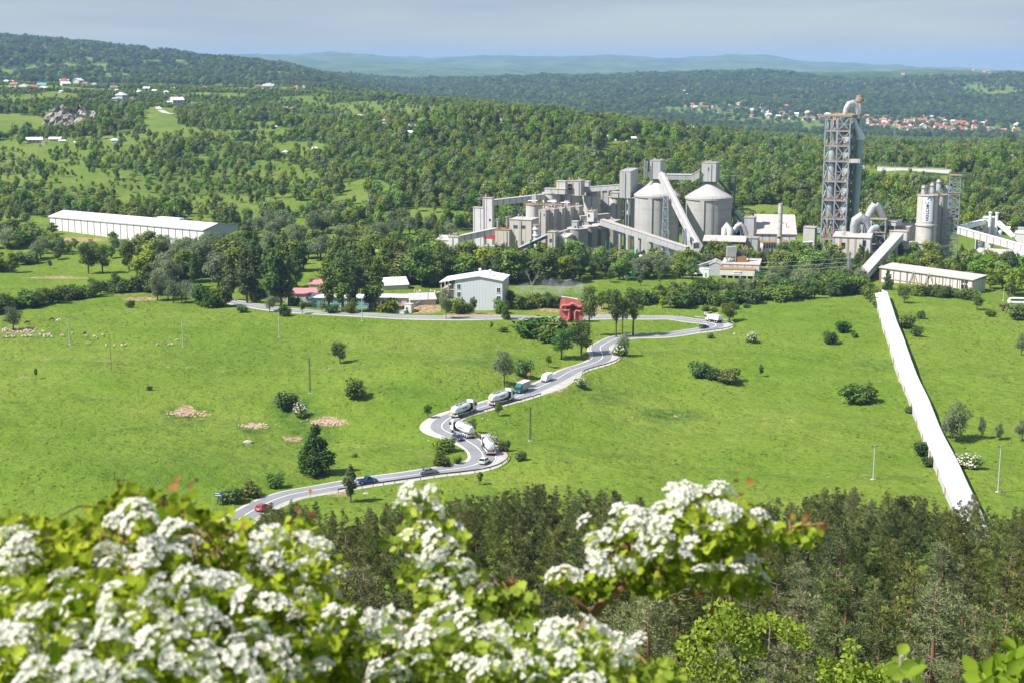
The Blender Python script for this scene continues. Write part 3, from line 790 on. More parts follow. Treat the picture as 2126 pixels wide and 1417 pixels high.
def silo(name, label, pxC, wpx, pyT, Y, wall, roof=None, apex=None, zb=PG, band=None, group=None, n=40, lip=.35, rail=False):
    s = ppm(Y); r = wpx / s / 2; c = W(pxC, pyT, Y); zt = W(pxC, pyT, Y - r).z
    root = empty(name, (c.x, Y, zb), R(-20), label, 'silo', group); h = zt - zb
    m = MB(); m.lathe([(r, 0), (r, h)], n=n); m.build('shell', M_[wall], root, True)
    m = MB(); prof = [(r, h - .5), (r + lip, h - .5), (r + lip, h), (r + lip, h + .02)]
    if apex is not None:
        za = W(pxC, apex, Y).z - zb; prof = [(r + lip, h), (r + lip, h + .3), (r * .55, h + (za - h) * .52), (r * .16, za), (0.0, za)]
        m.lathe(prof, n=n); m.build('roof', M_[roof or wall], root, True)
        m = MB(); m.lathe([(r + .01, h - .9), (r + lip * 1.15, h - .9), (r + lip * 1.15, h - .01), (r + .01, h - .01)], n=n, cap=False); m.build('rim', M_[wall], root, True)
    else:
        m.lathe([(r + lip, h), (r + lip, h + .35), (r - .1, h + .36), (0, h + .5)], n=n); m.build('roof', M_[roof or wall], root, True)
    if band:
        for z in band:
            m = MB(); m.lathe([(r + .01, h * z), (r + .5, h * z), (r + .5, h * z + .7), (r + .01, h * z + .9)], n=n, cap=False); m.build('band', M_[wall], root, True)
    m = MB(); a = -1.2; ca, sa = math.cos(a), math.sin(a)
    if h > 15:
        for t in (-.04, .04): m.bar(((r + .25) * math.cos(a + t * 4 / r), (r + .25) * math.sin(a + t * 4 / r), 0), ((r + .25) * math.cos(a + t * 4 / r), (r + .25) * math.sin(a + t * 4 / r), h + 1), .1)
        for i in range(int(h / 1.2)): m.bar(((r + .3) * ca - .3 * sa, (r + .3) * sa + .3 * ca, i * 1.2), ((r + .3) * ca + .3 * sa, (r + .3) * sa - .3 * ca, i * 1.2), .12)
        m.build('ladder', M_['dark_steel'], root)
    if rail:
        m = MB()
        for i in range(24):
            a = i / 24 * 6.283; m.bar((r * math.cos(a), r * math.sin(a), h + .3), (r * math.cos(a), r * math.sin(a), h + 1.4), .06)
        for zz in (.8, 1.4):
            m.tube([(r * math.cos(i / 24 * 6.283), r * math.sin(i / 24 * 6.283), h + zz) for i in range(25)], .04, 4, False)
        m.build('railing', M_['rust'], root)
    if zb < 4: EXCL.append((c.x, Y, r + 2.5))
    return root, r, h
def gallery(name, label, a, b, wd, ht, wall, roof, legs=(), legm='galvanised', lw=.7, cat='conveyor', lip=.2, zfloor=PG):
    A = W(*a); B = W(*b); d = B - A; L_ = math.hypot(d.x, d.y)
    root = empty(name, (A.x, A.y, A.z), math.atan2(d.y, d.x), label, cat)
    dz = d.z; q = wd / 2
    m = MB(); m.hexa([(0, -q, -ht), (L_, -q, dz - ht), (L_, q, dz - ht), (0, q, -ht), (0, -q, 0), (L_, -q, dz), (L_, q, dz), (0, q, 0)])
    m.build('gallery_wall', M_[wall], root)
    q += lip
    m = MB(); m.hexa([(-.1, -q, .02), (L_ + .1, -q, dz + .02), (L_ + .1, q, dz + .02), (-.1, q, .02), (-.1, -q, .3), (L_ + .1, -q, dz + .3), (L_ + .1, q, dz + .3), (-.1, q, .3)])
    m.build('roof', M_[roof], root)
    for t in legs:
        z = dz * t - ht; m = MB(); m.tube([(L_ * t, 0, zfloor - A.z), (L_ * t, 0, z + .2)], lw, 10); m.build('support_column', M_[legm], root, True)
    return root, L_, dz
def lattice(name, label, cat, pxC, wpx, dep, pyT, Y, nlev, theta, m_, zb=PG, pyB=None, bw=.32, decks=(), deckm='rust_deck', xb=True, taper=1.0, group=None):
    s = ppm(Y); th = R(theta); c = W(pxC, pyT, Y); zb = W(pxC, pyB, Y).z if pyB else zb
    k = (pxC - CX) / F; w = wpx / s
    if dep is None: dep = w * .8
    w = (w - dep * max(0, math.sin(th) - math.cos(th) * k)) / (math.cos(th) + math.sin(th) * k)
    h = c.z - zb; root = empty(name, (c.x, Y, zb), -th, label, cat, group)
    m = MB(); P = lambda i, z: ((-w / 2 if i in (0, 3) else w / 2) * (1 - (1 - taper) * z / h), (-dep / 2 if i < 2 else dep / 2) * (1 - (1 - taper) * z / h), z)
    for i in range(4): m.bar(P(i, 0), P(i, h), bw)
    for l in range(nlev):
        z0 = h * l / nlev; z1 = h * (l + 1) / nlev
        for i in range(4):
            j = (i + 1) % 4; m.bar(P(i, z1), P(j, z1), bw * .8)
            m.bar(P(i, z0), P(j, z1), bw * .6)
            if xb: m.bar(P(j, z0), P(i, z1), bw * .6)
    m.build('frame', M_[m_], root)
    for f in decks:
        q = MB(); q.box(-w / 2 - .4, w / 2 + .4, -dep / 2 - .4, dep / 2 + .4, h * f + .15, h * f + .45); q.build('deck', M_[deckm], root)
    if zb < 4: EXCL.append((c.x, Y, max(w, dep) / 2 + 2))
    return root, w, dep, h

# ---- western stair-shaped tower and rising gallery
r, w_, d_, h_ = block('conveyor_tower', 'striped pale tower at the western end of the plant with a stepped roof', 'building', 1002.5, 1022, 1026, 412.6, None, 780, 'white_cladding', 'dust_roof', win=[(.75, .62, .9, 1.1)])
m = MB(); s_ = ppm(780); lw_ = 22 / s_; h2 = W(990, 433, 780).z - PG
m.box(-w_ - lw_, -w_ - .01, .02, d_, 0, h2); m.build('low_wing', M_['white_cladding'], r)
m = MB(); m.box(-w_ - lw_ - .25, -w_ - .02, -.25, d_ + .2, h2 + .02, h2 + .32); m.build('roof', M_['dust_roof'], r)
gallery('conveyor_gallery', 'rising striped gallery from the western stepped tower to the rear silos', (1024, 416, 785), (1130, 404, 795), 3.4, 2.9, 'white_cladding', 'dust_roof', (.5,), 'steel', .35)
# ---- rear silos and the houses on top
for px, wp, pt, lab in [(1146, 39, 403, 'rear cement silo under the long roof house, westernmost'), (1185.5, 37, 406, 'second rear silo from the west, under the tall roof house'), (1226.5, 37.5, 408, 'third rear silo from the west with its own flat roof house'), (1279, 28, 411, 'narrow fourth rear silo beside the tall grey tower'), (1307, 22, 413, 'fifth narrow rear silo half behind the tall grey tower')]:
    silo('cement_silo', lab, px, wp, pt, 800, 'pale_concrete', 'dust_roof', group=None)
zt = 'dust_roof'
block('roof_house', 'long low roof house on the westernmost rear silos', 'building', 1130, 1172, 1176, 393.5, 404, 792, 'cladding', zt)
block('roof_house', 'upper roof house with a rusty striped front above the long low one', 'building', 1154.5, 1173, 1178, 377.4, 394, 794, 'cladding', zt, win=[])
block('roof_house', 'open-fronted roof house between two striped ones on the rear silos', 'building', 1177, 1192, 1195, 376.5, 406, 798, 'beige_cladding', zt, win=[(.4, .72, 2.2, 1.2), (.4, .45, 2.2, 1.0)])
block('roof_house', 'tallest roof house hanging over the second rear silo', 'building', 1192, 1204.5, 1213, 376.5, 407, 788, 'cladding', zt)
block('roof_house', 'small roof house behind the tallest one on the rear silos', 'building', 1212, 1221, 1226, 378, 388, 806, 'cladding', zt)
block('roof_house', 'flat roof house sitting on the third rear silo', 'building', 1213, 1238, 1244, 399, 409, 795, 'cladding', zt, win=[(.3, .4, 1, 1)])
block('roof_house', 'little roof house on the fourth rear silo', 'building', 1266, 1282, 1288, 401, 411, 795, 'cladding', zt)
gallery('conveyor_gallery', 'level gallery linking the rear roof houses to the tall grey tower', (1213, 389.5, 796), (1288, 384, 786), 3.2, 2.6, 'grey_cladding', zt, ())
gallery('conveyor_gallery', 'short gallery stub from the tall grey tower towards the first dome silo', (1318, 383, 796), (1340, 384, 790), 3, 2.6, 'grey_cladding', zt, ())
r, w_, d_, h_ = block('elevator_tower', 'tall windowless grey tower hanging between rear silos and first dome silo', 'building', 1284.5, 1307, 1323, 357.5, 412, 778, 'grey_cladding', 'grey_roof', slope=.9, over=.1)
for x in (-w_ * .45, -1.2):
    m = MB(); m.tube([(x, 1.5, PG - r.location.z), (x, 1.5, 0)], .35, 8); m.build('support_leg', M_['steel'], r, True)
block('machine_house', 'dark concrete wall block between third and fourth rear silo', 'building', 1246, 1262, 1266, 391, None, 803, 'concrete', 'dust_roof', win=[(.3, .95, 1.4, 1.5), (.62, .95, 1.4, 1.5)])
# ---- rusty-topped tanks
for px, wp, pt, Y, lab in [(1110, 36.5, 427, 772, 'wide low tank with a rusty roof edge in front of the rising gallery'), (1150, 36, 428, 780, 'wide low tank with rusty roof second from the west'), (1177, 27, 430, 784, 'wide low tank partly behind the slab towers')]:
    r, rr, hh = silo('storage_tank', lab, px, wp, pt, Y, 'pale_concrete', 'rust_deck', rail=True)
    m = MB(); m.box(-1.2, 1.2, -1.2, 1.2, hh + .4, hh + 5.5 if px < 1120 else hh + 3); m.build('roof_cabin', M_['grey_cladding'], r)
    m = MB(); m.tube([(-3, -2, hh + .4), (-3, -2, hh + 2.2), (2.4, -2.6, hh + 2.4), (2.4, -2.6, hh + .4)], .22, 6); m.build('pipe', M_['galvanised'], r, True)
# ---- five slab towers
for i in range(5):
    px = 1135 + i * 17.1; py = 438.2 - i * 1.9
    block('slab_tower', 'beige slab tower in the row of five, %s from the west' % ['first', 'second', 'third', 'fourth', 'fifth'][i], 'building', px - 17, px - 2.5, px + 3, py, None, 754 + i * 4.5, 'beige_cladding', 'dust_roof', d=7.5, over=.1, win=[(.8, .92, .5, .9)])
block('machine_house', 'dark recessed hall behind the five slab towers', 'building', 1120, 1200, 1206, 456, None, 776, 'dark_concrete', 'grey_roof')
# ---- main beige hall
r, w_, d_, h_ = block('mill_building', 'large beige mill hall with two dark windows under a pale flat roof', 'building', 1057.5, 1103, 1119, 458, None, 736, 'beige_cladding', 'dust_roof', slope=.2)
for fx in (.28, .63):
    pane(r, -w_ + fx * w_ - 1.1, -w_ + fx * w_ + 1.1, h_ - 4.4, h_ - 2.9, bars=3)
pane(r, -w_ + .33 * w_ - .3, -w_ + .33 * w_ + .3, h_ - 13, h_ - 10.8, bars=0); pane(r, -w_ + .62 * w_ - .3, -w_ + .62 * w_ + .3, h_ - 13.2, h_ - 11, bars=0)
block('mill_wing', 'lower beige wing with a rusty roof edge west of the large mill hall', 'building', 1028, 1057, 1058, 479, None, 738, 'beige_cladding', 'rust', d=9, over=.2)
block('flat_building', 'grey flat-roofed building in front of the mill wing', 'building', 1004, 1034, 1040, 513, None, 722, 'grey_cladding', 'dust_roof')
silo('small_silo', 'slim white banded silo at the corner of the large mill hall', 1114, 12.5, 469, 730, 'white_plaster', 'galvanised', rail=True, band=(.6, .75, .9))
for px, py, Y, lab in [(1034, 456, 742, 'slim grey filter vessel on the wing roof, western'), (1053, 452, 744, 'slim grey filter vessel on the wing roof, eastern')]:
    silo('filter_vessel', lab, px, 5.5, py, Y, 'galvanised', 'galvanised', n=12)
block('tank_car_shed', 'red tank body lying behind the lower gallery', 'tank', 1003, 1027, 1028, 490, 497, 756, 'bright_red_tin', 'bright_red_tin', d=3, over=.02)
gallery('conveyor_gallery', 'inclined gallery low at the western plant edge, rising to the mill wing', (956, 490, 742), (1030, 474, 748), 3.2, 2.9, 'white_cladding', 'pink_roof', (.35, .7), 'steel', .3)
r, w_, d_, h_ = block('transfer_house', 'small pale corner house at the foot of the low western gallery', 'building', 931, 951, 958, 493, None, 735, 'white_plaster', 'dust_roof')
block('low_shed', 'low pale shed lean-to beside the pale corner house', 'building', 905, 932, 934, 500, None, 738, 'white_plaster', 'pink_roof', d=8, slope=1.5)
gallery('pipe_conveyor', 'dark tubular conveyor climbing before the large mill hall', (1075, 516, 716), (1137, 487, 728), 1.6, 1.5, 'dark_steel', 'galvanised', (.3, .75), 'dark_steel', .25)
r, w_, d_, h_ = block('crusher_house', 'small beige tower house with two dark windows before the slab towers', 'building', 1137, 1152.5, 1160, 483, None, 724, 'beige_cladding', 'dust_roof', win=[(.42, .78, 1.2, 1.6), (.42, .32, 1.2, 1.3)])
block('low_shed', 'low shed with pale roof right of the small beige tower house', 'building', 1160, 1177, 1180, 494, None, 726, 'beige_cladding', 'dust_roof', d=9, slope=1)
gallery('conveyor_gallery', 'thin gallery running above the low shed to the dark round silos', (1150, 486, 734), (1180, 477, 738), 2, 1.6, 'grey_cladding', 'grey_roof', ())
# ---- dark round silos in front
silo('dark_silo', 'front dark concrete silo with the small cabin on top', 1199.5, 42, 477, 740, 'dark_concrete', 'dust_roof')
silo('dark_silo', 'dark concrete silo behind the front one', 1226, 30, 472, 748, 'dark_concrete', 'dust_roof')
silo('dark_silo', 'dark concrete silo third in the group, half hidden', 1245, 30, 469, 755, 'dark_concrete', 'dust_roof')
block('dark_block', 'dark concrete block right of the dark round silos', 'building', 1252, 1273, 1292, 462, None, 752, 'dark_concrete', 'dust_roof', d=12)
block('silo_cabin', 'small concrete cabin on top of the front dark silo', 'building', 1186.5, 1198, 1202, 461, 476, 737, 'concrete', 'dust_roof', win=[(.65, .25, .8, 1.1)])
block('machine_house', 'pale roofed machine deck behind the dark silos', 'building', 1200, 1247, 1252, 461, None, 766, 'concrete', 'dust_roof', win=[(.75, .9, 1, 1.4)])
block('white_cabin', 'white cabin on the machine deck behind the dark silos', 'building', 1218, 1232, 1240, 440, 461, 766, 'white_plaster', 'dust_roof', win=[(.3, .6, .8, 1.4)])
gallery('conveyor_gallery', 'thin gallery over the machine deck to the fourth rear silo', (1204, 450, 770), (1264, 444, 778), 2.2, 2.0, 'concrete', 'dust_roof', (.3,), 'steel', .25)
r, L_, dz = gallery('conveyor_gallery', 'long gallery falling from the dark silos past the first dome silo on round columns', (1250, 456, 748), (1428, 514, 716), 3.6, 3.0, 'grey_cladding', 'pink_roof', (.22, .45, .58, .72), 'galvanised', .85)
# ---- first dome silo and its conveyor
r1, rr, hh = silo('dome_silo', 'large round silo with a cone roof crossed by the steep conveyor', 1364.8, 92.6, 409, 778, 'concrete', 'dome_concrete', 372, lip=.5, rail=True)
for a in (-1.98,):
    m = MB(); c = Vector((math.cos(a + R(20)), math.sin(a + R(20)), 0)); t = Vector((-c.y, c.x, 0)); p = c * (rr - .2)
    m.hexa([p - t * 1.2, p - t * 1.2 + c * .8, p + t * 1.2 + c * .8, p + t * 1.2] + [v + Vector((0, 0, hh - 1)) for v in (p - t * 1.2, p - t * 1.2 + c * .8, p + t * 1.2 + c * .8, p + t * 1.2)]); m.build('pilaster', M_['concrete'], r1)
r2, rr2, hh2 = silo('dome_silo', 'large round silo with an undamaged smooth cone roof, nearer to the chimney', 1471.5, 94, 414, 772, 'concrete', 'dome_concrete', 377, lip=.5, rail=True)
for a in (-1.98,):
    m = MB(); c = Vector((math.cos(a + R(20)), math.sin(a + R(20)), 0)); t = Vector((-c.y, c.x, 0)); p = c * (rr2 - .2)
    m.hexa([p - t * 1.2, p - t * 1.2 + c * .8, p + t * 1.2 + c * .8, p + t * 1.2] + [v + Vector((0, 0, hh2 - 1)) for v in (p - t * 1.2, p - t * 1.2 + c * .8, p + t * 1.2 + c * .8, p + t * 1.2)]); m.build('pilaster', M_['concrete'], r2)
block('head_house', 'box house on top of the first dome silo where the steep conveyor enters', 'building', 1346, 1368, 1388, 335, 372.5, 772, 'grey_cladding', 'grey_roof', d=9, swin=[(.5, .25, 4.2, 1.8)], over=.15)
lattice('stair_tower', 'thin grey stair frame on the west side of the first head house', 'stair', 1341, 8, 1.6, 335, 774, 5, 22, 'steel', pyB=372, bw=.14)
block('head_house', 'box house with a slit window on top of the second dome silo', 'building', 1453, 1482.5, 1494, 339.5, 378, 766, 'grey_cladding', 'grey_roof', d=9, win=[(.48, .68, .55, 1.6)], swin=[(.55, .72, .5, 1.8), (.5, .12, .5, 1.2)], over=.15)
gallery('conveyor_bridge', 'level bridge gallery between the two dome silo head houses', (1384, 362.5, 772), (1437, 363.2, 770), 2.6, 2.7, 'grey_cladding', 'white_roof', ())
gallery('conveyor_bridge', 'short rising end of the bridge gallery at the second head house', (1436.5, 363, 770), (1453, 353, 769), 2.6, 4.2, 'grey_cladding', 'white_roof', ())
rs_, L_, dz = gallery('steep_conveyor', 'steep pale conveyor running down across the first dome silo to the trees', (1373, 360, 764), (1446, 506, 728), 3.6, 2.6, 'cladding', 'dome_concrete', ())
m = MB(); m.hexa([(0, -.5, .32), (L_, -.5, dz + .32), (L_, .5, dz + .32), (0, .5, .32), (0, -.5, .8), (L_, -.5, dz + .8), (L_, .5, dz + .8), (0, .5, .8)]); m.build('cover', M_['white_roof'], rs_)
lattice('trestle', 'tall steel trestle carrying the steep conveyor before the first dome silo', 'trestle', 1383, 20, 3.4, 408, 750, 6, 18, 'steel', bw=.42, taper=.5)
lattice('trestle', 'short steel trestle at the foot of the steep conveyor', 'trestle', 1421, 15, 3.4, 476, 728, 2, 18, 'steel', bw=.42, taper=.4)
lattice('stair_tower', 'dark steel stair tower leaning against the second dome silo', 'tower', 1521, 13, 3.2, 367, 776, 12, 20, 'dark_steel', bw=.3, decks=(.25, .5, .75, 1.0), deckm='dark_steel')
gallery('pipe_conveyor', 'dark inclined bar from second head house down to the stair tower', (1490, 370, 774), (1519, 404, 776), 1.4, 1.2, 'dark_steel', 'grey_roof', ())
gallery('pipe_conveyor', 'blue-grey inclined chute from stair tower to the small grey house', (1522, 436, 778), (1546, 462, 770), 1.6, 1.6, 'steel', 'steel', ())
# ---- machinery between dome silo and chimney
r, w_, d_, h_ = block('filter_house', 'small grey filter house beside the white ducts', 'building', 1544, 1564, 1569.5, 453, None, 756, 'grey_cladding', 'dust_roof', d=6)
rm = empty('duct_fan', W(1528, 500, 752), 0, 'white fan housing with bent rusty ducts left of the small grey house', 'machine')
def rel(px, py, Y): return W(px, py, Y) - rm.location
m = MB(); m.tube([rel(1504, 497, 752), rel(1505, 476, 752), rel(1509, 468, 752), rel(1515, 476, 751), rel(1516, 490, 751)], 1.8, 12); m.build('duct', M_['white_plaster'], rm, True)
m = MB(); m.tube([rel(1522, 482, 752), rel(1530, 470, 752), rel(1538, 466, 752), rel(1545, 473, 752), rel(1549, 488, 752)], 1.3, 12); m.build('duct', M_['galvanised'], rm, True)
m = MB(); m.bar(rel(1518, 484, 753), rel(1535, 461, 753), .7, 1.4); m.build('chute', M_['galvanised'], rm)
m = MB(); m.box(-3, 4, 0, 5, -2, 4.5); m.build('fan_casing', M_['rust'], rm)
for px in (1501, 1512, 1524, 1538):
    m = MB(); m.bar(rel(px, 500, 751), rel(px, 478, 751), .35); m.bar(rel(px, 492, 751), rel(px + 8, 478, 751), .25); m.build('support_leg', M_['steel'], rm)
m = MB(); q = rel(1533, 490, 750); m.box(q.x - 3, q.x + 3, 0, 4, q.z, q.z + 3); m.build('pump', M_['dark_steel'], rm)
EXCL.append((rm.location.x, rm.location.y, 12))
r, w_, d_, h_ = block('raw_material_hall', 'big storage hall with a wide pale pink roof behind the chimney', 'building', 1569, 1652, 1668, 487, None, 768, 'white_cladding', 'pink_roof', theta=8, d=26, slope=7.5, over=.6)
block('open_shed', 'low open shed with a long flat pink-grey roof before the second dome silo', 'building', 1461, 1546, 1550, 503, 507, 735, 'dark_steel', 'pink_roof', theta=12, d=10, slope=1.6, over=.6, legs=True)
block('grey_cabin', 'low grey box cabin right of the open pink-roofed shed', 'building', 1548, 1573, 1585, 496, None, 742, 'grey_cladding', 'grey_roof', theta=16, d=8)
r, w_, d_, h_ = block('colonnade', 'long low building with a rusty colonnade under the eaves before the storage hall', 'building', 1585, 1660, 1664, 504, None, 754, 'white_plaster', 'rust', theta=-6, d=6)
for i in range(14): 
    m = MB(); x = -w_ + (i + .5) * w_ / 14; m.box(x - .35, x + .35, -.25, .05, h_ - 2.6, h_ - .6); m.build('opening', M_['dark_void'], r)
# chimney
s_ = ppm(738); c = W(1621, 423, 738); rc = empty('chimney', (c.x, 738, PG), 0, 'slim pale banded chimney standing before the storage hall', 'chimney')
h_ = c.z - PG; m = MB(); m.lathe([(1.25, 0), (1.15, h_ - .5), (1.15, h_), (.95, h_), (.95, h_ - 1)], n=20, cap=False); m.build('shaft', M_['pale_concrete'], rc, True)
for f in (.12, .24, .36, .48, .6, .72, .84, .98):
    m = MB(); m.lathe([(1.16, h_ * f), (1.27, h_ * f), (1.27, h_ * f + .22), (1.16, h_ * f + .22)], n=20, cap=False); m.build('hoop', M_['galvanised'], rc, True)
m = MB(); m.lathe([(1.2, h_ * .47), (2.0, h_ * .47), (2.0, h_ * .47 + .2), (1.2, h_ * .47 + .2)], n=20, cap=False); m.build('platform', M_['rust'], rc)
EXCL.append((c.x, 738, 4))
block('transfer_tower', 'pale hopper house beside the foot of the preheater tower', 'building', 1667, 1691, 1697, 474, None, 752, 'pale_concrete', 'dust_roof', d=7)
silo('hopper_bin', 'pale round bin under the hopper house by the preheater tower', 1677, 20, 504, 742, 'white_plaster', 'white_plaster')
gallery('pipe_bridge', 'lattice pipe bridge from hopper house to the preheater tower', (1682, 472, 756), (1706, 476, 752), 2, 2.2, 'steel', 'galvanised', ())

# ---- preheater tower
Yp = 742; s_ = ppm(Yp); base = W(1753.5, 520, Yp); kx = (1753 - CX) / F
th = R(26); root = empty('preheater_tower', (base.x, Yp, PG), -th, 'tall open steel preheater tower with rusty decks, pipes and a bent duct on top', 'tower')
wT = 50.5 / s_ / (math.cos(th) + math.sin(th) * kx); dT = 23 / s_ / (math.sin(th) - math.cos(th) * kx)
hT = W(1760, 243, Yp).z - PG
lev = [0, .02] ; zs = [W(1755, 190 + z / 3.542, Yp).z - PG for z in (1095, 945, 808, 668, 520, 405, 295, 187)]
m = MB(); xs = (-wT, -wT / 2, 0); ysT = (0, dT / 2, dT)
for x in xs:
    for y in ysT:
        if x == -wT / 2 and y == dT / 2: continue
        m.bar((x, y, 0), (x, y, hT), .62)
m.build('column_frame', M_['steel'], root)
zz = [0] + zs
def face(pts, m, x, bw):
    for a, b_ in zip(zz[:-1], zz[1:]):
        for p, q in zip(pts[:-1], pts[1:]):
            m.bar((p[0], p[1], b_), (q[0], q[1], b_), .55)
            if x:
                m.bar((p[0], p[1], a), (q[0], q[1], b_), bw); 
                if (b_ - a) > 9: m.bar((q[0], q[1], a), (p[0], p[1], b_), bw)
m = MB(); face([(x, 0) for x in xs], m, False, .4)
for a, b_ in zip(zz[:-1], zz[1:]):   # big crosses on the front's right bay, single diagonals on the left bay
    m.bar((-wT / 2, -.01, a), (0, -.01, b_), .42); m.bar((0, -.02, a), (-wT / 2, -.02, b_), .38); m.bar((-wT / 2, 0, (a + b_) / 2), (0, 0, (a + b_) / 2), .3)
    if b_ < zs[4] + 1: m.bar((-wT, -.01, b_), (-wT / 2, -.01, a), .42)
m.build('front_bracing', M_['steel'], root)
m = MB(); face([(0, y) for y in ysT], m, True, .4); m.build('side_bracing', M_['dark_steel'], root)  # darker steel than the front: the side's shade is put into the colour
m = MB(); face([(x, dT) for x in xs], m, True, .4); m.build('rear_bracing', M_['dark_steel'], root)  # rear also in the darker steel, shade put into the colour
m = MB(); face([(-wT, y) for y in ysT], m, True, .4); m.build('west_bracing', M_['steel'], root)
for i, z in enumerate(zs[:-1]):
    m = MB(); m.box(-wT - .3, .6, .25, dT + .3, z + .3, z + .46); m.build('deck', M_['rust_deck'], root)
    m = MB()
    for zz_ in (1.0, 1.6):
        m.bar((-wT, -.35, z + zz_), (.3, -.35, z + zz_), .07); m.bar((.5, -.3, z + zz_), (.5, dT, z + zz_), .07)
    for t in range(9): m.bar((-wT + wT * t / 8, -.35, z + .5), (-wT + wT * t / 8, -.35, z + 1.6), .07)
    m.build('railing', M_['rust'], root)
m = MB(); m.box(-wT - .9, 1.0, -.7, dT + .8, hT + .05, hT + .9); m.build('top_deck', M_['rust_deck'], root)
m = MB()
for zz_ in (1.5, 2.1):
    for a, b_ in (((-wT - .7, -.5), (.8, -.5)), ((.8, -.5), (.8, dT + .6)), ((-wT - .7, -.5), (-wT - .7, dT + .6))): m.bar((*a, hT + zz_), (*b_, hT + zz_), .09)
m.build('top_railing', M_['rust'], root)
def zrow(zy): return W(1755, 190 + zy / 3.542, Yp).z - PG
x1 = -wT * .76
for (a, b_, r_, mt) in [(425, 520, 2.15, 'bright_metal'), (530, 668, 2.1, 'bright_metal'), (680, 800, 2.1, 'galvanised'), (815, 935, 2.1, 'galvanised')]:
    m = MB(); m.lathe([(r_ * .9, zrow(b_) + .4), (r_, zrow(b_) + 1), (r_, zrow(a) - 1), (r_ * .9, zrow(a) - .3)], (x1, 3.2), 20); m.build('gas_duct', M_[mt], root, True)
m = MB(); m.lathe([(1.2, zrow(520)), (2.6, zrow(480)), (2.6, zrow(330)), (2.2, zrow(280))], (x1 + 2.6, dT * .55), 20); m.build('cyclone', M_['pale_concrete'], root, True)
m = MB(); m.lathe([(1.2, zrow(440)), (2.8, zrow(395)), (2.8, zrow(300)), (2.8, zrow(298))], (-wT * .3, dT * .6), 20); m.build('cyclone', M_['grey_cladding'], root, True)
m = MB(); m.lathe([(1.0, zrow(668)), (2.6, zrow(620)), (2.6, zrow(540)), (2.0, zrow(535))], (-wT * .38, dT * .55), 20); m.build('cyclone', M_['dark_steel'], root, True)
m = MB(); m.lathe([(1.0, zrow(940)), (2.6, zrow(890)), (2.6, zrow(820)), (2.0, zrow(815))], (-wT * .4, dT * .55), 20); m.build('cyclone', M_['grey_cladding'], root, True)
m = MB(); m.box(-wT * .27, -wT * .02, 1.6, 5.0, zrow(1040), zrow(345)); m.build('lift_shaft', M_['pale_concrete'], root)
m = MB(); m.box(-wT * .34, wT * .02, 1.4, 5.2, zrow(348), zrow(320)); m.build('lift_head', M_['white_plaster'], root)
m = MB(); m.box(-wT * .95, -wT * .30, dT * .72, dT * .95, 2, zrow(430)); m.build('shade_core', M_['dark_steel'], root)  # dark box added inside the tower to imitate its shaded interior
m = MB(); m.box(-wT * .5, -wT * .3, dT * .3, dT * .5, zrow(1090), zrow(700)); m.build('riser_duct', M_['grey_cladding'], root)
for (x, y, z0, z1) in [(-wT * .9, 1, 960, 1090), (-wT * .62, 1.5, 1000, 1085), (-wT * .55, 2, 560, 620), (-wT * .7, 3, 215, 395), (-wT * .93, 2, 215, 400)]:
    m = MB(); m.tube([(x, y, zrow(z1)), (x + .5, y, zrow((z0 + z1) / 2)), (x, y + .6, zrow(z0))], .55, 8); m.build('pipe', M_['rust' if z0 > 500 else 'steel'], root, True)
# bent duct on top, stack and downcomer
zt = hT + .6
m = MB(); m.tube([(-wT * .40, dT * .35, zt - .3), (-wT * .36, dT * .35, zt + 3.2), (-wT * .27, dT * .38, zt + 5.6), (-wT * .14, dT * .45, zt + 6.2), (-wT * .02, dT * .5, zt + 4.8), (wT * .03, dT * .5, zt + 1.5), (wT * .05, dT * .5, zt - 2)], [1.2, 1.4, 1.6, 1.7, 1.6, 1.4, 1.3], 16); m.build('bent_duct', M_['bright_metal'], root, True)
cx_ = -wT * .06; cyy = dT * .9
m = MB(); m.lathe([(1.5, 0), (1.5, hT + 9.2)], (cx_, cyy), 20); m.build('stack', M_['pale_concrete'], root, True)
m = MB(); m.lathe([(1.9, hT + 7.2), (2.3, hT + 7.4), (2.3, hT + 9.0), (1.7, hT + 9.2), (1.7, hT + 10.6)], (cx_, cyy), 20); m.build('stack_head', M_['rust_deck'], root, True)
m = MB(); m.tube([(wT * .02, dT * .3, hT - 1), (wT * .12, dT * .3, hT - 5), (wT * .26, dT * .34, hT - 9.5), (wT * .27, dT * .34, hT - 12)], [.7, 1.2, 2.0, 2.1], 14); m.build('downcomer_head', M_['bright_metal'], root, True)
m = MB(); m.tube([(wT * .27, dT * .34, hT - 12), (wT * .27, dT * .34, zrow(560)), (wT * .24, dT * .34, zrow(800)), (wT * .20, dT * .34, zrow(930))], 1.7, 14); m.build('downcomer', M_['green_glass_pipe'], root, True)
m = MB(); m.box(.3, wT * .46, -.6, 1.6, zrow(525), zrow(497)); m.build('side_gallery', M_['cladding'], root)
m = MB(); m.bar((wT * .42, dT * .6, 4), (wT * .42, dT * .6, zrow(470)), .25); m.bar((wT * .30, dT * .6, 4), (wT * .30, dT * .6, zrow(470)), .2)
for i in range(24): m.bar((wT * .30, dT * .6, 6 + i * 2), (wT * .42, dT * .6, 6 + i * 2), .12)
m.build('ladder', M_['dark_steel'], root)
EXCL.append((base.x - 4, Yp + 6, 16))
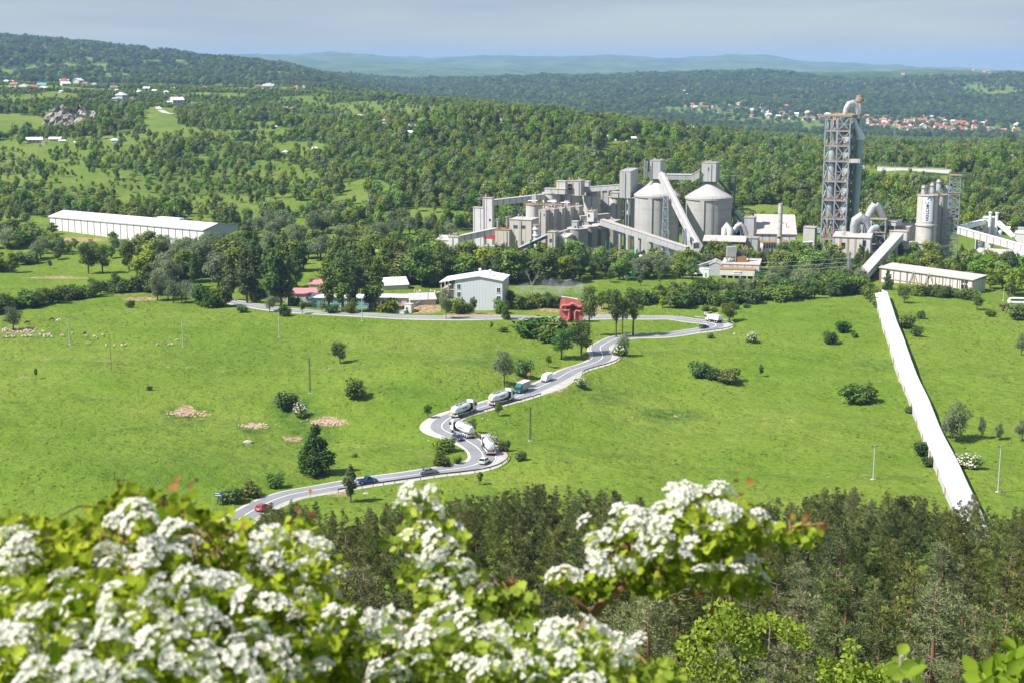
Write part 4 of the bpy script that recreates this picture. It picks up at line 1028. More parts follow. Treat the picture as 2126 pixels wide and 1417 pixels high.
# raw mill building on stilts
r, w_, d_, h_ = block('raw_mill_house', 'white house with ochre stripes and rusty windows on stilts before the preheater tower', 'building', 1730, 1807, 1815.5, 495, 539, 716, 'white_cladding', 'pink_roof', theta=19, d=11, over=.4, slope=1.3, legs=True)
pane(r, -w_ * .78, -w_ * .78 + 1.9, h_ * .47, h_ * .47 + 2.9, fr='rust', bars=0); pane(r, -w_ * .205, -w_ * .205 + 1.6, h_ * .60, h_ * .60 + 3.1, fr='rust', bars=0); pane(r, -w_ * .195, -w_ * .195 + 1.0, h_ * .04, h_ * .04 + 5.8, fr='rust', bars=0)
for f in (.16, .365, .575):
    m = MB(); m.box(-w_ + f * w_, -w_ + f * w_ + .85, -.06, .02, .05, h_ - .1); m.build('ochre_stripe', mat('ochre', (.46, .33, .13), .7) if f == .16 else M_['ochre'], r)
rm = empty('arched_duct', W(1787, 500, 728), 0, 'huge arched grey duct behind the white house on stilts', 'duct')
def rel(px, py, Y): return W(px, py, Y) - rm.location
m = MB(); m.tube([rel(1771, 494, 728), rel(1772, 470, 728), rel(1776, 458, 728), rel(1786, 451, 728), rel(1797, 458, 728), rel(1801, 470, 728), rel(1801, 494, 728)], [1.6, 1.8, 2.3, 2.7, 2.3, 1.8, 1.6], 14); m.build('arch', M_['galvanised'], rm, True)
pl_ = [rel(1775, 480, 728.5), rel(1775, 462, 728.5), rel(1786, 452, 728.5), rel(1798, 462, 728.5), rel(1798, 480, 728.5), rel(1787, 470, 728.5)]
m = MB(); m.prism([(p.x, p.z) for p in pl_], -.6, .6); m.build('duct_plate', M_['galvanised'], rm)
m = MB(); m.lathe([(1.4, rel(1786, 494, 728).z), (.5, rel(1786, 486, 728).z), (.6, rel(1786, 474, 728).z), (1.0, rel(1786, 466, 728).z)], (0, -1.5), 12); m.build('cone_hopper', M_['bright_metal'], rm, True)
for px in (1777, 1795):
    m = MB(); m.bar(rel(px, 496, 726), rel(px, 471, 726), .45); m.bar(rel(px, 490, 726), rel(1786, 474, 726), .25); m.build('frame_leg', M_['steel'], rm)
m = MB(); m.tube([rel(1805, 494, 727), rel(1806, 482, 727), rel(1811, 475, 727), rel(1822, 472, 728)], [1.7, 1.7, 1.7, 1.5], 12); m.build('elbow_duct', M_['bright_metal'], rm, True)
rm = empty('chevron_duct', W(1818, 455, 745), 0, 'thick grey chevron-shaped duct above the white lattice frame', 'duct')
m = MB(); m.tube([rel(1801, 454, 745), rel(1812, 432, 745), rel(1817, 428, 745)], [2.2, 2.3, 2.5], 14); m.build('duct', M_['galvanised'], rm, True)
m = MB(); m.tube([rel(1817, 428, 745), rel(1823, 433, 745), rel(1834, 455, 745)], [2.5, 2.3, 1.9], 14); m.build('duct', M_['galvanised'], rm, True)
lattice('duct_trestle', 'white lattice trestle with orange decks carrying the chevron duct', 'trestle', 1824, 34, 6, 456, 736, 3, 20, 'galvanised', bw=.45, decks=(.45, .72, 1.0), deckm='rust_deck')
block('duct_house', 'dark high wall under the chevron duct', 'building', 1806, 1838, 1846, 470, None, 748, 'dark_steel', 'grey_roof', d=6)
block('filter_house', 'pale box house with grey roof right of the chevron duct', 'building', 1838, 1858, 1873, 462, 470, 744, 'cladding', 'grey_roof', theta=30, d=12)
block('kiln_house', 'long cladded house left of the lettered silo', 'building', 1855, 1886, 1904, 473, None, 752, 'cladding', 'dust_roof', theta=30, d=14, slope=.6)
block('transfer_house', 'grey head house at the top of the wide inclined gallery', 'building', 1846, 1882, 1890, 482, 503, 728, 'white_cladding', 'dust_roof', theta=22, d=6)
r, L_, dz = gallery('inclined_gallery', 'wide inclined gallery with a pale pink roof running down from the kiln house', (1866, 484, 727), (1790, 568, 668), 5.0, 3.2, 'white_cladding', 'pink_roof', (), cat='conveyor')
for t in (.16, .42, .66):
    z = dz * t - 3; m = MB(); m.box(L_ * t - 1.1, L_ * t + 1.1, -2.2, 2.2, PG - r.location.z, z); m.build('support_pier', M_['concrete'], r)
    EXCL.append((r.location.x + math.cos(r.rotation_euler.z) * L_ * t, r.location.y + math.sin(r.rotation_euler.z) * L_ * t, 6))

# ---- lettered silo
r, rr, hh = silo('lettered_silo', 'tall pale silo carrying a white banner with dark upright lettering', 1926.5, 41, 408, 748, 'pale_concrete', 'dust_roof', band=(.56,), rail=True, n=48)
r.rotation_euler.z = 0
zB0 = W(1926, 461, 748 - rr).z - PG; zB1 = W(1926, 410.5, 748 - rr).z - PG
kc = (1926.5 - CX) / F
def cyl(u, z, lift):     # point on the silo face; u metres along the wall from the side turned to the viewer, +right
    a = -math.pi / 2 - math.atan(kc) + u / rr
    return ((rr + lift) * math.cos(a), (rr + lift) * math.sin(a), z)
m = MB()
for i in range(12):
    u0 = -2.2 + i * 5.3 / 12; u1 = u0 + 5.3 / 12
    m.quad(cyl(u0, zB0, .06), cyl(u1, zB0, .06), cyl(u1, zB1, .06), cyl(u0, zB1, .06))
bo = m.build('banner', M_['banner_white'], r)
def text_mesh(body, size, spacing=1.15):
    cu = bpy.data.curves.new('lettering', 'FONT'); cu.body = body; cu.size = size; cu.align_x = 'CENTER'; cu.align_y = 'CENTER'; cu.space_character = spacing; cu.offset = size * .045
    o = bpy.data.objects.new('lettering', cu); COL.objects.link(o)
    dg = bpy.context.evaluated_depsgraph_get(); dg.update()
    me = bpy.data.meshes.new_from_object(o.evaluated_get(dg)); bpy.data.objects.remove(o)
    return me
Hb = zB1 - zB0
me = text_mesh('HOLCIM', 2.75, 1.22)
xsz = max(v.co.x for v in me.vertices) - min(v.co.x for v in me.vertices); k_ = Hb * .66 / xsz
for v in me.vertices:    # turned to read upwards, bent round the wall
    x, y = v.co.x * k_, v.co.y * k_
    v.co = cyl(-y + .25 , zB0 + Hb * .37 + x, .12)
me.materials.clear(); me.materials.append(M_['navy_ink']); link('lettering', me, bo)
def arc(cu_, cz, ra, a0, a1, wd, mt, nm):
    m = MB(); n = 10
    for i in range(n):
        A = a0 + (a1 - a0) * i / n; B = a0 + (a1 - a0) * (i + 1) / n
        m.quad(*[cyl(cu_ + q * math.cos(t), cz + q * math.sin(t), .12) for q, t in ((ra - wd, A), (ra, A), (ra, B), (ra - wd, B))])
    m.build(nm, M_[mt], bo)
zc = zB0 + Hb * .86
arc(.95, zc + .75, 1.05, R(-50), R(200), .42, 'logo_blue', 'logo'); arc(-.35, zc - .75, 1.05, R(130), R(290), .42, 'logo_green', 'logo'); arc(-.35, zc - .75, 1.05, R(290), R(380), .42, 'logo_teal', 'logo')
silo('concrete_silo', 'plain pale silo standing right behind the lettered one', 1953, 32, 406, 758, 'pale_concrete', 'dust_roof', band=(.58,), rail=True)
silo('concrete_silo', 'narrow pale silo next to the eastern lattice tower', 1966, 22, 405, 762, 'pale_concrete', 'dust_roof', rail=True)
silo('round_tank', 'squat pale tank at the foot of the lettered silo', 1910, 41, 507, 738, 'pale_concrete', 'dust_roof')
for px, py0, py1, wp, Y, lab in [(1918.5, 385, 402, 10, 750, 'slim filter pot on the lettered silo roof, westernmost'), (1936.5, 380, 400, 10, 754, 'slim filter pot on the silo roof with a rusty rim'), (1950, 373, 392, 11, 758, 'tallest filter pot on the silo roofs'), (1966, 386, 400, 12, 760, 'square-shouldered filter pot nearest to the lattice tower')]:
    zb = W(px, py1 + 6, Y).z; r0 = wp / ppm(Y) / 2; zt = W(px, py0, Y).z
    q = empty('filter_pot', (W(px, py0, Y).x, Y, zb), 0, lab, 'filter'); m = MB(); m.lathe([(r0, 0), (r0, zt - zb - 1), (r0 * .8, zt - zb - .6), (r0 * .8, zt - zb)], n=16); m.build('vessel', M_['galvanised'], q, True)
    m = MB(); m.lathe([(r0 + .02, zt - zb - 1.6), (r0 + .35, zt - zb - 1.6), (r0 + .35, zt - zb - 1.3), (r0 + .02, zt - zb - 1.3)], n=16, cap=False); m.build('rim', M_['rust'], q, True)
    m = MB(); m.tube([(r0, 0, 1), (r0 + 1.6, 0, 2.5), (r0 + 1.7, 0, -.5)], .3, 8); m.build('pipe', M_['galvanised'], q, True)
rp = empty('roof_pipes', W(1945, 404, 752), 0, 'tangle of slanting pipes and rails on the silo roofs', 'pipework')
rnd_ = random.Random(4); m = MB()
for i in range(16):
    a = Vector((rnd_.uniform(-10, 10), rnd_.uniform(-3, 8), rnd_.uniform(0, 1))); b_ = a + Vector((rnd_.uniform(-4, 4), rnd_.uniform(-2, 2), rnd_.uniform(1, 4.5))); m.bar(a, b_, .22)
m.build('pipe', M_['galvanised'], rp)
lattice('lattice_tower', 'tall rusty lattice tower on the east side of the lettered silo', 'tower', 1984, 24, 4.6, 365, 750, 14, 20, 'steel', bw=.34, decks=(.25, .5, .8, 1.0), deckm='rust_deck')
gallery('pipe_bridge', 'thin walkway from squat tank to the eastern lattice tower', (1928, 514, 744), (1976, 508, 748), 1.4, .7, 'galvanised', 'grey_roof', ())
# ---- eastern conveyors and white houses
gallery('conveyor_gallery', 'striped gallery falling eastwards from the lattice tower out of the picture', (1990, 472, 744), (2160, 519, 716), 3.0, 3.4, 'white_cladding', 'white_roof', (.4, .75), 'white_plaster', .5)
gallery('conveyor_gallery', 'white gallery climbing from the lattice tower to the white filter house', (1992, 470, 752), (2043, 457, 764), 2.4, 2.2, 'white_paint', 'white_roof', (.75,), 'pale_concrete', .8)
r, w_, d_, h_ = block('white_filter_house', 'white filter house with two tall white pipes east of the lettered silo', 'building', 2038, 2062, 2070, 454, None, 762, 'white_plaster', 'white_roof', d=9)
for x in (-2.2, 1.2):
    m = MB(); m.tube([(x, -1.2, h_ - 12), (x, -1.2, h_ + 3.0)], .75, 12); m.build('white_pipe', M_['white_paint'], r, True)
    m = MB(); m.lathe([(.76, h_ + 2.8), (1.1, h_ + 2.9), (1.1, h_ + 3.4), (.5, h_ + 3.6)], (x, -1.2), 12); m.build('pipe_cap', M_['white_paint'], r, True)
m = MB(); m.tube([(3, -1.5, h_ - 12), (3.4, -1.5, h_ - 7), (5.6, -1.5, h_ - 4.6), (8.4, -1.5, h_ - 4.8)], 1.0, 12); m.build('elbow_pipe', M_['white_paint'], r, True)
block('white_filter_house', 'lower white filter casing below the eastern striped gallery', 'building', 2030, 2058, 2070, 497, None, 752, 'white_plaster', 'white_roof', d=7)
rp = empty('twin_pipe', W(2075, 462, 760), 0, 'pair of long white pipes slanting down to the eastern white house', 'pipe')
for o_ in (0, 5):
    a = W(2069 + o_, 463.5 - o_ * .6, 760) - rp.location; b_ = W(2102 + o_, 493 - o_ * .3, 752) - rp.location
    m = MB(); m.tube([a, b_], .8, 12); m.build('pipe', M_['white_paint'], rp, True)
block('white_mill_house', 'white stepped mill house at the eastern picture edge', 'building', 2106, 2150, 2160, 487, None, 754, 'white_plaster', 'white_roof', d=12)
block('white_mill_house', 'upper storey of the white mill house at the eastern picture edge', 'building', 2112, 2146, 2154, 477, 487, 758, 'white_plaster', 'grey_roof', d=8)
# barrel-roofed hall
A = W(2018, 532, 716); B = W(2240, 545, 690); d = B - A; L_ = math.hypot(d.x, d.y); rb = empty('barrel_hall', (A.x, A.y, PG), math.atan2(d.y, d.x), 'grey barrel-roofed hall behind the trees at the eastern edge', 'building')
hb_ = W(2060, 514, 730).z - PG; m = MB(); prof = [(14 - 14 * math.cos(t), hb_ * math.sin(t) ** .8) for t in np.linspace(0, math.pi, 17)]
m.prism(prof, 0, L_, 'x'); m.build('roof', M_['dome_concrete'], rb, True)
for i in range(9):
    m = MB(); m.tube([(L_ * (i + .5) / 9, y, z + .02) for y, z in prof], .12, 5); m.build('rib', M_['grey_roof'], rb)
for i in range(6): EXCL.append((A.x + d.x * i / 5 - 5, A.y + d.y * i / 5 + 14, 16))

# ---- rusty-striped long shed
A = W(2019, 612, 628); B = W(1826, 588, 668); d = B - A; L_ = math.hypot(d.x, d.y); rz = math.atan2(-d.y, -d.x); zb = min(Tz(A.x, A.y), Tz(B.x, B.y)) - .5
r = empty('striped_shed', (A.x, A.y, zb), rz, 'long low shed with pale panels, rusty posts and a sagging pink-grey roof', 'building')
hs = W(2019, 582.5, 628).z - zb; dS = 9.5
m = MB(); m.box(-L_, -6.2, 0, dS, 0, hs); m.box(-6.2, -2.6, .9, dS, 0, hs); m.box(-2.6, 0, 0, dS, 0, hs); m.build('wall', M_['white_cladding'], r)
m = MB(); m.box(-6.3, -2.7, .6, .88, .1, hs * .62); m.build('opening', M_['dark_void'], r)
m = MB(); m.hexa([(-L_ - .6, -.7, hs + .02), (.5, -.7, hs + .02), (.5, dS + .5, hs + 1.3), (-L_ - .6, dS + .5, hs + 1.3), (-L_ - .6, -.7, hs + .3), (.5, -.7, hs + .3), (.5, dS + .5, hs + 1.6), (-L_ - .6, dS + .5, hs + 1.6)]); m.build('roof', M_['pink_roof'], r)
for i in range(14):
    x = -L_ + .2 + (L_ - .6) * i / 13; m = MB(); m.box(x - .22, x + .22, -.25, -.01, 0, hs - .05); m.build('post', M_['rust'], r)
m = MB(); m.box(-L_, -6.4, -.12, -.02, hs * .30, hs * .36); m.build('rail', M_['rust'], r)
for x0 in (-L_ * .62, -L_ * .45):
    m = MB(); m.bar((x0 - 2.6, -.5, hs * .2), (x0, -.6, hs + .7), .3); m.bar((x0 + 2.6, -.5, hs * .2), (x0, -.6, hs + .7), .3); m.build('brace', M_['galvanised'], r)
m = MB()
for i in range(4): m.box(.01, .1, .6 + i * 2.3, 2.0 + i * 2.3, .2, hs - .3)
m.build('end_panel', M_['blue_grey_panel'], r)
for i in range(5): EXCL.append((A.x + d.x * i / 4, A.y + d.y * i / 4 + 4, 9))

# ---- front processing station
r, w_, d_, h_ = block('processing_house', 'pale upper hall with ochre stripes of the roadside processing station', 'building', 1500, 1578, 1581, 551, None, 688, 'white_cladding', 'pink_roof', theta=14, d=14, slope=1)
r, w_, d_, h_ = block('loading_canopy', 'pale loading canopy with dark open bays below a small sign', 'building', 1496, 1569, 1580, 562, 574, 681, 'white_plaster', 'rust', theta=14, d=7, over=.12)
zl = PG + .5 - r.location.z
for i in range(6):
    x = -w_ + .4 + (w_ - .8) * i / 5; m = MB(); m.box(x - .4, x + .4, .1, .9, zl, 0); m.build('pillar', M_['galvanised'], r)
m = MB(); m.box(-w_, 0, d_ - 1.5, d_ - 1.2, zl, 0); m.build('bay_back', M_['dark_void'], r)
m = MB(); m.box(-w_ * .62, -w_ * .38, -.12, -.02, h_ * .25, h_ * .85); sg = m.build('sign_board', M_['banner_white'], r)
me = text_mesh('HOLCIM', .9); 
for v in me.vertices: v.co = (-w_ * .47 + v.co.x * .9, -.14, h_ * .55 + v.co.y)
me.materials.clear(); me.materials.append(M_['navy_ink']); link('lettering', me, sg)
m = MB(); m.lathe([(.3, 0), (.3, .05), (.16, .05)], n=12); lg = m.build('logo', M_['logo_green'], sg); lg.rotation_euler = (R(90), 0, 0); lg.location = (-w_ * .585, -.13, h_ * .55)
block('processing_house', 'light blue gable front at the west end of the processing station', 'building', 1474, 1499, 1501, 551, None, 694, 'hall_end', 'pink_roof', theta=10, d=12, ridge=1.5)
gallery('belt_conveyor', 'long thin belt conveyor rising to the roadside processing station', (1403, 566, 690), (1487, 540, 700), 1.4, 1.0, 'galvanised', 'grey_roof', (.3, .6, .9), 'steel', .15)
rm = empty('batching_tower', (W(1516, 560, 696).x, 696, W(1516, 548, 696).z), 0, 'grey and rusty batching tower above the processing station roof', 'machine')
def rel(px, py, Y): return W(px, py, Y) - rm.location
m = MB(); m.box(-2, 2.4, -2, 2, rel(1516, 532, 696).z, rel(1516, 512, 696).z); m.build('hopper', M_['galvanised'], rm)
for dx, dy in ((-1.8, -1.8), (2.2, -1.8), (-1.8, 1.8), (2.2, 1.8)):
    m = MB(); m.box(dx - .2, dx + .2, dy - .2, dy + .2, -3, rel(1516, 532, 696).z); m.build('leg', M_['steel'], rm)
m = MB(); m.bar(rel(1503, 549, 695), rel(1516, 530, 695), .5); m.bar(rel(1508, 550, 695), rel(1520, 535, 695), .5); m.build('chute', M_['white_plaster'], rm)
m = MB(); m.bar(rel(1522, 549, 695), rel(1522, 508, 695), .5); m.build('riser', M_['steel'], rm)
m = MB(); q = rel(1540, 545, 696); m.box(q.x - 2.5, q.x + 2, -2, 2, q.z - 4, q.z + 3); q2 = rel(1538, 535, 696); m.bar(q2, q2 + Vector((2.5, 0, 6)), 1.0); m.build('rusty_mixer', M_['rust'], rm)
m = MB(); q = rel(1540, 521, 696); m.box(q.x - 2.2, q.x + 2.4, -1, 1, q.z - 1, q.z + .4); m.bar(q + Vector((2, 0, 0)), q + Vector((2, 0, -8)), .4); m.bar(q + Vector((-2, 0, 0)), q + Vector((-2, 0, -8)), .4); m.build('top_frame', M_['dark_steel'], rm)
for (pxL, pxM, pxR, pT, Y, lab) in [(1413, 1447, 1451, 567.5, 690, 'long white trailer parked before the processing station'), (1448, 1459, 1461, 571, 692, 'short white trailer behind the long one')]:
    p = W(pxM, 580, Y); z0 = Tz(p.x, Y); sT = ppm(Y); wv = (pxM - pxL) / sT / math.cos(R(14)); q = empty('trailer', (p.x, Y, z0), -R(14), lab, 'trailer')
    m = MB(); m.box(-wv, 0, 0, 2.5, 1.1, 3.9); m.build('box_body', M_['white_paint'], q)
    m = MB(); m.box(-wv + .1, -.1, .2, 2.3, .8, 1.08); m.build('chassis', M_['dark_steel'], q)
    for x in (-wv + 1.2, -2.4, -1.2):
        for y in (.2, 2.3): m = MB(); m.tube([(x, y - .2, .5), (x, y + .2, .5)], .5, 12); m.build('wheel', M_['tyre'], q, True)
p = W(1465, 584, 686); q = empty('white_cabinet', (p.x, 686, Tz(p.x, 686)), -R(14), 'upright white kiosk at the end of the trailers', 'kiosk'); m = MB(); m.box(-1.4, 1.4, 0, 2.4, 0, 4.3); m.build('casing', M_['white_paint'], q); m = MB(); m.box(-.4, .5, -.06, .0, .3, 2.3); m.build('door', M_['grey_roof'], q); m = MB(); m.box(-1.55, 1.55, -.15, 2.55, 4.31, 4.5); m.build('roof', M_['white_roof'], q)
EXCL += [(W(1430, 570, 690).x, 691, 9), (W(1460, 570, 690).x, 691, 9), (W(1530, 570, 688).x, 690, 16), (W(1500, 570, 688).x, 690, 14), (W(1480, 590, 660).x, 660, 16), (W(1540, 590, 660).x, 668, 14)]
# substation
block('substation_house', 'white flat substation house behind green masts', 'building', 1287, 1334, 1336, 535, None, 706, 'white_plaster', 'white_roof', theta=6, d=8, win=[(.22, .45, 1.4, 1.2), (.75, .4, 1.0, 1.6)])
for px, py0, py1, Y, lab in [(1316, 503, 570, 684, 'tallest green lattice mast of the substation'), (1296, 510, 548, 700, 'slim green mast left of the tallest one'), (1266, 500, 524, 716, 'short green mast, right of the western pair'), (1258, 499, 523, 718, 'short green mast, westernmost of the substation')]:
    wp = 7 if px == 1316 else 4
    lattice('green_mast', lab, 'mast', px, wp, wp / ppm(Y), py0, Y, 8, 10, 'green_mast', zb=PG if px != 1316 else -3.2, bw=.2, taper=.12)
rm = empty('substation_gantry', (W(1262, 520, 714).x, 714, PG), 0, 'steel gantry and rusty pipework under the falling gallery', 'gantry'); m = MB()
for i in range(7): m.bar((i * 4.5 - 8, 0, 0), (i * 4.5 - 8, 0, 7), .3)
m.bar((-8, 0, 7), (19, 0, 6.6), .4); m.bar((-8, 0, 5), (19, 0, 4.6), .25); m.build('beam', M_['galvanised'], rm)
m = MB()
for i in range(9): a = Vector((rnd_.uniform(0, 14), rnd_.uniform(2, 6), rnd_.uniform(4, 13))); m.bar(a, a + Vector((rnd_.uniform(-3, 3), 0, rnd_.uniform(-4, 4))), .5)
m.build('pipework', M_['rust'], rm)

# ---- long white hall in the west
A = W(424.5, 520, 772); L0 = W(104, 489, 842); A.z = Tz(A.x, A.y); d = L0 - A; L_ = math.hypot(d.x, d.y); rz = math.atan2(-d.y, -d.x)
r = empty('long_hall', (A.x, A.y, A.z - 1), rz, 'very long white hall with dark vertical joints and a pale sloping roof', 'building'); hs = (W(424.5, 480.5, 772).z - A.z + 1) * 1.04; dS = 26
m = MB(); m.box(-L_, -.3, 0, dS, -1, hs); m.build('wall', M_['hall_wall'], r)
m = MB(); m.prism([(0.02, -1), (dS - .02, -1), (dS - .02, hs), (dS * .42, hs + 2.7), (.02, hs)], -.3, 0, 'x'); m.build('end_wall', M_['hall_end'], r)
m = MB(); m.prism([(-.5, hs + .02), (dS * .42, hs + 2.75), (dS + .5, hs + .02), (dS + .5, hs + .35), (dS * .42, hs + 3.1), (-.5, hs + .35)], -L_ - .4, .4, 'x'); m.build('roof', M_['hall_roof'], r)
m = MB(); m.box(-L_, 0, -.45, -.15, hs - .35, hs); m.build('gutter', M_['hall_end'], r)
m = MB(); m.box(-L_ * .36, -L_ * .22, dS * .36, dS * .5, hs + 2.6, hs + 4.0); m.build('roof_lantern', M_['hall_roof'], r)
for i in range(9): EXCL.append((A.x + d.x * i / 8 + 7, A.y + d.y * i / 8 + 11, 15.5))
block('hut', 'small white-roofed hut at the west end of the long hall', 'building', 74, 94, 97, 483, None, 842, 'white_plaster', 'white_tin', theta=25, d=6)

# ---- white factory building by the road
A = W(1043, 655, 572); zb = Tz(A.x, A.y) - .6; th = R(10); r = empty('white_building', (A.x, A.y, zb), -th, 'tall windowless blue-grey clad building with a bright white roof by the road', 'building')
s_ = ppm(572); wB = 100 / s_; hB = W(1043, 584, 572).z - zb; dB = 15; wO = 30 / s_
m = MB(); m.prism([(-wB, 0), (0, 0), (0, hB), (-wB * .5, hB + 1.7), (-wB, hB)], 0, .3); m.build('front_wall', M_['blue_grey_panel'], r)
m = MB(); m.box(-.3, 0, .31, dB, 0, hB); m.build('side_wall', M_['cream_paint'], r)
m = MB(); m.box(-wB, -wB + .3, .31, dB, 0, hB); m.box(-wB + .31, -.31, dB - .3, dB, 0, hB); m.build('rear_wall', M_['cream_paint'], r)
m = MB(); m.prism([(-wB - .01, hB - .1 + .12), (-wB * .5, hB + 1.72), (.5, hB + .02), (.5, hB + .4), (-wB * .5, hB + 2.1), (-wB - wO - .6, hB - .9), (-wB - wO - .6, hB - 1.3)], -.6, dB + .5); m.build('roof', M_['white_roof'], r)
for fx, fz in ((.08, .78), (.08, .52), (.08, .18), (.92, .70), (.92, .43), (.92, .10)): pane(r, -wB + fx * wB - .7, -wB + fx * wB + .7, fz * hB - 1, fz * hB + 1, fr='white_paint')
for fy in (.18, .55, .85):
    for fz in (.75, .5, .25): pane(r, fy * dB - .6, fy * dB + .6, fz * hB - .9, fz * hB + .9, 'side', fr='white_paint')
for z in (0, hB * .33, hB * .66):
    m = MB(); m.box(-wB - wO, -wB - .02, .4, dB - 1, z, z + .3); m.build('open_floor', M_['cream_paint'], r)
for x in (-wB - wO, -wB - wO * .5, -wB - .4):
    for y in (.2, dB * .5, dB - .8):
        m = MB(); m.box(x - .2, x + .2, y, y + .4, 0, hB - .9); m.build('pillar', M_['cream_paint'], r)
for z in (.31, .33 * hB + .31):
    m = MB(); m.lathe([(1.2, z), (2.4, z + 1), (2.4, z + hB * .24), (2.2, z + hB * .29)], (-wB - wO * .5, 3.4), 18); m.build('vessel', M_['cream_paint'], r, True)
for x, y in ((-wB * .55, 8), (-6, 5)):
    m = MB(); m.lathe([(.5, hB), (.5, hB + 3.4), (.8, hB + 3.5), (.1, hB + 4)], (x, y), 10); m.build('roof_vent', M_['white_paint'], r, True)
excl(r, -wB / 2, dB / 2, 21); excl(r, -wB - 5, dB / 2, 10)

# ---- village yards by the back road
def longhouse(name, label, pxL, pxR, pyB, pyEave, Y, dep, wall, roof, theta, ridge, win=0, rows=1):
    Y = G((pxL + pxR) / 2, pyB).y if pyB > 625 else Y
    zb = Tz(W(pxR, pyB, Y).x, Y) - .6; s_ = ppm(Y); th = R(theta); k = (pxR - CX) / F; w = (pxR - pxL) / s_ / (math.cos(th) + math.sin(th) * k)
    p = W(pxR, pyEave, Y); h = max(2.6, p.z - zb); r = empty(name, (p.x, Y, zb), -th, label, 'house')
    m = MB(); m.prism([(0, 0), (dep, 0), (dep, h), (dep / 2, h + ridge - .02), (0, h)], -w, 0, 'x'); m.build('wall', M_[wall], r)
    m = MB(); m.prism([(-.5, h - .05), (dep / 2, h + ridge + .02), (dep + .5, h - .05), (dep + .5, h + .2), (dep / 2, h + ridge + .3), (-.5, h + .2)], -w - .4, .4, 'x'); m.build('roof', M_[roof], r)
    for q in range(rows):
        for i in range(win):
            x = -w + (i + .5) * w / win; z = h - 1.7 - q * 2.9
            if z > .3: pane(r, x - .6, x + .6, z - .65, z + .65, fr='white_paint')
    for i in range(4): excl(r, -w * (i + .5) / 4, dep / 2, max(w / 8, dep / 2) + 3)
    return r, w, h
longhouse('blue_house', 'light blue two-storey house with a white eternit roof by the back road', 646, 766, 642, 619.5, 594, 8, 'light_blue_wall', 'white_roof', 4, .8, 7, 2)
longhouse('long_house', 'beige flat house joined to the right of the light blue one', 770, 855, 632, 618.5, 600, 7, 'cream_paint', 'white_roof', 4, .7, 5)
longhouse('pink_roofed_house', 'long beige house under a faded pink tin roof', 556, 664, 630, 611, 618, 9, 'cream_paint', 'pink_tin', 6, 1.5, 6)
longhouse('pink_roofed_house', 'smaller pink-roofed house piece behind the long one', 642, 668, 612, 605, 640, 9, 'cream_paint', 'pink_tin', 6, 1.6, 0)
r, w_, d_, h_ = block('derelict_building', 'grey derelict concrete building with empty window holes behind the poplars', 'building', 491, 682, 686, 590, None, 660, 'dark_concrete', 'dome_concrete', theta=5, d=12)
for i in range(9):
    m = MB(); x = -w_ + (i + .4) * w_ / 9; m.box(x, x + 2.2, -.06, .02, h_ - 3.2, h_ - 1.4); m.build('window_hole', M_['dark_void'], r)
r2_, a_, b_, c_ = block('derelict_building', 'upper ruined storey of a grey building with a pale broken roof', 'building', 612, 690, 694, 578, None, 682, 'concrete', 'dome_concrete', theta=5, d=12)
longhouse('white_roofed_shed', 'bright white-roofed shed behind the light blue house', 795, 848, 616, 606, 632, 12, 'cream_paint', 'white_roof', -18, 2.6)
longhouse('white_roofed_shed', 'pale wooden shed roof right of the beige flat house', 852, 905, 632, 622, 606, 10, 'cream_paint', 'dome_concrete', -14, 2.0)
# ramp and retaining wall
A = W(863, 652, 580); B = W(913, 648, 590); zb = Tz(A.x, A.y); r = empty('retaining_wall', (A.x, A.y, zb - .6), 0, 'concrete retaining wall of the loading ramp beside the white building', 'wall'); q = B - A
m = MB(); m.hexa([(0, 0, 0), (q.x, q.y, 0), (q.x, q.y + .5, 0), (0, .5, 0), (0, 0, 1.4), (q.x, q.y, 4.6), (q.x, q.y + .5, 4.6), (0, .5, 1.4)]); m.build('wall_face', M_['concrete'], r)
m = MB(); m.hexa([(0, -.1, 1.42), (q.x, q.y - .1, 4.62), (q.x, q.y + .6, 4.62), (0, .6, 1.42), (0, -.1, 1.7), (q.x, q.y - .1, 4.9), (q.x, q.y + .6, 4.9), (0, .6, 1.7)]); m.build('coping', M_['pale_concrete'], r)
for px, py, w0, h0, lab in [(850, 648, 3.0, 3.4, 'white gatehouse block at the foot of the loading ramp'), (828, 650, 6, 1.2, 'low white ramp slab left of the gatehouse block')]:
    p = G(px, py); q = empty('ramp_block', p, -R(20), lab, 'block'); m = MB(); m.box(-w0 / 2, w0 / 2, -1.5, 1.5, -.4, h0); m.build('body', M_['white_plaster'], q); m = MB(); m.box(-w0 / 2 - .1, w0 / 2 + .1, -1.6, 1.6, h0 + .01, h0 + .15); m.build('slab', M_['dome_concrete'], q)
    if h0 > 3: m = MB(); m.box(-.9, -.1, -1.56, -1.5, 0, 2.1); m.build('door', M_['dark_void'], q)
# log pile
p = W(893, 628, 612); r = empty('log_pile', (p.x, p.y, Tz(p.x, p.y)), .1, 'heap of pale sawn logs beside the wooden shed', 'log pile'); m = MB()
for i in range(26):
    lx = rnd_.uniform(-7, 7); m.tube([(lx, -2.5, .3 + (i % 4) * .45), (lx + rnd_.uniform(-.4, .4), 2.5, .3 + (i % 4) * .45)], .28, 7)
m.build('log', M_['pale_dirt'], r)

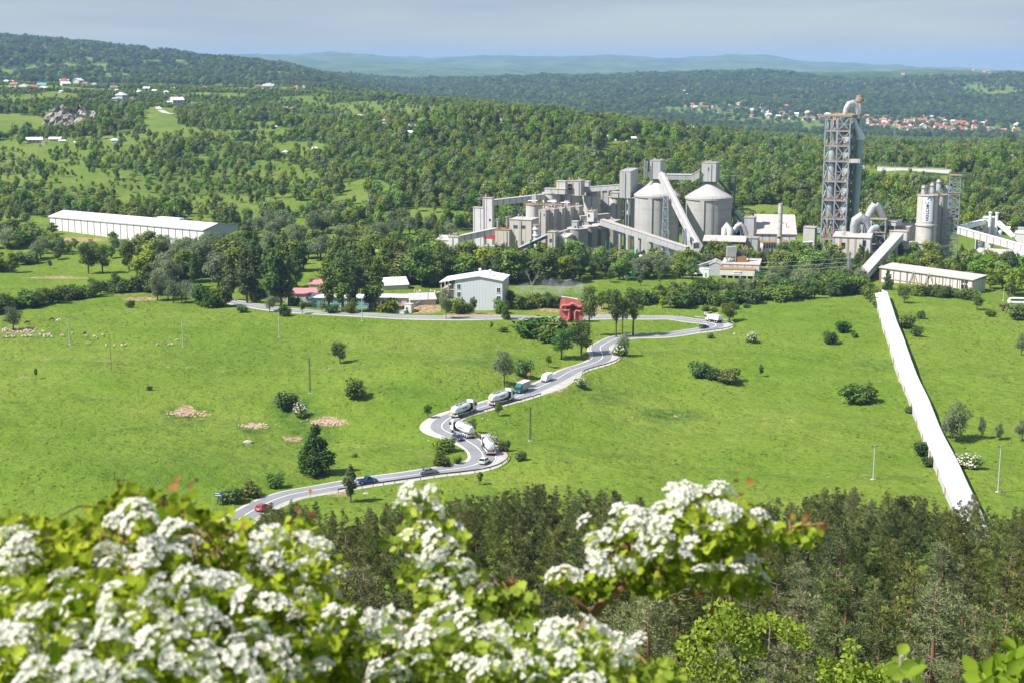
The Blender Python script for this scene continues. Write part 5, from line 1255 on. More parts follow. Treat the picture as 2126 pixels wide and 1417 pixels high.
# ---- red sculpture
A = G(1185, 668); r = empty('red_sculpture', (A.x, A.y, A.z - .5), -R(6), 'big red concrete relief wall with a T-shaped carved hollow beside the road', 'sculpture'); s_ = ppm(A.y)
def sc(zx, zy): return ((1140 + zx / 17.71 - 1185) / s_, (668 - 600 - zy / 17.71) / s_ + .5)
out = [sc(*p) for p in [(440, 300), (620, 300), (1250, 430), (1380, 620), (1300, 1000), (1080, 1260), (620, 1215), (500, 1180), (410, 1020), (385, 880), (380, 700), (400, 480)]]
m = MB(); m.prism(out, 0, 1.4); m.build('slab', M_['red_wall'], r)
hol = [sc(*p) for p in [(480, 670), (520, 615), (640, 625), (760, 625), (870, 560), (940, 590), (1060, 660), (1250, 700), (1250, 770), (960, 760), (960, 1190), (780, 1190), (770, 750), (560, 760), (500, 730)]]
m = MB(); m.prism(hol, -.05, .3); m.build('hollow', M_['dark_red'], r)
edge = [sc(*p) for p in [(1200, 630), (1080, 640), (960, 560), (880, 520), (820, 545), (740, 590), (600, 600), (500, 600), (455, 670), (480, 750), (560, 795), (740, 780), (745, 900), (745, 1080), (690, 1150), (650, 1190)]]
m = MB(); m.tube([(x, -.35, z) for x, z in edge], .55, 8); m.build('raised_rim', M_['red_wall'], r, True)
edge2 = [sc(*p) for p in [(960, 1180), (960, 850), (990, 790), (1160, 810)]]
m = MB(); m.tube([(x, -.3, z) for x, z in edge2], .4, 8); m.build('raised_rim', M_['red_wall'], r, True)
m = MB(); m.lathe([(.5, -.0), (.55, .1), (.3, .12), (.3, 0)], n=14, cap=False); e = m.build('ring', M_['white_plaster'], r); e.rotation_euler = (R(90), 0, 0); x, z = sc(575, 690); e.location = (x, -.1, z)
m = MB(); m.prism([(p[0], p[1] + .02) for p in out[:3]] + [(out[2][0], out[2][1] + .3), (out[0][0], out[0][1] + .3)], .0, 1.3); m.build('capping', M_['white_plaster'], r)
EXCL.append((A.x, A.y, 9))

# ---- long white covered conveyor down the meadow
cp_ = [(1828, 606), (1842, 650), (1861, 708), (1884, 772), (1909, 832), (1934, 895), (1962, 950), (1984, 1003), (2003, 1050), (2032, 1120)]
hC = 3.3; P = []
for px, py in cp_:
    g = G(px, py)
    for _ in range(4): g = G(px, py + hC * F * .98 / proj(g.x, g.y, g.z)[2])
    P.append(g)
P = catmull(P, 6.0); z = smooth(np.array([p.z for p in P]), 4)
P = [Vector((p.x, p.y, float(z[i]))) for i, p in enumerate(P)]
r = empty('conveyor_cover', P[0], 0, 'long white-roofed conveyor gallery crossing the whole meadow downhill', 'conveyor'); O = P[0].copy()
A2 = np.array([(p.x, p.y) for p in P]); tg = np.gradient(A2, axis=0); tg /= np.linalg.norm(tg, axis=1)[:, None]
nr = [Vector((-t[1], t[0], 0)) for t in tg]     # to the right seen from the viewer
def sec(i, o, h): 
    v = P[i] + nr[i] * o - O; return (v.x, v.y, v.z + h)
def sweep(name, prof, mt, i0=0, i1=None):
    m = MB(); i1 = i1 or len(P) - 1
    for i in range(i0, i1):
        for (a, b_), (c, d_) in zip(prof, prof[1:] + prof[:1]): m.quad(sec(i, a, b_), sec(i, c, d_), sec(i + 1, c, d_), sec(i + 1, a, b_))
    e = prof
    m.quad(*[sec(i0, a, b_) for a, b_ in e]); m.quad(*[sec(i1, a, b_) for a, b_ in e]); return m.build(name, M_[mt], r)
wl_ = 2.3
sweep('left_wall', [(-wl_, -1.2), (-wl_ + .2, -1.2), (-wl_ + .2, hC - .3), (-wl_, hC - .3)], 'white_cladding'); sweep('right_wall', [(wl_ - .2, -1.2), (wl_, -1.2), (wl_, hC - .3), (wl_ - .2, hC - .3)], 'white_cladding')
sweep('roof', [(-wl_ - .35, hC - .28), (.9, hC + .42), (wl_ + .35, hC - .28), (wl_ + .35, hC - .10), (.9, hC + .60), (-wl_ - .35, hC - .10)], 'white_roof')
for k in range(0, len(P) - 2, 3): 
    m = MB(); 
    for sgn in (-1,): a = P[k] + nr[k] * sgn * (wl_ + .08) - O; m.bar(a + Vector((0, 0, -1)), a + Vector((0, 0, hC - .3)), .16, .3)
    m.build('wall_post', M_['rust'], r)
for k in range(4, len(P) - 2, 9):
    m = MB(); m.quad(sec(k, .9, hC + .63), sec(k, wl_ + .4, hC - .07), (Vector(sec(k, wl_ + .4, hC - .05)) + Vector((tg[k][0], tg[k][1], 0)) * .35), (Vector(sec(k, .9, hC + .65)) + Vector((tg[k][0], tg[k][1], 0)) * .35)); m.build('roof_joint', M_['grey_roof'], r)
for p in P: EXCL.append((p.x, p.y, 4))
# ------------------------------------------------------------------ vehicles
def wheel_mesh(r, w):
    m = MB(); m.tube([(0, -w / 2, 0), (0, w / 2, 0)], r, 16); a = m.mesh('tyre', [MATS['tyre']], True)
    m = MB(); m.tube([(0, -w / 2 - .015, 0), (0, w / 2 + .015, 0)], r * .56, 12); b_ = m.mesh('rim', [MATS['rim']], True)
    return a, b_
WH = {k: wheel_mesh(*k) for k in ((.52, .42), (.33, .22), (.40, .26))}
def wheels(root, xs, half, key):
    for x in xs:
        for s in (-1, 1):
            o = link('wheel', WH[key][0], root, (x, s * half, key[0])); link('rim', WH[key][1], o)
def lamp(root, nm, x, y, z, mt, sx=.06, sy=.26, sz=.18):
    m = MB(); m.box(x - sx, x + sx, y - sy / 2, y + sy / 2, z - sz / 2, z + sz / 2); return m.build(nm, MATS[mt], root)
def cab(root, x0, x1, h, paint, z0=.9, w=2.45):
    hw = w / 2; m = MB()
    m.prism([(x0, z0), (x1, z0), (x1 + .02, z0 + (h - z0) * .42), (x1 - .28, h - .12), (x1 - .6, h), (x0, h)], -hw, hw); b_ = m.build('cab', MATS[paint], root)
    m = MB(); zc = z0 + (h - z0) * .44; m.hexa([(x1 + .0, -hw + .12, zc), (x1 + .05, -hw + .12, zc), (x1 + .05, hw - .12, zc), (x1 + .0, hw - .12, zc), (x1 - .3, -hw + .2, h - .3), (x1 - .2, -hw + .2, h - .3), (x1 - .2, hw - .2, h - .3), (x1 - .3, hw - .2, h - .3)]); m.build('windscreen', MATS['window_glass'], b_)
    for s in (-1, 1):
        m = MB(); m.prism([(x1 - 1.15, zc), (x1 - .15, zc), (x1 - .38, h - .35), (x1 - 1.1, h - .35)], s * (hw + .015), s * (hw - .02)); m.build('side_window', MATS['window_glass'], b_)
        m = MB(); m.box(x1 - .12, x1 + .05, s * (hw + .05), s * (hw + .3), zc + .1, zc + .9); m.build('mirror', MATS['dark_void'], b_)
        lamp(root, 'headlight', x1 + .02, s * (hw - .35), z0 + .05, 'lamp_clear', .05, .4, .2)
    m = MB(); m.box(x1 - .1, x1 + .1, -hw, hw, .4, z0 - .02); m.build('bumper', MATS['dark_void'] if paint != 'white_paint' else MATS['box_grey'], root)
    return b_
def tanker(sign='lamp_red'):
    r = empty('tanker_truck', (0, 0, 0))
    cab(r, 4.2, 6.3, 3.55, 'white_paint')
    m = MB(); m.box(4.0, 4.2, -1.2, 1.2, 1.2, 3.2); m.build('cab_back', MATS['dark_void'], r)
    m = MB(); m.box(4.35, 5.9, -1.1, 1.1, 3.56, 3.72); m.hexa([(4.4, -1.1, 3.72), (5.8, -1.1, 3.72), (5.8, 1.1, 3.72), (4.4, 1.1, 3.72), (4.3, -1.1, 4.0), (4.6, -1.1, 4.0), (4.6, 1.1, 4.0), (4.3, 1.1, 4.0)]); m.build('wind_deflector', MATS['white_paint'], r)
    m = MB(); m.box(-6.2, 4.3, -.5, .5, .75, 1.1); m.box(-5.8, -1.5, -1.2, 1.2, .62, .75); m.build('chassis', MATS['dark_steel'], r)
    tk = MB(); prof = [(.25, -6.2), (.85, -6.05), (1.15, -5.5), (1.22, -4.5), (1.25, -2.4), (1.24, 0), (1.2, 2.4), (1.0, 3.2), (.45, 3.6), (.2, 3.65)]
    tk.tube([(x, 0, 2.45 - (.18 if -3.4 < x < -1 else 0)) for _, x in prof], [q for q, _ in prof], 20)
    t_ = tk.build('tank', MATS['white_paint'], r, True)
    for x in (-4.2, 0.4):
        m = MB(); m.lathe([(.2, .7), (1.05, 1.75)], (x, 0), 14); m.build('hopper', MATS['white_paint'], t_, True)
    m = MB(); m.box(-5.2, 2.8, -.35, .35, 3.71, 3.76)
    for x in (-4.2, -1.8, .6): m.lathe([(.32, 3.7), (.32, 3.92)], (x, 0), 12)
    m.build('walkway', MATS['box_grey'], t_)
    for s in (-1, 1):
        m = MB(); m.box(-5.3, 2.9, s * .42 - .03, s * .42 + .03, 3.98, 4.04)
        for k in range(6): m.box(-5.3 + k * 1.64 - .03, -5.3 + k * 1.64 + .03, s * .42 - .03, s * .42 + .03, 3.7, 4.0)
        m.build('railing', MATS['galvanised'], t_)
        lt = bpy.data.meshes['truck_letters'] if 'truck_letters' in bpy.data.meshes else None
        if lt is None:
            lt = text_mesh('HOLCIM', .62); lt.name = 'truck_letters'; lt.materials.clear(); lt.materials.append(MATS['navy_ink'])
        lo = link('lettering', lt, t_, (-.8, s * 1.262, 2.5)); lo.rotation_euler = (R(90), 0, 0 if s < 0 else R(180))
        m = MB(); m.box(-5.4, -1.6, s * 1.0, s * 1.28, 1.02, 1.12); m.box(-5.5, -5.4, s * .9, s * 1.28, .6, 1.12); m.build('mudguard', MATS['white_paint'], r)
        m = MB(); m.box(-1.2, 2.2, s * 1.1, s * 1.25, .55, 1.0); m.build('side_guard', MATS['galvanised'], r)
        lamp(r, 'tail_light', -6.38, s * .95, .95, 'lamp_red', .05, .4, .16)
    m = MB()
    for y in (-.28, .28): m.bar((-6.3, y, 1.1), (-5.9, y, 3.7), .06)
    for k in range(8): m.bar((-6.28 + k * .048, -.28, 1.2 + k * .32), (-6.28 + k * .048, .28, 1.2 + k * .32), .05)
    m.build('ladder', MATS['galvanised'], r)
    m = MB(); m.box(-6.36, -6.25, -1.2, 1.2, .7, 1.12); m.build('rear_bumper', MATS['white_paint'], r)
    m = MB(); m.box(-6.41, -6.37, -.72, .72, .78, 1.08); m.build('warning_board', MATS['sign_orange'], r)
    wheels(r, (-4.9, -3.6, -2.3, 2.9, 5.3), 1.02, (.52, .42))
    m = MB(); m.box(2.0, 3.9, -1.2, 1.2, 1.1, 1.25); m.build('tractor_deck', MATS['dark_void'], r)
    return r
def car(paint, L_=4.3, H=1.45, kind='hatch'):
    r = empty('car', (0, 0, 0)); h = L_ / 2; hw = .86
    prof = [(-h, .32), (h, .32), (h + .02, .62), (h - .12, .78), (h - 1.15, .95), (-h + (.75 if kind == 'sedan' else .1), 1.0), (-h - .02, .92), (-h - .05, .6)]
    m = MB(); m.prism(prof, -hw, hw); b_ = m.build('body', MATS[paint], r)
    bv = b_.modifiers.new('soften', 'BEVEL'); bv.width = .09; bv.segments = 2; bv.limit_method = 'ANGLE'
    x0 = {'hatch': -h + .15, 'sedan': -h + .85, 'estate': -h + .08, 'pickup': -h + 1.9}[kind]; x1 = h - 1.1
    m = MB(); t = hw - .2
    m.hexa([(x0, -hw + .05, .97), (x1, -hw + .05, .93), (x1, hw - .05, .93), (x0, hw - .05, .97), (x0 + (.5 if kind != 'estate' else .2), -t, H - .05), (x1 - .75, -t, H - .05), (x1 - .75, t, H - .05), (x0 + (.5 if kind != 'estate' else .2), t, H - .05)]); g = m.build('windows', MATS['window_glass'], r)
    m = MB(); m.hexa([(x0 + .40, -t - .02, H - .08), (x1 - .72, -t - .02, H - .08), (x1 - .72, t + .02, H - .08), (x0 + .40, t + .02, H - .08), (x0 + .55, -t + .06, H), (x1 - .85, -t + .06, H), (x1 - .85, t - .06, H), (x0 + .55, t - .06, H)]); rf = m.build('roof', MATS[paint], r)
    for s in (-1, 1):
        m = MB(); xm = (x0 + x1) / 2 - .1
        
        for a_, b2, w2 in (((x1 - .02, s * (hw - .06), .95), (x1 - .74, s * t, H - .05), .07), ((xm, s * (hw - .05), .97), (xm, s * t, H - .05), .08), ((x0 + .02, s * (hw - .06), .97), (x0 + .45, s * t, H - .05), .12)):
            m = MB(); m.bar(a_, b2, w2); m.build('pillar', MATS[paint], r)
        lamp(r, 'headlight', h - .02, s * .62, .7, 'lamp_clear', .06, .34, .14); lamp(r, 'tail_light', -h - .03, s * .7, .82, 'lamp_red', .05, .22, .18)
        m = MB(); m.box(x1 - .35, x1 - .15, s * (hw + .02), s * (hw + .2), 1.0, 1.13); m.build('mirror', MATS[paint], r)
    m = MB(); m.box(-h - .075, -h - .045, -.26, .26, .58, .70); m.build('number_plate', MATS['white_paint'], r)
    if kind == 'pickup':
        m = MB(); m.box(-h + .1, -h + 1.8, -hw + .1, hw - .1, .95, 1.02); m.build('load_bed', MATS['dark_void'], r)
    wheels(r, (-h + .8, h - .85), hw - .1, (.40, .26) if kind == 'pickup' else (.33, .22))
    return r
def van():
    r = empty('van', (0, 0, 0)); m = MB()
    m.prism([(-2.7, .35), (2.6, .35), (2.65, .95), (2.1, 1.15), (1.35, 2.15), (1.0, 2.35), (-2.65, 2.35), (-2.72, 1.0)], -.95, .95); b_ = m.build('body', MATS['white_paint'], r); bv = b_.modifiers.new('soften', 'BEVEL'); bv.width = .1; bv.segments = 2
    m = MB(); m.hexa([(2.08, -.82, 1.2), (2.14, -.82, 1.2), (2.14, .82, 1.2), (2.08, .82, 1.2), (1.38, -.78, 2.1), (1.46, -.78, 2.1), (1.46, .78, 2.1), (1.38, .78, 2.1)]); m.build('windscreen', MATS['window_glass'], r)
    for s in (-1, 1):
        m = MB(); m.prism([(.7, 1.25), (1.85, 1.25), (1.3, 2.0), (.7, 2.0)], s * .965, s * .93); m.build('side_window', MATS['window_glass'], r); lamp(r, 'headlight', 2.62, s * .7, .82, 'lamp_clear', .05, .3, .2); lamp(r, 'tail_light', -2.72, s * .82, 1.1, 'lamp_red', .04, .14, .5)
    m = MB(); m.box(2.62, 2.72, -.6, .6, .55, .75); m.build('grille', MATS['dark_void'], r)
    wheels(r, (-1.7, 1.75), .82, (.33, .22)); return r
def box_truck():
    r = empty('box_truck', (0, 0, 0)); cab(r, 1.9, 3.7, 2.6, 'teal_paint', .7, 2.2)
    m = MB(); m.box(-3.9, 1.75, -1.2, 1.2, .95, 3.4); m.build('box_body', MATS['box_grey'], r); m = MB(); m.box(-3.95, 1.8, -1.24, 1.24, 3.41, 3.5); m.build('box_roof', MATS['white_roof'], r)
    m = MB(); m.hexa([(1.9, -1.05, 2.62), (3.1, -1.05, 2.62), (3.1, 1.05, 2.62), (1.9, 1.05, 2.62), (1.9, -1.05, 3.3), (2.1, -1.05, 3.3), (2.1, 1.05, 3.3), (1.9, 1.05, 3.3)]); m.build('wind_deflector', MATS['teal_paint'], r)
    m = MB(); m.box(-3.8, 2, -.5, .5, .6, .94); m.build('chassis', MATS['dark_steel'], r)
    for s in (-1, 1): lamp(r, 'tail_light', -3.95, s * .9, .85, 'lamp_red')
    wheels(r, (-2.4, 2.8), .9, (.40, .26)); return r
def tipper():
    r = empty('tipper_truck', (0, 0, 0)); cab(r, 2.6, 4.5, 3.1, 'white_paint')
    m = MB(); m.hexa([(-4.2, -1.15, 1.3), (2.2, -1.15, 1.3), (2.2, 1.15, 1.3), (-4.2, 1.15, 1.3), (-4.5, -1.25, 3.3), (2.3, -1.25, 3.3), (2.3, 1.25, 3.3), (-4.5, 1.25, 3.3)]); bd = m.build('tipping_body', MATS['white_paint'], r)
    m = MB(); m.box(-4.4, 2.25, -1.1, 1.1, 3.31, 3.36); m.build('load', MATS['gravel'], bd)
    m = MB(); m.box(2.25, 2.5, -1.0, 1.0, 1.2, 3.9); m.build('cab_back', MATS['dark_void'], r)
    m = MB(); m.box(-4.3, 2.5, -.5, .5, .7, 1.28); m.build('chassis', MATS['dark_steel'], r); m = MB(); m.box(-4.5, -4.32, -1.15, 1.15, .7, 1.2); m.build('rear_bumper', MATS['dark_void'], r)
    for s in (-1, 1): lamp(r, 'tail_light', -4.52, s * 1.0, 1.6, 'lamp_red', .05, .25, .5)
    wheels(r, (-3.2, -1.9, 1.5, 3.4), 1.0, (.52, .42)); return r
def drive(r, px, py, away, label, cat, lane=1.75, lo=0, hi=None, group=None, name=None):
    i = road_at(px, py, lo, hi); t = Vector((tang[i, 0], tang[i, 1], 0)); n = Vector((nrm[i, 0], nrm[i, 1], 0))
    sgn = 1 if away else -1
    p = Vector(RA[i]) + n * lane * sgn
    d = t * sgn; j = min(max(i + 3 * sgn, 0), len(RA) - 1); sl = (RA[j, 2] - RA[i, 2]) / max(1e-3, math.hypot(RA[j, 0] - RA[i, 0], RA[j, 1] - RA[i, 1])) if j != i else 0
    r.location = (p.x, p.y, p.z + .06); r.rotation_euler = (0, -math.atan(sl), math.atan2(d.y, d.x))
    if r.name.startswith('tanker'): r.scale = (.76, .97, .97)
    if r.name.startswith('box'): r.scale = (.84, .9, .88)
    if r.name.startswith('tipper'): r.scale = (.8, .9, .9)
    prop(r, label, cat, group); return r
TK = 'silo tankers climbing the road'
t0 = tanker(); drive(t0, 1033, 836, True, 'white silo tanker on the straight above the left hairpin, nearest to the teal truck', 'truck', group=TK)
drive(copy_tree(t0), 952, 860, True, 'white silo tanker just past the left hairpin, between two other tankers', 'truck', group=TK)
drive(copy_tree(t0), 940, 905, True, 'white silo tanker entering the left hairpin behind the roadside bush', 'truck', group=TK)
drive(copy_tree(t0), 1002, 938, True, 'white silo tanker with an orange rear board, lowest of the four on the road', 'truck', 1.9, group=TK)
drive(box_truck(), 1090, 814, False, 'oncoming box truck with teal cab and grey box', 'truck')
drive(van(), 1139, 790, False, 'oncoming white delivery van on the straight road', 'van')
drive(car('car_navy', 4.2, 1.5), 948, 916, False, 'dark blue oncoming car beside the bush inside the hairpin', 'car')
drive(car('car_silver', 4.1, 1.6, 'estate'), 998, 962, True, 'silver estate car following the lowest tanker at the right hairpin', 'car', 1.4, 0, road_at(1003, 950))
drive(car('car_grey', 4.6, 1.42, 'sedan'), 893, 985, True, 'grey saloon car on the lower road before the right hairpin', 'car', .9)
drive(car('car_blue', 4.9, 1.7, 'pickup'), 757, 1001, True, 'blue pickup half behind the slender tree on the lower road', 'pickup', 1.2)
drive(car('car_red', 4.2, 1.5), 541, 1056, True, 'red car almost hidden by pines at the start of the road', 'car', 1.9)
drive(tipper(), 1475, 669, True, 'white four-axle tipper truck going round the farthest hairpin', 'truck', 1.7, H1 + 4)
drive(car('car_black', 4.1, 1.5), 1466, 683, True, 'black hatchback just before the farthest hairpin', 'car', -1.2, 0, H1 + 12)
# minibus at the eastern edge
p = G(2109, 631); q = empty('minibus', p, R(172), 'white minibus parked behind the crest at the eastern edge', 'bus'); m = MB(); m.prism([(-3.4, .4), (3.2, .4), (3.3, 1.1), (2.5, 2.5), (-3.4, 2.6)], -1, 1); m.build('body', MATS['white_paint'], q)
for s in (-1, 1): m = MB(); m.box(-3.1, 2.3, s * 1.01, s * .98, 1.4, 2.2); m.build('side_window', MATS['window_glass'], q)
wheels(q, (-2, 2.1), .9, (.40, .26))
# tank cars parked in the yard west of the plant
m = MB(); m.tube([(-3, 0, 1.9), (-2.7, 0, 1.9), (2.7, 0, 1.9), (3, 0, 1.9)], [.6, 1.2, 1.2, .6], 12); tkm = m.mesh('tank', [MATS['white_paint']], True); m = MB(); m.box(-2.8, 2.8, -.9, .9, .3, .7); chm = m.mesh('chassis', [MATS['dark_steel']])
for i in range(15):
    X = W(908 + i * 5.6, 480, 775 - i * .8); q = empty('tank_trailer', (X.x, X.y, Tz(X.x, X.y)), R(70), 'white tank trailer in the row parked west of the plant', 'trailer', 'tank trailers parked in the yard'); link('tank', tkm, q); link('chassis', chm, q)

# ------------------------------------------------------------------ poles, pylons, signs
def pole(px, py0, py1, mt, label, arms=1, kind='concrete', name='utility_pole'):
    g = G(px, py1); d = proj(g.x, g.y, g.z)[2]; h = (py1 - py0) * d / F; r = empty(name, g, R(15), label, 'pole')
    m = MB()
    if kind == 'lattice':
        for s in (-1, 1): m.bar((s * .22, 0, -.3), (s * .10, 0, h), .13, .16)
        n = 9
        for k in range(n): m.bar((-.2, 0, h * k / n), (.2, 0, h * (k + .5) / n), .08); m.bar((.2, 0, h * (k + .5) / n), (-.2, 0, h * (k + 1) / n), .08)
    else: m.tube([(0, 0, -.4), (0, 0, h)], [.19, .12] if kind == 'concrete' else [.14, .1], 8)
    m.build('shaft', MATS[mt], r, kind != 'lattice')
    for a in range(arms):
        m = MB(); z = h - .25 - a * .8; m.box(-.85, .85, -.07, .07, z - .07, z + .07); q = m.build('crossarm', MATS['dark_steel' if kind != 'wood' else 'wood_pole'], r)
        for x in (-.75, 0, .75): mm = MB(); mm.lathe([(.06, z + .08), (.08, z + .16), (.04, z + .3)], (x, 0), 6); mm.build('insulator', MATS['dark_void'], q)
    if kind != 'wood':
        m = MB(); m.box(-.5, .5, -.4, .4, -.3, .18); m.build('footing', MATS['pale_concrete'], r)
    return r
for a in [(145, 656, 716, 'concrete_pole', 'pale concrete pole by the grazing sheep, westernmost on the meadow', 1, 'concrete'), (231, 692, 767, 'wood_pole', 'brown wooden pole below the grazing sheep', 0, 'wood'), (380, 665, 720, 'concrete_pole', 'pale concrete pole in the middle of the left meadow', 0, 'concrete'), (580, 647, 701, 'concrete_pole', 'pale concrete pole in front of the pink-roofed yards', 0, 'concrete'), (752, 615, 667, 'concrete_pole', 'pale concrete pole in front of the light blue house', 0, 'concrete'),
          (644, 741, 816, 'dark_steel', 'dark lattice pole above the meadow gully', 0, 'lattice'), (1101, 842, 915, 'dark_steel', 'dark lattice pole with a stay on the slope right of the hairpins', 0, 'lattice'), (1813, 921, 995, 'concrete_pole', 'grey concrete pole between the open slope and the conveyor', 1, 'concrete'), (2072, 921, 1021, 'concrete_pole', 'grey concrete pole right of the long conveyor', 1, 'concrete'),
          (1441, 583, 600, 'concrete_pole', 'short pole with crossarms in the pocket behind the hedge', 2, 'concrete'), (1027, 620, 645, 'wood_pole', 'wooden pole with a crossarm by the white building corner', 1, 'wood'), (1147, 611, 635, 'concrete_pole', 'pale double pole west of the red sculpture', 2, 'concrete'), (926, 600, 663, 'wood_pole', 'thin dark pole before the open bay of the white building', 0, 'wood'), (889, 596, 634, 'wood_pole', 'thin wooden pole by the log heap', 0, 'wood'), (479, 570, 618, 'wood_pole', 'wooden lamp pole at the west end of the yards', 0, 'wood'),
          (1285, 598, 616, 'wood_pole', 'slim dark pole in the green pocket beyond the upper road', 0, 'wood'), (2083, 600, 625, 'concrete_pole', 'pale lamp pole before the trees near the minibus', 0, 'concrete'), (2059, 598, 618, 'wood_pole', 'slim pole left of the pale lamp pole near the minibus', 0, 'wood'), (2096, 596, 626, 'wood_pole', 'slim pole right of the pale lamp pole near the minibus', 0, 'wood')]: pole(*a)
g = G(1101, 915); st = part('stay', MATS['wood_pole'], bpy.data.objects['utility_pole.006'], lambda m: m.bar((-.05, 0, 7.6), (-2.1, .3, 5.0), .09))
for px, py0, py1, lab in [(1839, 344, 361, 'pale lamp post at the west end of the long pale wall on the hill'), (1858, 342, 361, 'second pale lamp post along the long pale wall'), (1924, 340, 358, 'third pale lamp post along the long pale wall'), (1963, 338, 358, 'fourth pale lamp post along the long pale wall'), (2022, 358, 376, 'pale post in the row of three east of the long pale wall'), (2042, 352, 378, 'tallest pale post east of the long pale wall'), (2000, 376, 397, 'pale post right behind the lattice tower top'), (2051, 346, 362, 'pale post highest on the slope east of the long wall'), (306, 205, 228, 'pole at the hillside lane above the green slope'), (366, 226, 242, 'pole beside the lane end on the hillside'), (566, 438, 462, 'pole in the bushes behind the long white hall'), (2080, 272, 306, 'tall thin power mast in the eastern valley'), (2008, 280, 300, 'thin power mast in front of the far town')]:
    pole(px, py0, py1, 'concrete_pole', lab, 1)
def pylon(px, py0, py1, Y, label, arms=3):
    g = W(px, py1, Y); g.z = Tz(g.x, Y); h = W(px, py0, Y).z - g.z; r = empty('power_pylon', g, R(20), label, 'pylon'); m = MB(); b_ = h * .07
    q = lambda i, z: ((-1, 1, 1, -1)[i] * (b_ + (.25 - b_) * min(1, z / h)), (-1, -1, 1, 1)[i] * (b_ + (.25 - b_) * min(1, z / h)), z)
    for i in range(4): m.bar(q(i, 0), q(i, h), .22)
    n = 10
    for k in range(n):
        for i in range(4): m.bar(q(i, h * k / n), q((i + 1) % 4, h * (k + 1) / n), .13); m.bar(q((i + 1) % 4, h * k / n), q(i, h * (k + 1) / n), .13)
    m.build('mast', MATS['galvanised'], r)
    for a in range(arms):
        z = h * (.92 - a * .17); L_ = h * (.11 + .05 * (a % 2 + (a > 0)))
        m = MB()
        for s in (-1, 1): m.bar((0, 0, z + .5), (s * L_, 0, z), .2); m.bar((0, 0, z - .6), (s * L_, 0, z), .16)
        m.build('crossarm', MATS['galvanised'], r)
    return r, h
py1_, ph1 = pylon(1761, 522, 592, 668, 'pale lattice power pylon before the white house on stilts', 3)
pylon(1858, 252, 264, 3300, 'tiny power pylon between the wooded ridge and the far town', 2)
# power line from the pylon westwards
a = py1_.location + Vector((0, 0, ph1 * .80)); b_ = W(1262, 530, 700); wr_ = empty('power_cable', a, 0, 'thin power cables sagging from the pylon westwards over the trees', 'cable')
for k in range(3):
    m = MB(); pts = []
    for i in range(17):
        t = i / 16; p = a.lerp(b_, t) - a; pts.append(p + Vector((0, k * 1.2, -k * 2.2 - 9 * 4 * t * (1 - t) * .35)))
    m.tube(pts, .045, 4); m.build('cable', MATS['galvanised'], wr_)
# road signs
def sign(px, py, kind, label):
    g = G(px, py); r = empty('road_sign', g, R(-8), label, 'sign'); m = MB()
    if kind == 'board':
        for x in (-.7, .7): m.box(x - .05, x + .05, -.04, .04, -.2, 2.6)
        m.build('post', MATS['galvanised'], r); m = MB(); m.box(-1.0, 1.0, -.09, -.05, 1.9, 2.9); b_ = m.build('board', MATS['car_blue'], r)
        m = MB(); m.box(-.9, .3, -.1, -.092, 2.55, 2.75); m.box(-.9, .6, -.1, -.092, 2.1, 2.3); m.build('marking', MATS['white_paint'], b_)
    elif kind == 'tri':
        m.box(-.04, .04, -.03, .03, -.2, 2.2); m.build('post', MATS['galvanised'], r); m = MB(); m.prism([(-.62, 1.9), (.62, 1.9), (0, 2.95)], -.07, -.04); b_ = m.build('plate', MATS['lamp_red'], r); m = MB(); m.prism([(-.4, 2.02), (.4, 2.02), (0, 2.7)], -.08, -.072); m.build('plate_centre', MATS['white_paint'], b_)
    elif kind == 'orange':
        m.box(-.05, .05, -.04, .04, -.2, 2.6); m.build('post', MATS['rust'], r); m = MB(); m.prism([(-.55, 2.0), (.55, 2.0), (.2, 2.9), (-.2, 2.9)], -.08, -.04); m.build('plate', MATS['sign_orange'], r)
    else:
        m.box(-.05, .05, -.04, .04, -.2, 2.2); m.build('post', MATS['galvanised'], r); m = MB(); m.box(-.5, .5, -.08, -.05, 1.6, 2.6); b_ = m.build('plate', MATS['white_paint'], r); m = MB(); m.prism([(-.3, 1.7), (.1, 2.1), (-.3, 2.5), (0, 2.5), (.4, 2.1), (0, 1.7)], -.09, -.082); m.build('chevron', MATS['lamp_red'], b_)
sign(455, 1046, 'board', 'blue direction board with pale lines beside the first road bend'); sign(1184, 779, 'tri', 'red-edged warning triangle on the straight road'); sign(1097, 791, 'orange', 'small orange sign behind the green box truck'); sign(1464, 661, 'chev', 'red and white chevron sign behind the tipper cab'); sign(1488, 663, 'chev', 'red and white chevron sign behind the tipper body'); sign(645, 1038, 'orange', 'orange marker at the western end of the long guard rail')
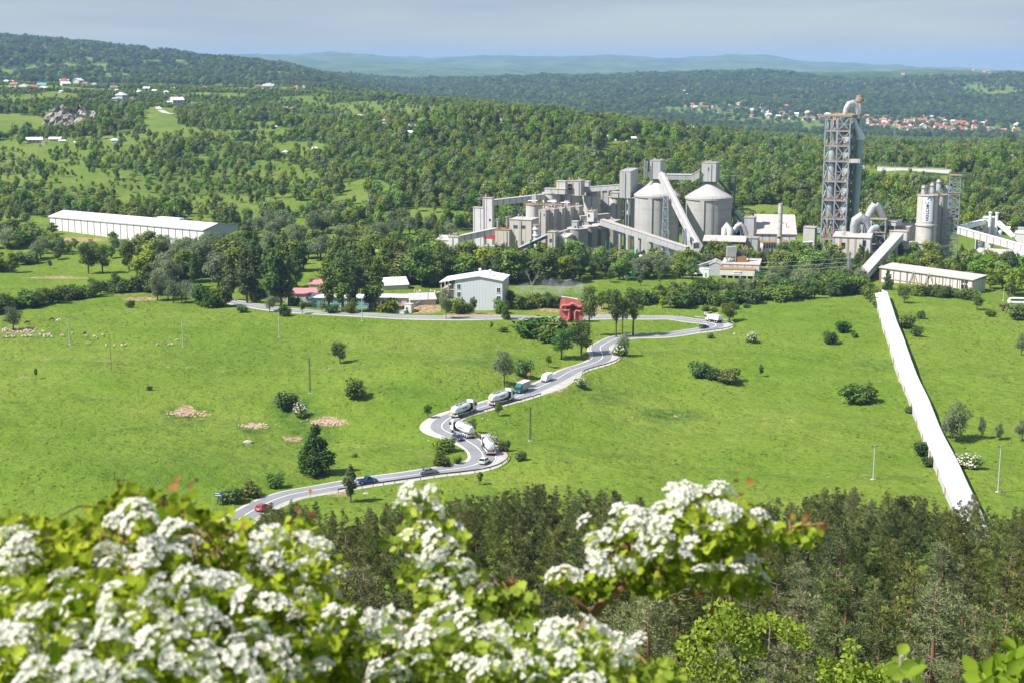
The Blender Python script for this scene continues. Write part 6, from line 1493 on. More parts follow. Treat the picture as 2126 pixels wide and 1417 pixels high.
# stones
def stone(seed, mt='rock'):
    rs_ = random.Random(seed); m = MB(); n = 9; prof = []
    for i in range(5):
        z = i / 4; prof.append([(math.cos(a / n * 6.283) * (1 - z * z * .9) * rs_.uniform(.8, 1.2), math.sin(a / n * 6.283) * (1 - z * z * .9) * rs_.uniform(.8, 1.2) * .7, z * .62) for a in range(n)])
    for i in range(4):
        for a in range(n): m.quad(prof[i][a], prof[i][(a + 1) % n], prof[i + 1][(a + 1) % n], prof[i + 1][a])
    m.quad(*prof[4]); return m.mesh('rock', [MATS[mt]])
STN = [stone(1), stone(2), stone(3)]
for i, (px, py, s, lab) in enumerate([(515, 918, 1.5, 'grey slab-like boulder in the left meadow below the dirt patches'), (1003, 868, .55, 'white stone by the small flowering tree between the hairpins'), (1013, 872, .35, 'smaller white stone beside the larger one between the hairpins'), (1048, 876, .3, 'white stone halfway to the lattice pole on the slope'), (1028, 896, .25, 'little white stone in the grass above the right hairpin'), (890, 914, .4, 'white stone below the left hairpin verge'), (1525, 693, .9, 'dark brown hump of earth east of the farthest hairpin'), (1313, 865, .4, 'white stone west of the green hollow on the open slope'), (1343, 869, .35, 'white stone in the middle of the open slope'), (1350, 870, .3, 'small white stone next to another in the middle of the open slope'), (1537, 861, .35, 'white stone in the grass right of the green hollow'), (1244, 812, .35, 'pale stone below the straight guard rail'), (760, 1024, .8, 'grey rock by the slender tree at the lower road')]):
    g = G(px, py); o = link('rock', STN[i % 3]); o.location = (g.x, g.y, g.z - .1); o.scale = (s, s, s); o.rotation_euler = (0, 0, i * 1.3); prop(o, lab, 'stone')
# thin pale track made of flat stones, reed debris
for i, (px, py, s, lab, mt) in enumerate([(386, 856, 2.6, 'heap of pale dry reeds at the western dirt patch', 'pale_dirt'), (684, 876, 3.0, 'heap of pale dry reeds below the large dark gully bush', 'pale_dirt'), (528, 884, 1.8, 'small heap of dry reeds between two larger patches', 'pale_dirt')]):
    g = G(px, py); r = empty('reed_heap', g, 0, lab, 'reeds'); rs_ = np.random.RandomState(i); n = 260; P_ = np.stack([rs_.normal(0, s, n), rs_.normal(0, s * .7, n), np.abs(rs_.normal(.12, .15, n))], 1)
    V, Fq = quads_at(P_, np.stack([rs_.normal(0, .4, n), rs_.normal(-.3, .4, n), np.ones(n)], 1), .7, rs_); link('reeds', mesh_np('reeds', V, Fq, [MATS[mt]]), r)
m_ = stone(9)
for i in range(22):
    t = i / 21; px = 1545 + t * 200; py = 777 + t * 27
    if i in (4, 5, 12, 17): continue
    g = G(px, py); o = link('flat_stone', m_); o.location = (g.x, g.y, g.z - .12); o.scale = (.8, .28, .22); o.rotation_euler = (0, 0, -.5); prop(o, 'flat pale stone in the broken line across the open slope', 'stone', 'flat stones in a line')
# fence stakes
stk = MB(); stk.bar((0, 0, -.3), (.12, .05, 1.5), .14); stm = stk.mesh('fence_stake', [MATS['wood_pole']])
for i, (px, py) in enumerate([(210, 833), (398, 893), (408, 894), (34, 915), (168, 965), (238, 990), (256, 996), (290, 1018), (560, 930), (618, 1004), (628, 1003), (648, 1001), (830, 890), (1975, 917), (2010, 914), (2050, 919), (2100, 921)]):
    g = G(px, py); o = link('fence_stake', stm); o.location = g; o.rotation_euler = (0, 0, i); prop(o, 'short weathered wooden stake standing in the meadow', 'stake', 'wooden stakes in the meadow')

# ------------------------------------------------------------------ sheep and horses
def skin_animal(name, V, E_, Rr, mt):
    me = bpy.data.meshes.new(name); me.from_pydata(V, E_, []); o = bpy.data.objects.new(name, me); COL.objects.link(o)
    md = o.modifiers.new('s', 'SKIN'); 
    for sv, rr in zip(me.skin_vertices[0].data, Rr): sv.radius = (rr, rr)
    me.skin_vertices[0].data[0].use_root = True
    o.modifiers.new('u', 'SUBSURF').levels = 1
    dg = bpy.context.evaluated_depsgraph_get(); dg.update(); e = bpy.data.meshes.new_from_object(o.evaluated_get(dg)); bpy.data.objects.remove(o)
    e.name = name; e.materials.clear(); e.materials.append(MATS[mt])
    e.polygons.foreach_set('use_smooth', [True] * len(e.polygons)); return e
def quadruped(L_, H, br, leg, neck, head, graze):
    V = [(0, 0, H * .72), (L_ * .42, 0, H * .74), (-L_ * .45, 0, H * .72)]; E_ = [(0, 1), (0, 2)]; Rr = [br, br * .85, br * .8]
    V += [(L_ * .42 + neck * .7, 0, H * (.62 if graze else 1.0)), (L_ * .42 + neck * 1.2, 0, H * (.22 if graze else 1.12)), (L_ * .42 + neck * 1.2 + head, 0, H * (.10 if graze else 1.0))]; E_ += [(1, 3), (3, 4), (4, 5)]; Rr += [br * .45, br * .38, br * .22]
    V += [(-L_ * .6, 0, H * .6)]; E_ += [(2, 6)]; Rr += [br * .15]
    for x, par in ((L_ * .38, 1), (-L_ * .42, 2)):
        for s in (-1, 1):
            n = len(V); V += [(x, s * br * .55, H * .45), (x + (.06 if par == 1 else -.08) * H, s * br * .55, H * .24), (x, s * br * .55, 0.02)]; E_ += [(par, n), (n, n + 1), (n + 1, n + 2)]; Rr += [leg * 1.6, leg, leg * .8]
    return V, E_, Rr
sh1 = skin_animal('sheep', *quadruped(.95, .85, .31, .055, .28, .18, False), 'wool'); sh2 = skin_animal('sheep', *quadruped(.95, .85, .31, .055, .28, .18, True), 'wool')
V_, E_, R_ = quadruped(1.0, .42, .3, .05, .28, .18, False); sh3 = skin_animal('sheep', V_, E_, R_, 'wool')
def sheep(px, py, me, lab, grp):
    g = G(px, py); o = link('sheep', me); o.location = (g.x, g.y, g.z); o.rotation_euler = (0, 0, rs0.uniform(0, 6.28)); s = rs0.uniform(.85, 1.05); o.scale = (s, s, s); prop(o, lab, 'sheep', grp)
rs0 = random.Random(2)
for i in range(46):
    a = rs0.uniform(0, 6.28); q = rs0.uniform(.35, 1)
    sheep(36 + 40 * q * math.cos(a), 687 + 5.5 * q * math.sin(a), sh3 if i % 3 else sh1, 'sheep resting in the crowded flock under the pale willow', 'sheep resting under the willow')
for px, py in [(89, 690), (84, 697), (97, 697), (101, 698), (104, 696), (106, 699), (93, 698), (99, 700), (8, 702), (14, 702), (20, 701), (26, 701), (31, 700), (47, 700), (53, 700), (59, 699), (64, 700), (129, 698), (132, 699), (150, 693), (180, 699), (196, 701), (201, 704), (214, 697), (185, 716), (221, 719), (238, 719), (253, 719), (260, 718), (328, 717), (352, 717), (357, 717), (369, 708), (107, 701), (92, 701), (76, 700)]:
    sheep(px, py, sh2 if rs0.random() < .6 else sh1, 'sheep grazing scattered over the left meadow', 'grazing sheep on the left meadow')
g = G(175, 694); o = link('sheep', sh1.copy()); o.data.materials[0] = MATS['dark_hide']; o.location = g; prop(o, 'single black sheep among the grazing flock', 'sheep')
hv = quadruped(1.5, 1.5, .34, .08, .5, .35, True); hm1 = skin_animal('horse', *hv, 'brown_hide'); hm2 = skin_animal('horse', *hv, 'white_hide'); hm3 = skin_animal('horse', *hv, 'dark_hide')
for me, px, py, lab in ((hm1, 108, 667, 'brown horse grazing north of the resting flock'), (hm2, 123, 669, 'white horse grazing beside the brown one'), (hm3, 57, 673, 'dark horse standing at the pale willow')):
    g = G(px, py); o = link('horse', me); o.location = g; o.rotation_euler = (0, 0, R(190)); prop(o, lab, 'horse')
cw = skin_animal('cow', *quadruped(1.5, 1.05, .52, .09, .3, .3, True), 'brown_hide')
for i, (px, py) in enumerate([(2078, 638), (2084, 640), (2091, 637), (2096, 644), (2082, 646)]):
    g = G(px, py); o = link('cow', cw); o.location = g; o.rotation_euler = (0, 0, i * 1.1); prop(o, 'brown cow grazing on the crest below the minibus', 'cow', 'cows on the eastern crest')

# ------------------------------------------------------------------ village and town
def house_mesh(kind):
    """unit house 1 m wide: wall, roof, chimney, windows"""
    wl = MB(); wl.prism([(-.38, -.25), (.38, -.25), (.38, .42), (0, .66), (-.38, .42)], -.5, .5, 'x')
    rf = MB()
    if kind == 0: rf.prism([(-.46, .36), (0, .67), (.46, .36), (.46, .41), (0, .73), (-.46, .41)], -.55, .55, 'x')
    else:
        n = len(rf.v); rf.v += [(-.56, -.46, .41), (.56, -.46, .41), (.56, .46, .41), (-.56, .46, .41), (-.2, 0, .78), (.2, 0, .78)]; rf.f += [(0, 1, 5, 4), (1, 2, 5), (2, 3, 4, 5), (3, 0, 4), (3, 2, 1, 0)]; rf.m += [0] * 5
    ch = MB(); ch.box(.18, .26, -.05, .03, .5, .84)
    wn = MB()
    for x in (-.3, -.05, .2): wn.box(x, x + .1, -.39, -.375, .1, .28)
    return wl, rf, ch, wn
HM = [house_mesh(0), house_mesh(1)]
HB = {}
def house(px, py, wpx, roof, label, group=None, wall='white_plaster', k=None, name='village_house', small=False, hs=1.0):
    g = G(px, py); d = proj(g.x, g.y, g.z)[2]; w = wpx * d / F; k = rs0.randrange(2) if k is None else k
    key = (k, wall, roof, small)
    if key not in HB:
        wl, rf, ch, wn = HM[k]
        if small:
            mm = MB(); mm.cur = 0
            for b_, c in ((wl, 0), (rf, 1)):
                n = len(mm.v); mm.v += b_.v; mm.f += [tuple(i + n for i in f) for f in b_.f]; mm.m += [c] * len(b_.f)
            HB[key] = mm.mesh('town_house', [MATS[wall], MATS[roof]])
        else: HB[key] = (wl.mesh('wall', [MATS[wall]]), rf.mesh('roof', [MATS[roof]]), ch.mesh('chimney', [MATS['brown_tile']]), wn.mesh('window', [MATS['dark_void']]))
    rz = rs0.choice([0, .3, -.35, 1.35, .6])
    if small: r = link(name, HB[key]); r.location = g; r.rotation_euler = (0, 0, rz)
    else:
        r = empty(name, g, rz); ms = HB[key]
        link('wall', ms[0], r); ro = link('roof', ms[1], r); link('chimney', ms[2], ro); link('window', ms[3], r)
        EXCL.append((g.x, g.y, max(5, w * .75))); 
        for t in (14, 26, 40, 56, 72): EXCL.append((g.x * (1 - t / g.y), g.y - t, max(4.5, w * .5)))
    hh = w * hs * rs0.uniform(.8, 1.05); r.scale = (w, w * rs0.uniform(.8, 1.0), hh); r['label'] = label; r['category'] = 'house'
    if group: r['group'] = group
    return r
GV = {'w': ('white_tin', 'white-roofed house of the village among the hillside trees'), 'r': ('red_tile', 'red-tiled house of the village among the hillside trees'), 'o': ('orange_tile', 'orange-tiled house of the village among the hillside trees'), 'b': ('brown_tile', 'brown-tiled house of the village among the hillside trees'), 'g': ('grey_roof', 'grey-roofed house of the village among the hillside trees')}
for lst, ox, oy, sc_ in [([(40,385,35,'w'),(72,382,30,'w'),(88,410,60,'r'),(150,430,70,'g'),(200,428,70,'r'),(268,432,60,'w'),(395,392,65,'r'),(400,405,60,'w'),(480,388,65,'w'),(525,400,40,'r'),(575,405,40,'w'),(375,445,35,'w'),(573,438,20,'w'),(700,428,50,'b'),(715,432,20,'w'),(845,430,22,'w'),(900,430,45,'w'),(855,450,40,'w'),(945,440,35,'w'),(1020,453,45,'w'),(1060,425,30,'g'),(1252,425,40,'o'),(745,480,75,'w'),(705,492,40,'g'),(810,485,30,'b'),(1035,512,35,'w'),(1085,512,85,'w'),(1180,530,60,'g'),(1590,418,50,'b'),(1650,427,90,'g'),(1820,418,38,'o'),(1865,415,35,'b'),(1905,405,50,'w'),(2085,412,35,'w'),(1270,575,20,'w'),(1465,580,50,'w'),(1745,556,60,'b'),(1800,565,70,'b'),(1690,660,25,'w'),(1935,800,50,'w'),(1750,820,45,'w'),(270,760,30,'b'),(465,755,25,'w'),(703,750,50,'w'),(1660,585,20,'w')], 0, 40, 2.953),
      ([(150,500,60,'w'),(180,512,60,'g'),(553,540,80,'g'),(485,570,75,'w'),(460,600,50,'w'),(455,635,40,'w'),(678,555,65,'w'),(1030,525,50,'w'),(952,522,25,'w'),(1385,525,40,'b'),(1617,543,20,'w'),(1700,622,40,'w'),(1755,640,25,'w'),(1825,648,25,'w'),(1880,640,60,'w'),(1935,607,20,'w')], 700, 80, 3.037),
      ([(150,420,50,'w'),(120,450,45,'g'),(260,487,30,'w'),(390,550,60,'b'),(810,537,35,'g'),(1232,585,35,'w'),(1290,597,50,'w'),(1345,622,20,'r'),(1175,650,35,'w'),(2085,585,40,'r'),(2040,590,60,'g')], 1380, 120, 2.85)]:
    for zx, zy, zw, c in lst: house(ox + zx / sc_, oy + zy / sc_ + 2, zw / sc_ * .85, GV[c][0], GV[c][1], GV[c][1].split('-')[0] + ' roofs of the hillside village', hs=.8)
house(87, 183, 17, 'teal_tin', 'house with a teal tin roof at the western end of the village'); house(801, 258, 21, 'brown_tile', 'pale blue-white house with a hipped roof alone in the gardens', k=1, hs=1.0); house(1061, 245, 17, 'bright_red_tin', 'tall house with a bright red roof on the green ridge', k=0, hs=1.35); house(1453, 290, 20, 'car_black', 'house with a dark slate roof above the dome silos')
house(1030, 252, 9, 'grey_roof', 'small white church with a pointed roof next to the tall red-roofed house', hs=2.2, k=1); house(71, 296, 31, 'white_tin', 'white-roofed farm barn below the quarry, western', hs=.5, k=0); house(116, 293, 24, 'white_tin', 'white-roofed farm barn below the quarry, eastern', hs=.5, k=0); house(129, 295, 14, 'white_tin', 'short white-roofed farm shed at the end of the barns', hs=.5, k=0)
# pale wall on the hill
a = G(1822, 355); b_ = G(1975, 361); r = empty('yard_wall', a, 0, 'long low pale wall on the hill right of the preheater tower', 'wall'); q = b_ - a; m = MB(); m.hexa([(0, 0, -2), (q.x, q.y, q.z - 2), (q.x, q.y + 1, q.z - 2), (0, 1, -2), (0, 0, 3), (q.x, q.y, q.z + 3), (q.x, q.y + 1, q.z + 3), (0, 1, 3)]); m.build('wall_face', MATS['white_plaster'], r); m = MB(); m.hexa([(0, -.2, 3.02), (q.x, q.y - .2, q.z + 3.02), (q.x, q.y + 1.2, q.z + 3.02), (0, 1.2, 3.02), (0, -.2, 3.4), (q.x, q.y - .2, q.z + 3.4), (q.x, q.y + 1.2, q.z + 3.4), (0, 1.2, 3.4)]); m.build('coping', MATS['dome_concrete'], r)
for t in np.linspace(0, 1, 8): EXCL.append((a.x + q.x * t, a.y + q.y * t - 10, 16))
# lane on the hillside
pts = [G(*p) for p in [(312, 217), (326, 222), (333, 230), (345, 236), (358, 238)]]; V = []
for i, p in enumerate(pts): V += [(p.x - 4, p.y, p.z + .6), (p.x + 4, p.y, p.z + .6)]; EXCL.append((p.x, p.y, 9)); EXCL.append((p.x, p.y - 22, 8))
o = link('lane', mesh_np('lane', V, [(2 * i, 2 * i + 1, 2 * i + 3, 2 * i + 2) for i in range(len(pts) - 1)], [MATS['gravel']])); prop(o, 'pale lane curving down from the hillside village', 'lane', kind='structure')
# quarry face
g = G(140, 262); r = empty('quarry_face', (g.x, g.y, g.z), 0, 'pale broken quarry cliff under the hillside village', 'cliff'); rs_ = np.random.RandomState(8); m = MB(); nx, nz = 34, 12; s_ = F / proj(g.x, g.y, g.z)[2]
gv = [[(( (i / nx) - .5) * 112 / s_, -j * 0 + 6 * vnoise(np.array([i * .33]), np.array([j * .5]), 3)[0] + 3.5 * rs_.normal(0, .35) + j * 1.5, (j / nz) * (46 / s_) * (.55 + .45 * math.sin(i / nx * 3.14)) * (1 + .25 * vnoise(np.array([i * .5]), np.array([0.]), 4)[0]) - 3) for i in range(nx + 1)] for j in range(nz + 1)]
for j in range(nz):
    for i in range(nx): m.quad(gv[j][i], gv[j][i + 1], gv[j + 1][i + 1], gv[j + 1][i])
m.quad(*[(x, y + 14, z - 4) for x, y, z in gv[nz]][::6]); m.build('rock_face', MATS['cliff_rock'], r)
for t in np.linspace(-.5, .5, 7): EXCL.append((g.x + t * 100 / s_, g.y - 8, 13)); EXCL.append((g.x + t * 100 / s_, g.y - 26, 8))
# the far town
def band(px): return np.interp(px, [1410, 1500, 1650, 1780, 1900, 2000, 2126], [222, 240, 252, 262, 272, 274, 276])
for i in range(250):
    px = rs0.choice([rs0.uniform(1420, 2140), rs0.uniform(1780, 2060)]); py = band(px) - abs(rs0.gauss(0, 13)) ; c = rs0.random()
    house(px, py, rs0.uniform(7, 12), 'red_tile' if c < .5 else 'orange_tile' if c < .72 else 'white_tin' if c < .88 else 'brown_tile', 'small %s house of the town beyond the wooded ridge' % ('tile-roofed' if c < .72 or c >= .88 else 'pale-roofed'), ('tile' if c < .72 or c >= .88 else 'pale') + '-roofed houses of the far town', name='town_house', small=True)
for i in range(46):
    px, py = rs0.choice([(rs0.uniform(1850, 2060), rs0.uniform(146, 168)), (rs0.uniform(1180, 1300), rs0.uniform(158, 170)), (rs0.uniform(1980, 2126), rs0.uniform(195, 235)), (rs0.uniform(1420, 1470), rs0.uniform(210, 235))])
    house(px, py, rs0.uniform(4, 7), 'orange_tile', 'tiny orange-roofed house scattered on the distant hills', 'houses on the distant hills', name='distant_house', small=True)
house(1583, 240, 6, 'grey_roof', 'pale church tower rising from the far town', name='church', hs=3.0, k=1)
house(1916, 268, 22, 'white_tin', 'large white block at the front of the far town', name='town_block', hs=.8, k=0)
# ------------------------------------------------------------------ trees and bushes
def crown_points(lobes, n, rs, shell=.62, outward=.55, up=.45):
    L_ = np.array(lobes, float); vol = L_[:, 3] * L_[:, 4] * L_[:, 5]; pr = (vol ** .75); pr /= pr.sum()
    k = rs.choice(len(L_), n, p=pr)
    d = rs.normal(size=(n, 3)); d /= np.linalg.norm(d, axis=1)[:, None]
    r = shell + (1 - shell) * rs.random(n) ** .6
    r *= 1 + .24 * np.sin(d[:, 0] * 7 + k) * np.sin(d[:, 1] * 6 + 2 * k) + rs.normal(0, .11, n)
    P = L_[k, :3] + d * r[:, None] * L_[k, 3:]
    nn = d * outward + rs.normal(size=(n, 3)) * (1 - outward) * .8 + np.array([0, 0, up])
    tone = np.clip(rs.normal(.45, .22, n) + .12 * np.sin(k * 2.4), 0, 1)
    return P, nn, tone

def crown_mesh(name, lobes, n, leaf, m, seed, **kw):
    rs = np.random.RandomState(seed)
    asp = kw.pop('aspect', .7)
    P, nn, tone = crown_points(lobes, n, rs, **kw)
    V, Fq = quads_at(P, nn, leaf, rs, aspect=asp)
    return mesh_np(name, V, Fq, [m], tone=np.repeat(tone, 4))

def limbs(trunk_top, r0, targets, bark, seed, lean=.0, z0=0.0):
    rs = random.Random(seed); m = MB()
    x = rs.uniform(-1, 1) * lean
    m.tube([(0, 0, -.6), (x * .2, 0, trunk_top * .35), (x * .6, rs.uniform(-.1, .1), trunk_top * .7), (x, 0, trunk_top)], [r0 * 1.25, r0, r0 * .75, r0 * .3], 7)
    for t in targets:
        zb = trunk_top * rs.uniform(.35, .8); b_ = Vector((x * zb / trunk_top, 0, zb)); t = Vector(t)
        mid = b_.lerp(t, .5) + Vector((0, 0, -.06 * (t - b_).length))
        m.tube([b_, mid, t], [r0 * .45, r0 * .3, r0 * .1], 5)
    return m.mesh('trunk', [bark])

PROTO = {}
class Plant:
    def __init__(s, name, cat, kidlist, h): s.name = name; s.cat = cat; s.h = h; s.kids = kidlist; s.first = None; s.crown = None
    def put(s, loc, scale, rz, label, group=None, wide=1.0):
        if s.first is None:
            r = empty(s.name, (0, 0, 0))
            for nm, me in s.kids:
                o = link(nm, me, r)
                if s.crown is None: s.crown = o
            s.first = r
        else:
            r = s.first.copy(); COL.objects.link(r)
            for ch in s.first.children:
                if not ch.name.startswith('blossom'):
                    c = ch.copy(); COL.objects.link(c); c.parent = r
        r.location = loc; r.rotation_euler = (0, 0, rz); r.scale = (scale * wide, scale * wide, scale)
        r['label'] = label; r['category'] = s.cat
        if group: r['group'] = group
        elif 'group' in r: del r['group']
        return r

def bush_kind(seed, m, n=1500, leaf=.34):
    rs = random.Random(seed); lob = [(0, 0, 1.1, 1.3, 1.3, 1.0)]
    for _ in range(9):
        a = rs.uniform(0, 6.28); r = rs.uniform(.4, 1.25); q = rs.uniform(.5, .85)
        lob.append((math.cos(a) * r, math.sin(a) * r, rs.uniform(.55, 1.9), q, q, q * .9))
    me = crown_mesh('crown', lob, n, leaf, m, seed, shell=.5)
    tg = [(l[0] * .7, l[1] * .7, l[2]) for l in lob[1:6]]
    return Plant('meadow_bush', 'bush', [('crown', me), ('stem', limbs(1.1, .09, tg, MATS['bark'], seed))], 2.7)

def tree_kind(seed, m, n=2600, leaf=.42, name='field_tree', bark='bark', H=9.0, wid=3.2, base=.30, squat=1.0, cat='tree', nl=12):
    rs = random.Random(seed); lob = []
    zc = H * (base + 1) / 2
    lob.append((0, 0, zc, wid * .62, wid * .62, H * (1 - base) * .40))
    for _ in range(nl):
        a = rs.uniform(0, 6.28); t = rs.uniform(-1, 1); z = zc + t * H * (1 - base) * .40
        rr = wid * .66 * math.sqrt(max(.12, 1 - t * t * .9)) * rs.uniform(.65, 1.1); q = wid * rs.uniform(.26, .42)
        lob.append((math.cos(a) * rr, math.sin(a) * rr, z, q, q, q * .85 * squat))
    me = crown_mesh('crown', lob, n, leaf, m, seed, shell=.5)
    tg = [(l[0] * .8, l[1] * .8, l[2]) for l in lob[1:9]]
    return Plant(name, cat, [('crown', me), ('trunk', limbs(H * .72, H * .022, tg, MATS[bark], seed, .4))], H)

def poplar_kind(seed, m, n=3000):
    rs = random.Random(seed); H = 16.; lob = []
    for i in range(20):
        t = i / 19; z = H * (.22 + .74 * t); w_ = 2.5 * (math.sin(math.pi * min(1, .18 + .80 * t)) ** .7) * rs.uniform(.7, 1.15)
        a = rs.uniform(0, 6.28); r = w_ * rs.uniform(.1, .65)
        lob.append((math.cos(a) * r, math.sin(a) * r, z, w_ * .62, w_ * .62, rs.uniform(.9, 1.5)))
    me = crown_mesh('crown', lob, n, .55, m, seed, shell=.45, up=.3)
    return Plant('poplar_tree', 'tree', [('crown', me), ('trunk', limbs(H * .9, .26, [(l[0], l[1], l[2]) for l in lob[::3]], MATS['grey_bark'], seed, .3))], H)

def wood_kind(seed, m, n=620, leaf=.92):
    rs = random.Random(seed); lob = [(0, 0, 5.2, 2.4, 2.4, 3.0 + (seed % 3) * .7)]
    for _ in range(7):
        a = rs.uniform(0, 6.28); r = rs.uniform(1.0, 2.2); q = rs.uniform(.8, 2.0)
        lob.append((math.cos(a) * r, math.sin(a) * r, rs.uniform(3.6, 7.6), q, q, q * .9))
    me = crown_mesh('crown', lob, n, leaf, m, seed, shell=.72, outward=.7)
    return Plant('broadleaf_tree', 'tree', [('crown', me), ('trunk', limbs(5.5, .2, [(l[0] * .7, l[1] * .7, l[2]) for l in lob[1:4]], MATS['bark'], seed))], 9.)

def dead_kind(seed):
    rs = random.Random(seed); m = MB(); H = 15.
    def grow(p, d, r, ln, k):
        q = p + d * ln; mid = p.lerp(q, .5) + Vector((rs.uniform(-.1, .1), rs.uniform(-.1, .1), 0)) * ln
        m.tube([p, mid, q], [r, r * .85, r * .6], 5)
        if k == 0: return
        for _ in range(3 if k > 1 else 4):
            nd = (d + Vector((rs.uniform(-.8, .8), rs.uniform(-.8, .8), rs.uniform(-.1, .5)))).normalized()
            grow(p.lerp(q, rs.uniform(.5, 1)), nd, r * .5, ln * rs.uniform(.5, .75), k - 1)
    grow(Vector((0, 0, -.5)), Vector((.03, .02, 1)), .3, 6.5, 4)
    tr = m.mesh('trunk', [MATS['dead_wood']])
    return Plant('bare_tree', 'tree', [('trunk', tr)], 14.)

BUSH = [bush_kind(i, MATS['leaf_bush']) for i in range(4)]
DARK = [bush_kind(20 + i, MATS['leaf_dark']) for i in range(3)]
YEL = [bush_kind(30 + i, MATS['leaf_yellow']) for i in range(2)]
TREE = [tree_kind(40 + i, MATS['leaf_tree']) for i in range(3)]
OAK = [tree_kind(47 + i, MATS['leaf_dark'], base=.22, wid=3.7) for i in range(2)]
ACA = [tree_kind(50 + i, MATS['leaf_poplar'], n=2300, leaf=.40, H=11., wid=3.1, base=.36, nl=16) for i in range(3)]
WIL = [tree_kind(60 + i, MATS['leaf_willow'], n=2600, leaf=.36, name='willow_tree', H=8., wid=3.4, base=.16) for i in range(3)]
def cone_kind(seed, m):
    rs = random.Random(seed); H = 8.; lob = []
    for i in range(30):
        t = (i + .5) / 30; a = rs.uniform(0, 6.28); w_ = 3.0 * (1 - t) ** .75 * min(1, .55 + t * 3); q = rs.uniform(.5, .95) * (1.15 - .6 * t)
        lob.append((math.cos(a) * w_ * .72, math.sin(a) * w_ * .72, .5 + t * (H - 1.1), q, q, q * .85))
    for t in (.15, .35, .55): lob.append((0, 0, H * t, 2.1 * (1 - t), 2.1 * (1 - t), 1.3))
    return Plant('field_tree', 'tree', [('crown', crown_mesh('crown', lob, 3800, .36, m, seed, shell=.5)), ('trunk', limbs(H * .8, .18, [(l[0], l[1], l[2]) for l in lob[4:24:5]], MATS['bark'], seed))], H)
CON = [cone_kind(66, MATS['leaf_dark'])]
POP = [poplar_kind(70 + i, MATS['leaf_poplar']) for i in range(5)]
BELT = [tree_kind(80 + i, MATS['leaf_wood'], n=2600, leaf=.55, name='leafy_tree', H=10., wid=3.6, base=.12) for i in range(4)]
WOOD = [wood_kind(90 + i, MATS['leaf_wood']) for i in range(5)]
WOODD = [wood_kind(97 + i, MATS['leaf_dark']) for i in range(2)]
WOODW = [wood_kind(104, MATS['leaf_willow'])]
DEAD = [dead_kind(5), dead_kind(6)]

rnd = random.Random(11)
# blossom on a few bushes
def blossom_mesh(seed, n=160):
    rs = np.random.RandomState(seed)
    P, nn, tone = crown_points([(0, 0, 1.4, 1.55, 1.55, 1.2)], n, rs, shell=.92, outward=.9)
    k = P[:, 2] > 1.0; P = P[k]; nn = nn[k]; tone = tone[k]
    V, Fq = quads_at(P, nn, .26, rs, aspect=1)
    return mesh_np('blossom', V, Fq, [MATS['petal']], tone=np.repeat(tone, 4))
BLOSSOM = blossom_mesh(3)

